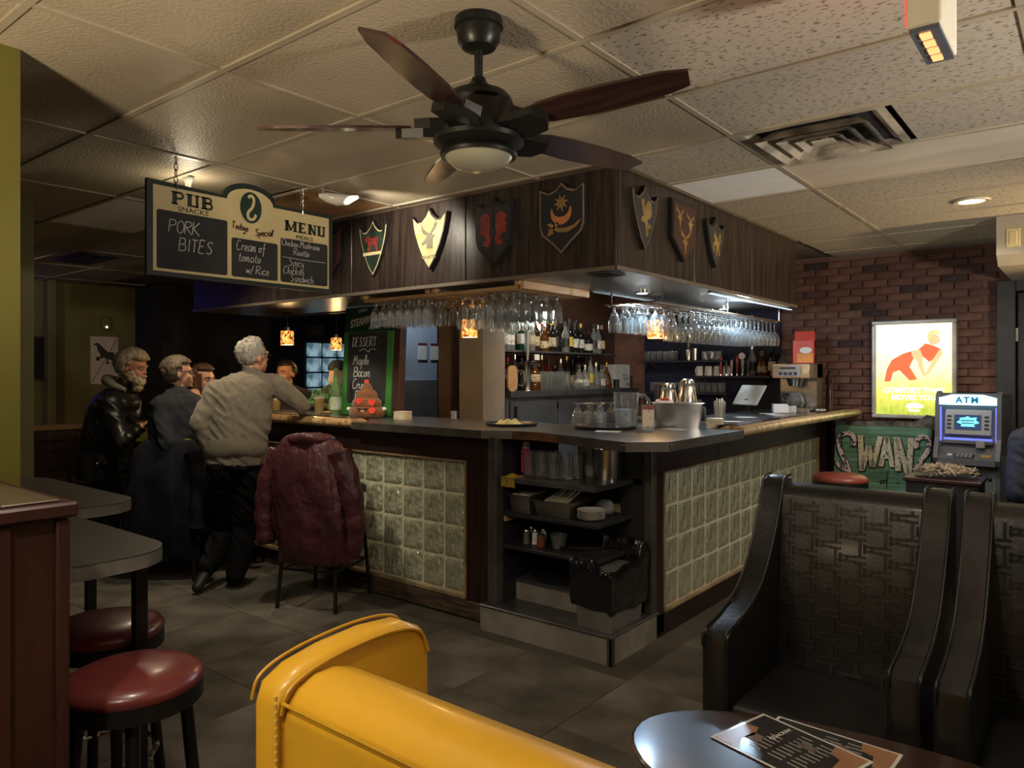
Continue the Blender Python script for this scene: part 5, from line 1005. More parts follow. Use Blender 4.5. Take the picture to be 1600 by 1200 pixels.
cloth('mustard_cloth', 'mustard cloth hanging over the front of the wait station shelf', (-2.66,3.335,.9), 0, .055, .05, .025, mat('mustard_rag', (.35,.25,.03), .9, bump=.4, bs=200), 3, 1.0)
dr = setp(obj('cloth_drape', MB().loft([[(-2.71+.1*k/8, 3.292-.006*math.sin(k*1.7+z*30), .905-z) for k in range(9)] for z in (0,.02,.045,.06)], cap=False, closed=False), mat('mustard_rag', (0,0,0)), None, True), 'hanging corner of the mustard cloth on the shelf edge', 'cloth')
bkt = setp(obj('steel_bucket', MB().lathe([(.0,0),(.075,0),(.085,.17),(.082,.17),(.072,.006),(.0,.006)], 28, cap=False), steel, None, True), 'steel ice bucket at the right of the wait station shelf', 'bucket'); bkt.location = (-2.19,3.60,.9005)
tub = setp(obj('plastic_tub', MB().lathe([(.0,0),(.06,0),(.068,.16),(.07,.165),(.065,.17),(.0,.17)], 24), mat('cloudy_plastic', (.45,.44,.38), .4, trans=.4), None, True), 'cloudy lidded plastic tub behind the beer glasses', 'tub'); tub.location = (-2.36,3.68,.9005)
p1_ = thing('steel_pan', 'small steel pan with napkins on the second wait station shelf', 'pan', (-2.64,3.47,.6905), R(4)); pan(p1_, .075, .12, .10, steeld); obj('napkins', MB().box(-.06,.06,-.10,.09,.06,.108,.004), mat('napkin_paper', (.42,.39,.30), .8), p1_)
p2_ = thing('steel_pan', 'wide steel pan holding white spoons on the second wait station shelf', 'pan', (-2.42,3.49,.6905), R(4)); pan(p2_, .125, .13, .085, steeld)
for k in range(7): obj('spoon', MB().tube([(-.07+k*.022,-.08,.07),(-.03+k*.02,.06,.135+.006*(k % 3))], [.012,.004], 6), mat('plastic_ivory', (.58,.52,.38), .5), p2_, True)
plt = thing('plate_stack', 'stack of cream side plates on the second wait station shelf', 'plates', (-2.20,3.45,.6905))
for k in range(6): obj('plate', MB().lathe([(.0,0),(.05,0),(.075,.010),(.078,.013),(.05,.006),(.0,.005)], 32, (0,0,k*.009)), porc, plt, True)
bg = setp(obj('plastic_bag', MB().ball((0,0,.04),(.06,.05,.05),14), mat('clear_bag', (.6,.6,.6), .12, trans=.7, bump=.9, bs=14, dist=.03), None, True), 'crumpled clear plastic bag behind the side plates', 'bag'); bg.location = (-2.22,3.63,.69); setp(obj('white_carton', MB().box(-.06,.06,-.04,.04,0,.05,.003), cream), 'low white carton behind the side plates', 'box').location = (-2.17,3.76,.6905)
def shaker(label, loc, m, h=.085, r=.02, cap_=None):
    t = thing('shaker', label, 'shaker', loc, 0, 'shakers on the wait station'); obj('jar', MB().lathe([(.0,0),(r,0),(r*1.05,.006),(r*.85,h*.75),(r*.85,h*.8),(.0,h*.8)], 14), m, t, True); obj('lid', MB().lathe([(r*.9,h*.78),(r*.92,h*.9),(r*.6,h),(.0,h*1.02)], 14), cap_ or chrome, t, True)
shaker('pepper shaker on the third wait station shelf', (-2.635,3.43,.5005), mat('pepper_fill', (.12,.11,.10), .5, vs=80)); shaker('pepper shaker standing behind the others', (-2.65,3.50,.5005), mat('pepper_fill', (0,0,0)), .09); shaker('salt shaker with white salt', (-2.585,3.45,.5005), porc, .09); shaker('second salt shaker behind the chilli jar', (-2.57,3.51,.5005), porc, .085); shaker('jar of red chilli flakes', (-2.52,3.42,.5005), mat('chilli_fill', (.20,.04,.02), .5, vs=90), .075, .026, steeld)
cpc = thing('packet_cup', 'clear plastic cup of sugar packets on the third wait station shelf', 'cup', (-2.43,3.47,.5005)); obj('cup', MB().lathe([(.0,0),(.038,0),(.052,.075),(.050,.075),(.036,.004),(.0,.004)], 20, cap=False), mat('smoky_plastic', (.25,.25,.24), .2, trans=.6), cpc, True)
for k in range(4): obj('packet', MB().box(-.025,.025,-.02+k*.011,-.015+k*.011,.006,.06, 0, Matrix.Rotation(R(8*k-10),4,'Y')), cream, cpc)
tray('dark round tray on the third wait station shelf', (-2.36,3.60,.5005), .17, mat('dark_tray', (.02,.018,.016), .4)).location.z = .5005
tray('round black tray lying on the lowest wait station step', (-2.52,3.66,.277), .20, blackp)
tc_ = thing('trash_bin', 'grey bin lined with a shiny black bag', 'trash bin', (-2.085,3.455,.1525), 0)
def rr4(a,b,z,r=.03): return [(x,y,z) for x,y in rrect(-a,a,-b,b,r,3)]
obj('bin', MB().loft([rr4(.105,.165,0,.012), rr4(.118,.178,.30,.012)]), mat('bin_grey', (.13,.125,.115), .45, var=.12), tc_, True, 40)
bagm = mat('black_bag_plastic', (.006,.006,.007), .20, var=.1, bump=.9, bs=20, dist=.02, coat=.6, stretch=(1,1,.6))
rg = []
for z, k in ((.11,1.0),(.125,1.03),(.17,1.07),(.23,1.05),(.29,1.09),(.345,1.07),(.36,1.02),(.345,.96),(.30,.90),(.22,.84),(.14,.80),(.10,.7)):
    ring_ = []
    P = [q for i in range(4) for q in [(lambda A, B, t: (A[0]+(B[0]-A[0])*t, A[1]+(B[1]-A[1])*t))([(-.122,-.182),(.122,-.182),(.122,.182),(-.122,.182)][i], [(-.122,-.182),(.122,-.182),(.122,.182),(-.122,.182)][(i+1) % 4], j/16) for j in range(16)]]
    for i, (x, y) in enumerate(P):
        n_ = noise.noise(Vector((x*22, y*22, z*14))); n2 = noise.noise(Vector((x*45, y*45, z*30)))
        drop = .022*noise.noise(Vector((x*6+3, y*6, 0)))-.02*(x > .1) if z < .15 and k > .9 else (.05*noise.noise(Vector((x*9, y*9, 5)))+(.06 if y > .12 else 0)-(.03 if x > .05 and y < 0 else 0) if z > .27 else 0)
        ring_.append((x*k*(1+.05*n_+.03*n2), y*k*(1+.035*n_+.02*n2), z+drop))
    rg.append(ring_)
obj('bag', MB().loft(rg, cap=False).add(rg[-1], [tuple(range(len(rg[-1])))]), bagm, tc_, True, 50)
# ============================================================ RIGHT WALL: LIGHT BOX, CASH MACHINE, SIGN
lb = thing('light_box', 'lit advertising light box of a woman in red on the brick wall', 'light box', (-1.597,7.175,1.105))
fm = mat('light_box_frame', (.62,.60,.55), .4, metal=.3); W_, H_ = .655, .855
LM = frame((0,0,0),(1,0,0),(0,0,1))
for nm, b in (('frame_rail',(0,W_,0,.035)),('frame_rail',(0,W_,H_-.035,H_)),('frame_stile',(0,.035,.035,H_-.035)),('frame_stile',(W_-.035,W_,.035,H_-.035))):
    obj(nm, MB().box(b[0],b[1],-.06,.0,b[2],b[3],.008), fm, lb)
def poster_mat():
    m = bpy.data.materials.new('poster_meadow_print'); m.use_nodes = True; nt = m.node_tree; N = nt.nodes; L = nt.links; b = N['Principled BSDF']
    tc = N.new('ShaderNodeTexCoord'); sp_ = N.new('ShaderNodeSeparateXYZ'); L.new(tc.outputs['Object'], sp_.inputs[0])
    nz = N.new('ShaderNodeTexNoise'); nz.inputs['Scale'].default_value = 22; mp = N.new('ShaderNodeMapping'); mp.inputs['Scale'].default_value = (1.6,1,.7); L.new(tc.outputs['Object'], mp.inputs[0]); L.new(mp.outputs[0], nz.inputs['Vector'])
    ad = N.new('ShaderNodeMath'); ad.operation = 'MULTIPLY_ADD'; ad.inputs[1].default_value = .28; L.new(nz.outputs[0], ad.inputs[0]); L.new(sp_.outputs['Z'], ad.inputs[2])
    rp = N.new('ShaderNodeValToRGB'); e = rp.color_ramp.elements; e[0].position = .15; e[0].color = (.28,.36,.03,1); e[1].position = .80; e[1].color = (1,.88,.58,1)
    q = e.new(.38); q.color = (.62,.58,.12,1); q = e.new(.55); q.color = (.95,.78,.36,1)
    L.new(ad.outputs[0], rp.inputs[0]); L.new(rp.outputs[0], b.inputs['Base Color']); L.new(rp.outputs[0], b.inputs['Emission Color']); b.inputs['Emission Strength'].default_value = 1.35; return m
po = obj('poster', MB().box(.03,W_-.03,-.035,-.02,.03,H_-.03), poster_mat(), lb)
def emi(n, c, s): return mat(n, c, .5, var=.05, emit=s)
skinp = emi('poster_skin', (.85,.48,.24), 1.1); redt = emi('poster_red', (.72,.14,.05), 1.0); hairp = emi('poster_hair', (.85,.60,.25), 1.1); whp = emi('poster_white', (1,.98,.88), 1.8)
def pp_(nm, pts, m, d): obj(nm, MB().prism(pts, .035, .035+d, LM), m, po)
pp_('print_legs', [(.10,.32),(.12,.43),(.16,.51),(.24,.56),(.31,.585),(.33,.52),(.30,.45),(.36,.34),(.30,.33),(.22,.42),(.17,.40),(.15,.32)], redt, .001)
pp_('print_waist', [(.31,.585),(.37,.60),(.40,.56),(.36,.50),(.33,.52)], skinp, .0012)
pp_('print_top', [(.37,.60),(.42,.65),(.47,.635),(.54,.60),(.52,.54),(.45,.49),(.40,.54)], redt, .0014)
pp_('print_arm', [(.38,.60),(.355,.52),(.37,.44),(.41,.36),(.43,.37),(.40,.46),(.405,.53)], skinp, .0018); pp_('print_arm', [(.53,.60),(.555,.57),(.50,.47),(.44,.38),(.42,.385),(.47,.50)], skinp, .0016)
pp_('print_head', [(.46,.63),(.445,.67),(.46,.72),(.50,.73),(.53,.70),(.53,.66),(.50,.64)], skinp, .0018); pp_('print_hair', [(.445,.67),(.43,.71),(.45,.75),(.49,.765),(.53,.75),(.535,.72),(.50,.735),(.465,.715)], hairp, .002)
def lt(s, sz, x, z, n='lettering', **k): text(s, sz, whp, po, frame((x,-.038,z),(1,0,0),(0,0,1)), .001, n, **k)
lt('COMFORT THAT', .062, .33, .245, bold=.0015); lt('MOVES YOU', .062, .33, .182, bold=.0015); lt('Roots', .036, .335, .075, bold=.001)
pp_('beaver_mark', [(.27,.105),(.29,.13),(.34,.14),(.39,.125),(.41,.105),(.39,.095),(.28,.095)], whp, .0015)
at = thing('cash_machine', 'grey cash machine with a lit blue header against the brick wall', 'cash machine', (-.80,6.60,0), R(-4))
ag = mat('atm_grey', (.13,.135,.145), .42, vs=4, var=.08); al = mat('atm_light_grey', (.40,.40,.40), .4, metal=.3, var=.06); ad_ = mat('atm_dark', (.035,.037,.042), .45)
obj('lower_cabinet', MB().box(-.21,.21,0,.45,0,.80,.012), ag, at); obj('cabinet_door', MB().box(-.19,.19,-.012,.0,.06,.765,.006), ag, at); obj('cash_slot', MB().box(-.13,.09,-.016,-.011,.62,.74,.004), ad_, at); obj('lock', MB().lathe([(.0,0),(.014,0),(.014,.006),(.0,.008)], 14, M=frame((.15,-.012,.70),(1,0,0),(0,0,1))), chrome, at)
hs = obj('upper_housing', MB().prism([(.0,.80),(-.02,.84),(.02,1.02),(.06,1.30),(.10,1.345),(.45,1.33),(.45,.80)], -.21,.21, frame((0,0,0),(0,1,0),(0,0,1))), ag, at)
for sx in (-1,1): obj('side_cheek', MB().prism([(-.06,.80),(-.085,.845),(-.02,1.0),(.0,1.32),(.06,1.36),(.12,1.34),(.12,.80)], -.016,.016, frame((sx*.205,0,0),(0,1,0),(0,0,1))), ag, at); 
obj('keypad_shelf', MB().prism([(-.075,.845),(.03,.90),(.03,.86),(-.075,.80)], -.19,.19, frame((0,0,0),(0,1,0),(0,0,1))), ag, at)
kp = obj('keypad', MB().box(-.08,.05,-.05,.015,0,.012,.002, Matrix.Translation((0,-.02,.862)) @ Matrix.Rotation(R(27),4,'X')), ad_, at)
KM = Matrix.Translation((0,-.02,.875)) @ Matrix.Rotation(R(27),4,'X')
for i in range(4):
    for j in range(3): obj('key', MB().box(-.07+i*.028,-.05+i*.028,-.04+j*.018,-.027+j*.018,0,.006, 0, KM), al, kp)
obj('card_logo', MB().box(-.13,-.10,-.03,.0,0,.004,0,KM), porc, at); obj('receipt_tag', MB().box(.09,.16,-.03,.005,0,.004,0,KM), mat('gold_sticker', (.45,.32,.08), .5), at)
SM = Matrix.Translation((0,.028,1.115)) @ Matrix.Rotation(R(-8),4,'X')
bz = obj('screen_bezel', MB().box(-.155,.155,-.03,.0,-.095,.10,.006,SM), al, at)
scm = mat('screen_dark', (.02,.04,.07), .2, emit=.4, ecol=(.05,.10,.25)); scn_ = obj('screen', MB().box(-.09,.09,-.034,-.03,-.055,.06,0,SM), scm, bz)
cy_ = mat('screen_cyan', (.15,.70,.85), .3, emit=1.6); obj('screen_logo', MB().prism([(-.075,.0),(-.05,.02),(-.055,.035),(-.02,.04),(.0,.05),(.02,.038),(.06,.042),(.055,.02),(.078,.0),(.04,-.012),(.05,-.03),(-.045,-.03),(-.04,-.012)], .034,.036, SM @ frame((0,0,0),(1,0,0),(0,0,1))), cy_, scn_)
obj('logo_strokes', MB().box(-.045,.045,-.038,-.036,.012,.02,0,SM).box(-.04,.045,-.038,-.036,-.008,.0,0,SM), scm, scn_)
for sx in (-1,1):
    for k in range(4): obj('side_button', MB().box(sx*.125-.014,sx*.125+.014,-.036,-.03,-.05+k*.03,-.036+k*.03,0,SM), ad_, bz)
blu = mat('atm_blue_light', (.10,.12,.9), .4, emit=1.1, ecol=(.16,.20,1))
for sx in (-1,1): obj('blue_light_strip', MB().box(sx*.186-.006,sx*.186+.006,.0,.02,.97,1.24), blu, at)
obj('blue_light_strip', MB().box(-.16,.16,-.012,.0,.985,1.0), blu, at)
obj('card_reader', MB().box(.06,.12,-.045,.0,.93,.99,.006), al, at); obj('lip', MB().box(-.17,.17,-.03,.02,.955,.985,.006), ag, at)
hdr = obj('header', MB().prism([(-.19,1.255),(.19,1.255),(.19,1.31),(.10,1.335),(-.10,1.335),(-.19,1.31)], -.01,.02, frame((0,.0,0),(1,0,0),(0,0,1))), mat('header_lit', (.55,.88,1), .4, emit=1.9, ecol=(.45,.80,1)), at)
text('ATM', .066, mat('atm_letter_blue', (.0,.18,.40), .4, emit=.25, ecol=(0,.3,.6)), hdr, frame((0,-.023,1.292),(1,0,0),(0,0,1)), .003, bold=.002, spacing=1.25)
# weathered green sign leaning at the wall
sgn = thing('swan_sign', 'weathered green plank sign reading SWAN with swan shaped letters', 'sign', (-1.86,6.90,.40), rot=(R(-7),0,0))
SG = frame((0,0,0),(1,0,0),(0,0,1)); pg = [mat('sign_green_%d' % i, c, .7, vs=6, col2=tuple(x*.55 for x in c), stretch=(.6,4,6), bump=.3, bs=30) for i, c in enumerate([(.13,.27,.17),(.15,.31,.20),(.11,.24,.15)])]
for k in range(8): obj('plank', MB().box(0,.76,-.012,.012,k*.081,k*.081+.0795,.002), pg[k % 3], sgn)
obj('back_batten', MB().box(.1,.16,.012,.03,0,.64).box(.6,.66,.012,.03,0,.64), oakl, sgn)
sil = mat('sign_letter_silver', (.55,.50,.36), .5, vs=70, col2=(.12,.10,.07), contrast=(.36,.44)); pkb = mat('swan_pink_black', (.60,.47,.45), .6, vs=28, col2=(.03,.03,.03), contrast=(.44,.5))
def sletter(nm, strokes, wd, m, z0=.012, d=.018, back=True):
    for st in strokes:
        a = MB(); ribbon(a, st, wd, SG @ Matrix.Translation((0,0,z0+.004)), d); p = obj(nm, a, m, sgn)
        if back: b = MB(); ribbon(b, [(x+.004,y-.006) for x,y in st], wd*1.18, SG @ Matrix.Translation((0,0,z0)), d*.6); obj('letter_edge', b, blackp, p)
swan_s = smoothpts([(.155,.46),(.165,.505),(.15,.555),(.10,.57),(.05,.545),(.035,.49),(.06,.40),(.10,.32),(.13,.25)], 6)
sletter('swan_letter', [swan_s], .036, pkb); sletter('swan_letter', [smoothpts([(.02,.32),(.05,.28),(.10,.25),(.15,.24)])], .03, pkb)
sletter('letter', [[(.215,.555),(.235,.25)],[(.235,.26),(.285,.47)],[(.285,.47),(.32,.29)],[(.32,.29),(.375,.555)]], .042, sil)
sletter('letter', [[(.385,.30),(.425,.555)],[(.425,.555),(.475,.30)],[(.40,.385),(.46,.385)]], .036, sil)
sletter('letter', [[(.52,.27),(.50,.555)],[(.505,.55),(.60,.23)],[(.60,.225),(.61,.555)]], .042, sil)
swan_2 = smoothpts([(.655,.47),(.65,.52),(.675,.565),(.72,.565),(.745,.52),(.735,.45),(.69,.37),(.66,.29),(.67,.20),(.70,.16)], 6)
sletter('swan_letter', [swan_2], .036, pkb); sletter('swan_letter', [smoothpts([(.68,.17),(.72,.21),(.745,.28),(.74,.33)])], .04, pkb)
hand('on', .07, .375, .15, SG @ Matrix.Translation((0,0,.012)), sgn, ink, .010, 'lettering'); 
ik = MB(); ribbon(ik, [(.44,.28),(.43,.12)], .008, SG @ Matrix.Translation((0,0,.012))); [ribbon(ik, [(.52+.03*math.cos(a),.17+.03*math.sin(a)),(.52-.03*math.cos(a),.17-.03*math.sin(a))], .004, SG @ Matrix.Translation((0,0,.012))) for a in (0,PI/3,2*PI/3)]; obj('painted_mark', ik, ink, sgn)
wth = mat('weathered_grey', (.20,.19,.17), .8, vs=14, var=.4)
obj('crest_board', MB().prism([(.0,.645),(.76,.645),(.80,.68),(.78,.74),(.72,.755),(.68,.72),(.62,.695),(.1,.68),(-.02,.69)], -.012,.016, SG), wth, sgn)
pr = setp(obj('twig_pile', MB(), mat('straw_twigs', (.46,.36,.24), .8, vs=20, var=.25)), 'mound of pale straw twigs behind the black chairs', 'straw', kind='stuff')
tw = MB()
for k in range(420):
    a = rnd.uniform(0, 2*PI); r = math.sqrt(rnd.random()); x = r*.19*math.cos(a); y = r*.13*math.sin(a); z = .035*(1-r*r)+rnd.uniform(-.01,.02); d = Vector((rnd.uniform(-1,1), rnd.uniform(-1,1), rnd.uniform(-.3,.6))).normalized()*.028
    tw.tube([Vector((x,y,z))-d, Vector((x,y,z))+d], .0045, 4)
pr.data = tw.mesh('twig_pile'); pr.data.materials.append(MATS['straw_twigs']); pr.location = (-.86,5.98,.80)
tbx = thing('low_cupboard', 'low dark cupboard under the mound of straw', 'cupboard', (-.86,5.98,0)); obj('body', MB().box(-.22,.22,-.17,.17,0,.74,.005), blackp, tbx); obj('top', MB().box(-.235,.235,-.185,.185,.74,.765,.004), redwood, tbx)
# ============================================================ FAR LEFT ROOM
rv = thing('raven_print', 'stamp edged print of a black raven on the olive wall', 'print', (-9.495,3.745,1.36))
RM = frame((0,0,0),(0,1,0),(0,0,1)); rp0 = mat('print_paper', (.62,.55,.50), .7, var=.04)
sc_ = []
for k in range(12): sc_ += [(k*.0277, 0), (k*.0277+.0138, .012)]
sc_ += [(.332,0)]
for k in range(20): sc_ += [(.332,.015+k*.029),(.32,.03+k*.029)]
sc_ += [(.332,.59)]+[(x,.59-y) for x, y in sc_[:25]][::-1]+[q for k in range(20) for q in ((0,.575-k*.029),(.012,.56-k*.029))]
obj('paper', MB().prism(sc_, 0,.006, RM), rp0, rv)
obj('raven', MB().prism([(.04,.49),(.075,.505),(.10,.50),(.13,.47),(.20,.40),(.29,.39),(.27,.37),(.30,.31),(.28,.26),(.24,.30),(.20,.31),(.21,.27),(.25,.265),(.20,.255),(.16,.25),(.185,.265),(.19,.31),(.16,.33),(.13,.32),(.10,.31),(.12,.36),(.085,.42),(.075,.475),(.045,.48)], .006,.009, RM), blackp, rv)
obj('leaf_mark', MB().prism([(.06,.31),(.09,.345),(.11,.33),(.105,.295),(.085,.285)], .006,.009, RM), blackp, rv)
dp = thing('dark_print', 'dark framed print cut off by the lime wall', 'print', (-9.495,3.02,1.42)); obj('panel', MB().box(0,.02,0,.24,0,.50,.003), blackp, dp); obj('print', MB().box(.02,.022,.02,.22,.02,.48), dark, dp)
sn = thing('motion_sensor', 'small cream wall sensor above the raven print', 'sensor', (-9.50,3.92,2.03)); obj('case', MB().box(0,.05,-.05,.05,0,.16,.01), olive_wall, sn); obj('led', MB().ball((.052,.0,.03),.012,8), mat('led_white', (1,1,1), .4, emit=4), sn)
ptn = thing('low_partition', 'low wood capped partition at the far left', 'partition', (-8.2,2.0,0)); obj('panel', MB().box(-.05,.05,-.6,2.2,0,.93), redwood, ptn); obj('cap', MB().box(-.09,.09,-.6,2.22,.93,.98,.006), mat('partition_cap', (.22,.15,.07), .4), ptn)
sc1 = thing('slat_chair', 'dark slat back chair before the low partition', 'chair', (-7.75,2.95,0), R(90), 'dark slat back chairs')
for sx in (-.19,.19): obj('back_post', MB().box(sx-.018,sx+.018,.17,.205,0,.95), blackp, sc1); obj('leg', MB().box(sx-.018,sx+.018,-.2,-.165,0,.45), blackp, sc1)
for k in range(4): obj('slat', MB().box(-.18,.18,.175,.195,.62+k*.085,.66+k*.085), wood, sc1)
obj('seat', MB().box(-.21,.21,-.21,.20,.44,.475,.008), blackp, sc1)
dup(sc1, (-7.1,2.45,0), R(75), 'dark slat back chair behind the bearded man')
pw = thing('hall_window', 'narrow pale window pane in the dark back wall behind the sweater man', 'window', (-8.79,5.28,1.42)); obj('frame', MB().box(0,.03,0,.34,-.02,.56,.004), blackp, pw)
for k in range(2): obj('pane', MB().box(.03,.034,.03+k*.15,.16+k*.15,.01,.53), mat('hall_pane', (.10,.15,.20), .2, emit=.35), pw)
ex2 = thing('chalk_notice', 'small dark chalk notice on the back wall between the seated drinkers', 'notice', (-8.79,4.42,1.42)); obj('panel', MB().box(0,.02,0,.5,0,.22,.003), board, ex2)
# ============================================================ BAR CHAIRS AND COATS
def bar_chair(label, loc, rz, seatm, sh=.76, bh=1.10):
    t = thing('bar_chair', label, 'bar chair', loc, rz, 'bar chairs along the counter')
    obj('seat', rb(MB(), -.2,.2,-.2,.2,sh-.06,sh,.025), seatm, t, True, 50)
    for sx in (-1,1):
        obj('leg', MB().tube([(sx*.17,.17,sh-.06),(sx*.21,.22,0)], .013, 8), blackm, t, True); obj('leg', MB().tube([(sx*.17,-.17,bh),(sx*.17,-.17,sh-.06),(sx*.21,-.23,0)], .013, 8), blackm, t, True)
    obj('backrest', MB().box(-.18,.18,-.19,-.16,bh-.16,bh,.01), seatm, t)
    for a, b in (((-.19,.20),(.19,.20)),((-.19,-.20),(.19,-.20)),((-.19,.2),(-.19,-.2)),((.19,.2),(.19,-.2))): obj('foot_rail', MB().tube([(a[0],a[1],.25),(b[0],b[1],.25)], .009, 6), blackm, t, True)
    return t
lims = mat('lime_seat', (.40,.37,.04), .45)
round_stool('dark stool under the long haired woman', (-5.81,3.13,0), 0, .64, .15, blackp)
JX, JY, JR = -3.99, 3.02, R(22)
bar_chair('bar chair under the maroon jacket', (JX,JY,0), JR, blackp)
bar_chair('lime seated bar chair under the navy coat', (-5.40,2.78,0), R(35), lims, .74, 1.02)
bar_chair('lime seated bar chair behind the leather jacket man', (-5.98,2.96,0), R(10), lims)
def drape(name, label, loc, rz, rings, m, seed, extra=None, n=72):
    t = thing(name, label, 'jacket', loc, rz); rg = []
    for (z, cx, cy, a, b, amp) in rings:
        R_ = []
        for k in range(n):
            q = 2*PI*k/n; w1 = 1-2*abs(noise.noise(Vector((math.cos(q)*3.2+z*1.5,math.sin(q)*3.2,z*2.2+seed)))); w2 = 1-2*abs(noise.noise(Vector((math.cos(q)*7,math.sin(q)*7+z*5,z*6+seed)))); f = 1+amp*(1.5*w1+.9*w2-1.4+.5*math.sin(q*5+seed+z*5))
            e = .75
            R_.append((cx+a*f*math.copysign(abs(math.cos(q))**e, math.cos(q)), cy+b*f*math.copysign(abs(math.sin(q))**e, math.sin(q)), z+.012*noise.noise(Vector((q*1.5,z*3,seed)))))
        rg.append(R_)
    fine = []
    for i in range(len(rg)-1):
        for s_ in range(3):
            fine.append([tuple(Vector(p).lerp(Vector(q2), s_/3)) for p, q2 in zip(rg[i], rg[i+1])])
    fine.append(rg[-1])
    if len(fine) > 3:
        for i, R_ in enumerate(fine):
            for k, p in enumerate(R_):
                p = Vector(p); d = Vector((p.x, p.y+.19, 0)); d = d.normalized() if d.length > .01 else d
                R_[k] = tuple(p+d*.014*(1-2.4*abs(noise.noise(Vector((p.x*9, p.y*9, p.z*6+(p.x)*6+seed))))))
    obj('shell', MB().loft(fine), m, t, True, 80); return t
def sleeve(par, pts, r, m, seed):
    n = 14; path = [Vector((*p,)) for p in pts]; out = []
    for i in range(len(path)-1):
        for k in range(5): out.append(path[i].lerp(path[i+1], k/5))
    out.append(path[-1]); rr = [r*(1-.25*i/len(out))*(1+.09*math.sin(i*1.9+seed)) for i in range(len(out))]
    obj('sleeve', MB().tube(out, rr, n), m, par, True, 80)
mar = mat('maroon_nylon', (.075,.020,.025), .42, vs=5, var=.2, bump=.7, bs=16, dist=.03, stretch=(1,1,.6))
jk = drape('maroon_jacket', 'maroon jacket draped over the back of a bar chair', (JX,JY,0), JR, [(.30,.05,-.20,.22,.06,.10),(.42,.04,-.21,.235,.085,.09),(.58,.02,-.21,.25,.10,.08),(.75,.0,-.20,.25,.115,.07),(.90,-.01,-.19,.245,.115,.06),(1.0,-.01,-.18,.235,.10,.05),(1.06,-.01,-.175,.20,.085,.05),(1.10,-.01,-.17,.14,.07,.05),(1.115,-.01,-.17,.08,.05,.03)], mar, 1.3)
sleeve(jk, [(-.20,-.20,1.0),(-.27,-.24,.80),(-.29,-.25,.60),(-.28,-.24,.42)], .075, mar, 0); sleeve(jk, [(.20,-.18,1.0),(.28,-.18,.78),(.31,-.17,.55),(.27,-.16,.35)], .085, mar, 2)
obj('collar', MB().tube([(-.13,-.20,1.07),(-.08,-.25,1.085),(.02,-.27,1.095),(.11,-.23,1.09),(.14,-.17,1.08),(.08,-.12,1.085),(-.06,-.12,1.085),(-.13,-.16,1.075)], [.03,.035,.038,.035,.03,.028,.028,.03], 10, True), mar, jk, True)
obj('pocket_flap', MB().box(-.02,.12,-.315,-.305,.70,.73,.004), mar, jk)
nvy = mat('navy_coat_wool', (.009,.010,.016), .9, vs=8, var=.2, bump=.3, bs=40, spec=.2)
nc = drape('navy_coat', 'dark navy coat hanging over the seated drinker\'s chair', (-5.40,2.78,0), R(35), [(.16,-.05,-.25,.27,.05,.12),(.35,-.04,-.26,.27,.08,.10),(.6,-.02,-.25,.26,.10,.08),(.8,.0,-.23,.25,.10,.06),(.95,.0,-.21,.22,.08,.05),(1.02,.0,-.19,.17,.06,.04)], nvy, 4.2)
sleeve(nc, [(.20,-.22,.92),(.27,-.26,.65),(.26,-.28,.40)], .075, nvy, 1)
# ============================================================ PEOPLE
def tri_tube(mb, a, b, ra, rb, n=14):
    a = Vector(a); b = Vector(b); mb.ball(a, ra, n); mb.ball(b, rb, n)
    pts = [a.lerp(b, k/3) for k in range(4)]; mb.tube(pts, [ra+(rb-ra)*k/3 for k in range(4)], n)
def remesh(mb, vox, smooth, name):
    me = mb.mesh(name); o = bpy.data.objects.new('tmp', me); COL.objects.link(o)
    r = o.modifiers.new('r', 'REMESH'); r.mode = 'VOXEL'; r.voxel_size = vox; r.use_smooth_shade = True
    s = o.modifiers.new('s', 'SMOOTH'); s.iterations = smooth; s.factor = .5
    out = bpy.data.meshes.new_from_object(o.evaluated_get(bpy.context.evaluated_depsgraph_get())); bpy.data.objects.remove(o); bpy.data.meshes.remove(me); out.name = name; return out
def segd(p, a, b):
    ab = b-a; t = max(0, min(1, (p-a).dot(ab)/max(1e-9, ab.length_squared))); return (p-(a+ab*t)).length, t
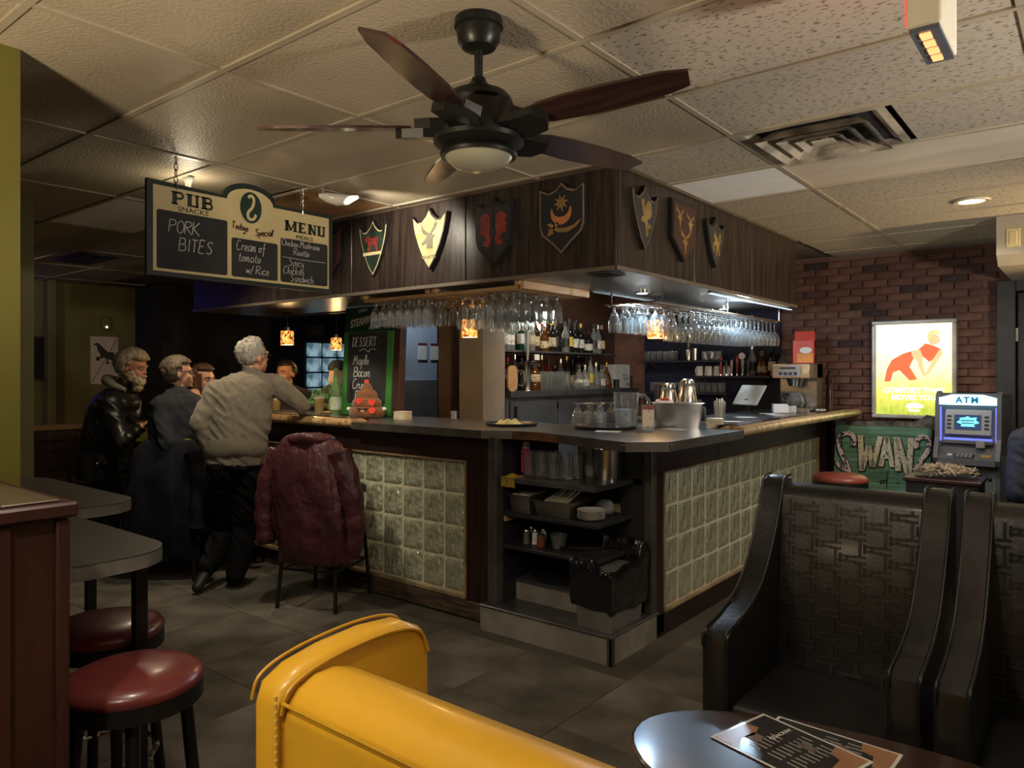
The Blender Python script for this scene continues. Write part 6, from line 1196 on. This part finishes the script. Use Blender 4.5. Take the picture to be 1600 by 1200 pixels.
def person(label, J, mats, headdir, hw=.20, hd=.13, belly=None, head_s=1.0, lens=None, hands=('l','r'), vox=.0095, fold=.007, curl=.5, female=False, legs=True, seed=1, up=None, legw=1.0):
    """J: joints in world space; mats: skin, top, trousers, shoes; one remeshed surface coloured by nearest bone"""
    J = {k: Vector(v) for k, v in J.items()}; base = Vector((J['pelvis'].x, J['pelvis'].y, 0)); J = {k: v-base for k, v in J.items()}
    t = thing('person', label, 'person', base); m = MB(); B = []
    def limb(a, b, ra, rb_, tag): tri_tube(m, J[a], J[b], ra, rb_); B.append((J[a], J[b], ra, rb_, tag))
    side = (J['shr']-J['shl']).normalized(); hs = (J['hipr']-J['hipl']).normalized()
    spine = [(J['pelvis']-Vector((0,0,.06)), hs, hw*.86, hd*1.02), (J['pelvis']+Vector((0,0,.06)), hs, hw*.90, hd*1.08), (J['pelvis'].lerp(J['chest'],.5), hs.lerp(side,.5), (belly or hw*.88), hd*(1.16 if belly else 1.0)), (J['chest'], side, hw*1.0, hd*1.12), (J['chest'].lerp(J['neck'],.55), side, hw*.98, hd*.95), (J['chest'].lerp(J['neck'],.85), side, hw*.62, hd*.7)]
    rg = []
    for c, s, a, b in spine:
        ax = (J['chest']-J['pelvis']).normalized(); f = ax.cross(s).normalized(); s2 = f.cross(ax).normalized()
        rg.append([tuple(c+s2*a*math.copysign(abs(math.cos(q))**.85, math.cos(q))+f*b*math.copysign(abs(math.sin(q))**.9, math.sin(q))) for q in [2*PI*k/26 for k in range(26)]])
        B.append((c-s2*a*.55, c+s2*a*.55, b*.95, b*.95, 'top'))
    B[0] = (*B[0][:4], 'leg'); m.loft(rg)
    limb('shl','ell',.062 if female else .072,.047 if female else .055,'top'); limb('ell','wrl',.047,.034,'top'); limb('shr','elr',.062 if female else .072,.047 if female else .055,'top'); limb('elr','wrr',.047,.034,'top')
    for a, b in (('shl','shr'),): tri_tube(m, J[a], J['chest'].lerp(J['neck'],.8), .065, .075); tri_tube(m, J[b], J['chest'].lerp(J['neck'],.8), .065, .075)
    if legs:
        for s in 'lr':
            limb('hip'+s,'kn'+s,.098*legw,.066*legw,'leg'); limb('kn'+s,'an'+s,.066*legw,.046*legw*1.08,'leg')
            tri_tube(m, J['an'+s]+Vector((0,0,-.02)), J['to'+s], .045, .036); B.append((J['an'+s]+Vector((0,0,-.03)), J['to'+s], .048, .04, 'shoe'))
    # head
    h = J['head']; f = Vector(headdir).normalized(); u = (Vector((0,0,1))-f*f.z).normalized() if up is None else Vector(up); r = f.cross(u).normalized(); u = r.cross(f).normalized()
    k = head_s
    def hp(x, y, z): return h+r*x*k+f*y*k+u*z*k
    HM = Matrix((( r.x,f.x,u.x,h.x),(r.y,f.y,u.y,h.y),(r.z,f.z,u.z,h.z),(0,0,0,1))) @ Matrix.Scale(k,4)
    tri_tube(m, J['neck']-Vector((0,0,.02)), hp(0,-.02,-.06), .056, .052); B.append((J['neck']+Vector((0,0,.025)), hp(0,-.02,-.05), .05, .05, 'skin'))
    hb = MB(); hb.ball((0,-.012,.025), (.076,.096,.088), 22); hb.ball((0,.030,-.045), (.056,.062,.066), 16); hb.ball((0,.062,-.088), (.030,.028,.024), 12); hb.ball((0,.072,.018), (.055,.020,.022), 12)
    hb.loft([[(x*s_, y+.0, z) for x, y, z in ((-.010,.078,.015),(.010,.078,.015),(.017,.082,-.034),(-.017,.082,-.034))] for s_ in (1,)]+[[(-.004,.092,.012),(.004,.092,.012),(.009,.112,-.030),(-.009,.112,-.030)]])
    hb.ball((0,.085,-.060), (.024,.014,.006), 10); hb.ball((0,.083,-.070), (.022,.014,.007), 10)
    for sx in (-1,1): hb.ball((sx*.080,-.008,-.012), (.012,.022,.034), 12); hb.ball((sx*.036,.055,-.03), (.022,.022,.022), 10)
    m.add(hb.v, hb.f, HM); B.append((hp(0,-.01,.03), hp(0,.02,-.05), .10*k, .085*k, 'skin'))
    # hands
    for s in hands:
        wv = J['wr'+s]; d = (wv-J['el'+s]).normalized()
        n_ = (Vector((0,0,-1)) - d*(-d.z)); n_ = n_.normalized() if n_.length > .2 else side.cross(d).normalized()     # palm normal
        x = d.cross(n_).normalized()*(1 if s == 'r' else -1)                                                        # towards the thumb
        x = -x if x.dot(Vector(f)) < -.2 else x
        pc = wv+d*.05; tri_tube(m, wv+d*.02-x*.012, wv+d*.075-x*.018, .021, .018, 10); tri_tube(m, wv+d*.02+x*.012, wv+d*.075+x*.018, .021, .018, 10)
        B.append((wv+d*.015, wv+d*.14, .035, .04, 'skin'))
        for i, (off, ln) in enumerate(((.027,.068),(.009,.078),(-.010,.072),(-.028,.056))):
            p0 = wv+d*.082+x*off; dd = (d+n_*.35*curl).normalized(); p1 = p0+dd*ln*.45; dd = (dd+n_*1.1*curl).normalized(); p2 = p1+dd*ln*.32; dd = (dd+n_*1.0*curl).normalized(); p3 = p2+dd*ln*.25
            for a, b, ra, rb_ in ((p0,p1,.0105,.0098),(p1,p2,.0098,.009),(p2,p3,.009,.0078)): tri_tube(m, a, b, ra, rb_, 8)
            B.append((p0,p3,.011,.011,'skin'))
        q0 = wv+d*.03+x*.03; q1 = q0+(d*.6+x*.7).normalized()*.04; q2 = q1+(d+n_*.5).normalized()*.032; tri_tube(m, q0, q1, .0135, .0115, 8); tri_tube(m, q1, q2, .0115, .0095, 8); B.append((q0,q2,.014,.012,'skin'))
    me = remesh(m, vox, 4, 'body')
    order = ['skin','top','leg','shoe']; vs = me.vertices; tagv = []
    for v in vs:
        best = None; bd = 9
        for a, b, ra, rb_, tg in B:
            dd, tt = segd(v.co, a, b); dd -= ra+(rb_-ra)*tt
            if dd < bd: bd = dd; best = tg
        tagv.append(best)
    nrm = [v.normal.copy() for v in vs]
    for v, tg, n_ in zip(vs, tagv, nrm):
        if tg in ('top','leg'):
            p = v.co; w1 = noise.noise(Vector((p.x*7+seed, p.y*7, p.z*13+(p.x+p.y)*9))); w2 = noise.noise(Vector((p.x*16, p.y*16+seed, p.z*26+p.x*18)))
            v.co = p+n_*(fold*(1.3*(1-abs(w1)*2.2)+.5*w2)+.004)
    for m_ in mats: me.materials.append(m_)
    for p in me.polygons:
        tg = [tagv[i] for i in p.vertices]; p.material_index = order.index(max(set(tg), key=tg.count)); p.use_smooth = True
    link(bpy.data.objects.new('body', me), t)
    return t, HM, J
def scalp(par, HM, m, hair, seed=0, back=0, thick=.012, name='hair', rough=.010, streak=1):
    """hair shell: points of the skull for which hair(x, y, z) is true"""
    n, mm = 56, 34; vs = []; ok = []
    for i in range(mm+1):
        th = PI*i/mm
        for k in range(n):
            a = 2*PI*k/n; d = Vector((math.sin(th)*math.cos(a), math.sin(th)*math.sin(a), math.cos(th)))
            p = Vector((.0,-.012,.02))+Vector((d.x*.080, d.y*.101, d.z*.094)); hh = hair(d.x, d.y, d.z)
            f = 1+(thick*max(hh, 0)+rough*(noise.noise(Vector((d.x*16*streak+seed, d.y*16, d.z*4)))+.6*noise.noise(Vector((d.x*34, d.y*34+seed, d.z*9))))*(hh > 0))/.09 if hh > 0 else .93
            vs.append(Vector((.0,-.012,.02))+(p-Vector((0,-.012,.02)))*f); ok.append(hh > 0)
    fs = []
    for i in range(mm):
        for k in range(n):
            q = (i*n+k, i*n+(k+1) % n, (i+1)*n+(k+1) % n, (i+1)*n+k)
            if sum(ok[j] for j in q) >= 1: fs.append(q)
    return obj(name, MB().add(vs, fs, HM), m, par, True, 80)
def eyes(par, HM, brow=None, specs=None):
    for sx in (-1,1):
        e = obj('eye', MB().ball((sx*.031,.077,.002), (.0115,.008,.0075), 10, HM), mat('eye_white', (.55,.52,.48), .2), par, True); obj('iris', MB().ball((sx*.031,.0835,.002), (.005,.003,.005), 8, HM), blackp, e, True)
        if brow: obj('eyebrow', MB().tube([(sx*.016,.092,.020),(sx*.032,.090,.027),(sx*.048,.078,.022)], .0042, 6, M=HM), brow, par, True)
    if specs:
        g = obj('glasses', MB().tube([(-.058,.088,.010),(.058,.088,.010)], .0022, 6, M=HM), specs, par)
        for sx in (-1,1):
            obj('lens_rim', MB().tube([(sx*.034+.023*math.cos(q),.094,.0+.017*math.sin(q)) for q in [i*PI/8 for i in range(16)]], .002, 5, True, M=HM), specs, g, True); obj('temple', MB().tube([(sx*.060,.09,.010),(sx*.084,.03,.012),(sx*.086,-.02,.008)], .0022, 5, M=HM), specs, g)
skin1 = mat('skin_light', (.50,.27,.18), .5, vs=20, var=.06); skin2 = mat('skin_ruddy', (.52,.25,.17), .5, vs=14, var=.08)
lea = mat('black_leather_jacket', (.015,.014,.013), .38, vs=6, var=.2, bump=.4, bs=30, dist=.006); flc = mat('charcoal_fleece', (.024,.027,.032), .9, vs=6, var=.12, spec=.2); swt = mat('taupe_sweater', (.155,.132,.096), .9, vs=30, var=.10, bump=.35, bs=320, dist=.002, sheen=.15)
blkt = mat('black_trousers', (.0055,.0055,.006), .85, var=.15, spec=.15); shoe = mat('black_shoe', (.014,.014,.014), .5); blt = mat('black_tshirt', (.014,.014,.016), .85)
hgrey = mat('grey_hair', (.34,.32,.27), .6, vs=22, col2=(.14,.13,.11), stretch=(3,3,.6), contrast=(.3,.7), bump=.6, bs=40); hbl = mat('pale_grey_blond_hair', (.42,.36,.26), .6, vs=22, col2=(.20,.165,.11), stretch=(3,3,.6), contrast=(.3,.7), bump=.6, bs=40); hbr = mat('brown_grey_hair', (.13,.10,.07), .6, vs=22, col2=(.06,.045,.03), stretch=(3,3,.6), bump=.6, bs=40); hdk = mat('dark_brown_hair', (.095,.042,.020), .5, vs=20, col2=(.02,.010,.006), stretch=(4,4,.4), bump=.6, bs=40); hbk = mat('black_hair', (.016,.013,.012), .5, vs=20)

JA = {'pelvis':(-4.699,2.798,0.882),'chest':(-4.744,2.864,1.310),'neck':(-4.738,2.946,1.491),'head':(-4.763,2.977,1.624),'shl':(-4.803,2.715,1.371),'shr':(-4.641,3.075,1.413),'ell':(-4.778,2.580,1.157),'wrl':(-4.758,2.661,0.934),'elr':(-4.555,3.240,1.262),'wrr':(-4.860,3.460,1.250),'hipl':(-4.736,2.743,0.826),'hipr':(-4.658,2.881,0.819),'knl':(-4.921,2.850,0.372),'anl':(-4.807,2.660,0.170),'tol':(-4.773,2.559,0.050),'knr':(-4.734,2.898,0.425),'anr':(-4.699,2.798,0.090),'tor':(-4.904,2.941,0.050)}
JB = {'pelvis':(-6.276,2.599,0.802),'chest':(-6.227,2.638,1.179),'neck':(-6.179,2.677,1.381),'head':(-6.106,2.735,1.552),'shl':(-6.355,2.753,1.261),'shr':(-6.052,2.535,1.255),'ell':(-6.273,2.794,0.933),'wrl':(-6.009,2.812,1.061),'elr':(-5.878,2.546,0.964),'wrr':(-5.816,2.673,1.078),'hipl':(-6.381,2.643,0.738),'hipr':(-6.189,2.554,0.762),'knl':(-6.340,2.676,0.359),'anl':(-6.365,2.656,0.090),'tol':(-6.242,2.755,0.048),'knr':(-6.146,2.575,0.397),'anr':(-6.186,2.543,0.090),'tor':(-6.067,2.638,0.048)}
JC = {'pelvis':(-5.376,2.743,0.836),'chest':(-5.387,2.734,1.180),'neck':(-5.403,2.747,1.361),'head':(-5.428,2.765,1.500),'shl':(-5.381,2.611,1.261),'shr':(-5.409,2.870,1.261),'ell':(-5.225,2.582,1.000),'wrl':(-5.301,2.803,0.941),'elr':(-5.480,2.980,1.105),'wrr':(-5.574,2.994,1.262),'hipl':(-5.374,2.693,0.812),'hipr':(-5.379,2.804,0.801),'knl':(-5.160,3.000,0.700),'anl':(-5.140,3.050,0.300),'tol':(-5.080,3.170,0.240),'knr':(-5.260,3.100,0.700),'anr':(-5.240,3.140,0.300),'tor':(-5.200,3.260,0.240)}
JD = {'pelvis':(-5.718,3.110,0.775),'chest':(-5.734,3.096,1.140),'neck':(-5.738,3.093,1.307),'head':(-5.710,3.116,1.448),'shl':(-5.816,3.185,1.197),'shr':(-5.655,3.006,1.199),'ell':(-5.734,3.224,0.933),'wrl':(-5.547,3.246,0.974),'elr':(-5.538,3.023,0.949),'wrr':(-5.413,3.097,0.991),'hipl':(-5.767,3.147,0.737),'hipr':(-5.643,3.042,0.757),'knl':(-5.478,3.173,0.721),'anl':(-5.478,3.173,0.311),'tol':(-5.353,3.210,0.255),'knr':(-5.424,3.114,0.731),'anr':(-5.424,3.114,0.312),'tor':(-5.286,3.148,0.254)}
JE = {'pelvis':(-6.058,4.200,0.799),'chest':(-6.067,4.193,1.158),'neck':(-6.095,4.170,1.356),'head':(-6.109,4.159,1.500),'shl':(-5.997,4.313,1.265),'shr':(-6.145,4.067,1.268),'ell':(-5.937,4.343,0.980),'wrl':(-5.937,4.313,0.760),'elr':(-6.205,4.097,0.980),'wrr':(-6.205,4.067,0.760),'hipl':(-6.054,4.267,0.745),'hipr':(-6.061,4.134,0.756),'knl':(-6.054,4.267,0.371),'anl':(-6.054,4.267,0.090),'tol':(-5.939,4.170,0.048),'knr':(-6.061,4.134,0.387),'anr':(-6.061,4.134,0.090),'tor':(-5.944,4.170,0.048)}
JF = {'pelvis':(-0.209,5.851,0.594),'chest':(-0.225,5.838,0.973),'neck':(-0.233,5.858,1.205),'head':(-0.221,5.905,1.380),'shl':(-0.388,5.657,1.067),'shr':(-0.067,6.067,1.056),'ell':(-0.408,5.564,0.753),'wrl':(-0.268,6.060,0.576),'elr':(-0.002,6.081,0.728),'wrr':(-0.104,6.319,0.557),'hipl':(-0.272,5.775,0.565),'hipr':(-0.131,5.978,0.551),'knl':(-0.284,6.281,0.560),'anl':(-0.284,6.431,0.090),'tol':(-0.284,6.591,0.048),'knr':(-0.109,6.485,0.560),'anr':(-0.109,6.635,0.090),'tor':(-0.109,6.795,0.048)}
tA, HA, _ = person('man in a taupe sweater leaning on the bar with his back turned', JA, [skin2,swt,blkt,shoe], (.0,.96,.02), hw=.205, hd=.135, belly=.205, head_s=1.08, hands=('r',), seed=1, fold=.009, legw=1.18)
scalp(tA, HA, hgrey, lambda x,y,z: (.7+.3*z if (y < .45 and z > -.62+.55*max(y,-.3)) and not (x*x/.17+(y+.42)**2/.10 < 1 and z > .45) else 0), 1, thick=.016)
eyes(tA, HA, hgrey, blackm)
obj('shirt_collar', MB().tube([tuple(HA @ Vector((.062*math.cos(q), -.022+.064*math.sin(q), -.118+.012*math.sin(q)))) for q in [i*2*PI/20 for i in range(20)]], .014, 8, True), mat('charcoal_collar', (.05,.05,.048), .8), tA, True)
_b = Vector(JA['pelvis']); _b.z = 0
hem = MB(); ax_ = (Vector(JA['hipr'])-Vector(JA['hipl'])).normalized(); ay_ = Vector((-ax_.y, ax_.x, 0))
hem.loft([[tuple(Vector((0,0,z))+ax_*(a*math.cos(q))+ay_*(b*math.sin(q))+Vector((0,0,.012*math.sin(q*3)))) for q in [2*PI*k/40 for k in range(40)]] for z, a, b in ((.935,.196,.168),(.965,.214,.186),(1.01,.214,.186),(1.05,.205,.176))], cap=False)
obj('sweater_hem', hem, swt, tA, True, 80)
tB, HB, _ = person('bearded man in a black leather jacket with a grey hood, standing', JB, [skin2,lea,blkt,shoe], (.79,.58,-.22), hw=.195, hd=.165, belly=.22, head_s=1.12, seed=5, fold=.008)
scalp(tB, HB, hbl, lambda x,y,z: (1.0 if ((y < .28 and z > -.75) or (z > .42)) and not (abs(x) > .75 and y > .0 and z < -.05) else 0), 3, thick=.024, rough=.010)
def beard(par, HM, m):
    q = MB(); q.ball((0,.062,-.092),(.054,.046,.048),18); q.ball((0,.066,-.132),(.040,.036,.044),16); q.ball((.050,.030,-.062),(.022,.036,.042),12); q.ball((-.050,.030,-.062),(.022,.036,.042),12); q.ball((0,.096,-.050),(.034,.016,.010),12)
    me = remesh(q, .006, 2, 'beard')
    for v in me.vertices: v.co += v.normal*.006*noise.noise(v.co*60)
    me.transform(HM); me.materials.append(m)
    for p in me.polygons: p.use_smooth = True
    link(bpy.data.objects.new('beard', me), par)
beard(tB, HB, mat('cream_beard', (.52,.45,.32), .7, vs=30, var=.2, bump=.6, bs=60)); eyes(tB, HB, hbl)
hd_ = MB(); hb0 = HB.inverted()
hd_.tube([tuple(HB @ Vector(p)) for p in ((.085,.03,-.165),(.095,-.05,-.15),(.06,-.13,-.135),(0,-.165,-.13),(-.06,-.13,-.135),(-.095,-.05,-.15),(-.085,.03,-.165))], [.022,.036,.046,.05,.046,.036,.022], 12, flat=.8)
obj('grey_hood', hd_, mat('grey_sweat_hood', (.20,.185,.155), .9, vs=20, var=.12), tB, True, 80)
jb = Vector(JB['pelvis']); fB = Vector((.79,.61,0)); sB = Vector((-.61,.79,0))
obj('shirt_front', MB().prism([(-.035,.0),(.035,.0),(.05,.30),(-.05,.30)], 0,.01, frame(tuple(fB*.155+Vector((.045,.035,.98))), tuple(sB), (.12,.09,1))), mat('printed_tshirt', (.30,.29,.26), .8, vs=40, col2=(.04,.04,.04), contrast=(.45,.5)), tB)
sk = MB(); sk.loft([[tuple(fB*(a*math.cos(q)-.015)+sB*(b*math.sin(q))+Vector((0,0,z))) for q in [2*PI*k/32 for k in range(32)]] for z, a, b in ((.66,.185,.215),(.75,.185,.215),(.84,.178,.205),(.90,.17,.195))], cap=False); obj('jacket_skirt', sk, lea, tB, True, 80)
for z in (1.12,.80): obj('snap_stud', MB().ball(tuple(fB*(.06)-sB*.225+Vector((0,0,z))), .008, 8), chrome, tB)
tC, HC, _ = person('seated drinker with glasses and a charcoal fleece, seen from behind', JC, [skin1,flc,blkt,shoe], (.32,.92,.04), hw=.195, hd=.13, belly=.20, head_s=1.04, hands=('r','l'), seed=9, fold=.007)
scalp(tC, HC, hbr, lambda x,y,z: (1.0 if ((y < .22 and z > -.70) or z > .48) and not (abs(x) > .72 and y > -.05 and z < .12) else 0), 7, thick=.018, rough=.008); eyes(tC, HC, hbr, blackm)
obj('fleece_collar', MB().tube([tuple(HC @ Vector((.068*math.cos(q), -.028+.070*math.sin(q), -.135+.01*math.sin(q)))) for q in [i*2*PI/20 for i in range(20)]], .018, 8, True), flc, tC, True)
tD, HD, _ = person('woman with long brown hair sitting among the drinkers, facing right', JD, [skin1,blt,blkt,shoe], (.97,.26,-.06), hw=.165, hd=.11, head_s=.98, seed=12, female=True)
scalp(tD, HD, hdk, lambda x,y,z: (1.0 if ((y < .18 and z > -.9) or (z > .55 and abs(x) > .06) or z > .86) else 0), 2, thick=.022, rough=.008); eyes(tD, HD, hdk)
lh = MB()
for k in range(22):
    a = R(-215+250*k/21); x0 = .086*math.cos(a); y0 = -.018+.088*math.sin(a)*.9
    lh.tube([tuple(HD @ Vector(p)) for p in ((x0*.9,y0*.9,.05),(x0*1.05,y0*1.05,-.05),(x0*1.12+.006*math.sin(k*2),y0*1.15,-.15),(x0*1.05+.01*math.sin(k*3),y0*1.1,-.25))], [.018,.022,.022,.010], 7)
obj('long_hair', lh, hdk, tD, True, 80)
obj('earring', MB().ball(tuple(HD @ Vector((.088,-.008,-.055))), .008, 8), chrome, tD)
tE, HE, _ = person('dark haired man behind the bar, half hidden by the sweater man', JE, [skin2,blt,blkt,shoe], (.35,-.93,-.05), hw=.19, hd=.13, head_s=1.03, seed=15)
scalp(tE, HE, hbk, lambda x,y,z: (1.0 if ((y < .15 and z > -.6) or z > .56) else 0), 4, thick=.012); eyes(tE, HE, hbk)
tF, HF, _ = person('person in a dark navy top cut off by the right edge', JF, [skin1,mat('navy_top', (.020,.024,.045), .8),blkt,shoe], (-.5,.86,0), hw=.20, hd=.14, seed=20, hands=())
scalp(tF, HF, hbk, lambda x,y,z: (1.0 if ((y < .15 and z > -.6) or z > .56) else 0), 4, thick=.014)
dup(sc1, (-.23,5.88,0), R(150), 'dark slat back chair under the person at the right edge')
# bearded figurine in a checked shirt behind the bar
fg = thing('figurine', 'bearded figurine with a dark cap and green checked shirt behind the green bottle', 'figurine', (-5.42,4.24,0), R(35))
def plaid():
    m = bpy.data.materials.new('green_check'); m.use_nodes = True; nt = m.node_tree; N = nt.nodes; L = nt.links; tc = N.new('ShaderNodeTexCoord'); c = N.new('ShaderNodeTexChecker'); c.inputs['Scale'].default_value = 22; c.inputs['Color1'].default_value = (.03,.16,.05,1); c.inputs['Color2'].default_value = (.008,.012,.010,1)
    L.new(tc.outputs['Object'], c.inputs['Vector']); L.new(c.outputs['Color'], N['Principled BSDF'].inputs['Base Color']); N['Principled BSDF'].inputs['Roughness'].default_value = .9; return m
gp = plaid()
obj('pedestal', MB().lathe([(.16,0),(.16,.95),(.18,.97),(.18,1.0),(.0,1.0)], 20), blackp, fg, True)
obj('torso', MB().loft([[(a*math.cos(q), b*math.sin(q), z) for q in [2*PI*k/24 for k in range(24)]] for z, a, b in ((1.0,.15,.11),(1.15,.18,.13),(1.28,.19,.13),(1.36,.15,.11),(1.41,.06,.06))]), gp, fg, True)
for sx in (-1,1): obj('arm', MB().tube([(sx*.17,0,1.33),(sx*.22,-.04,1.22),(sx*.12,-.15,1.20)], [.055,.05,.04], 12), gp, fg, True); obj('hand', MB().ball((sx*.09,-.17,1.205),(.038,.032,.035),12), skin1, fg, True)
fh = obj('head', MB().ball((0,0,1.49),(.075,.085,.09),18), skin1, fg, True); obj('nose', MB().ball((0,-.09,1.485),(.014,.018,.016),10), skin1, fh, True)
obj('beard', MB().ball((0,-.035,1.435),(.076,.066,.07),16), mat('pale_beard', (.50,.44,.33), .8, vs=20, var=.2, bump=.6, bs=50), fg, True); obj('cap', MB().lathe([(.082,1.525),(.090,1.53),(.090,1.555),(.078,1.585),(.045,1.615),(.0,1.625)], 20), mat('navy_knit', (.014,.022,.032), .9), fg, True)
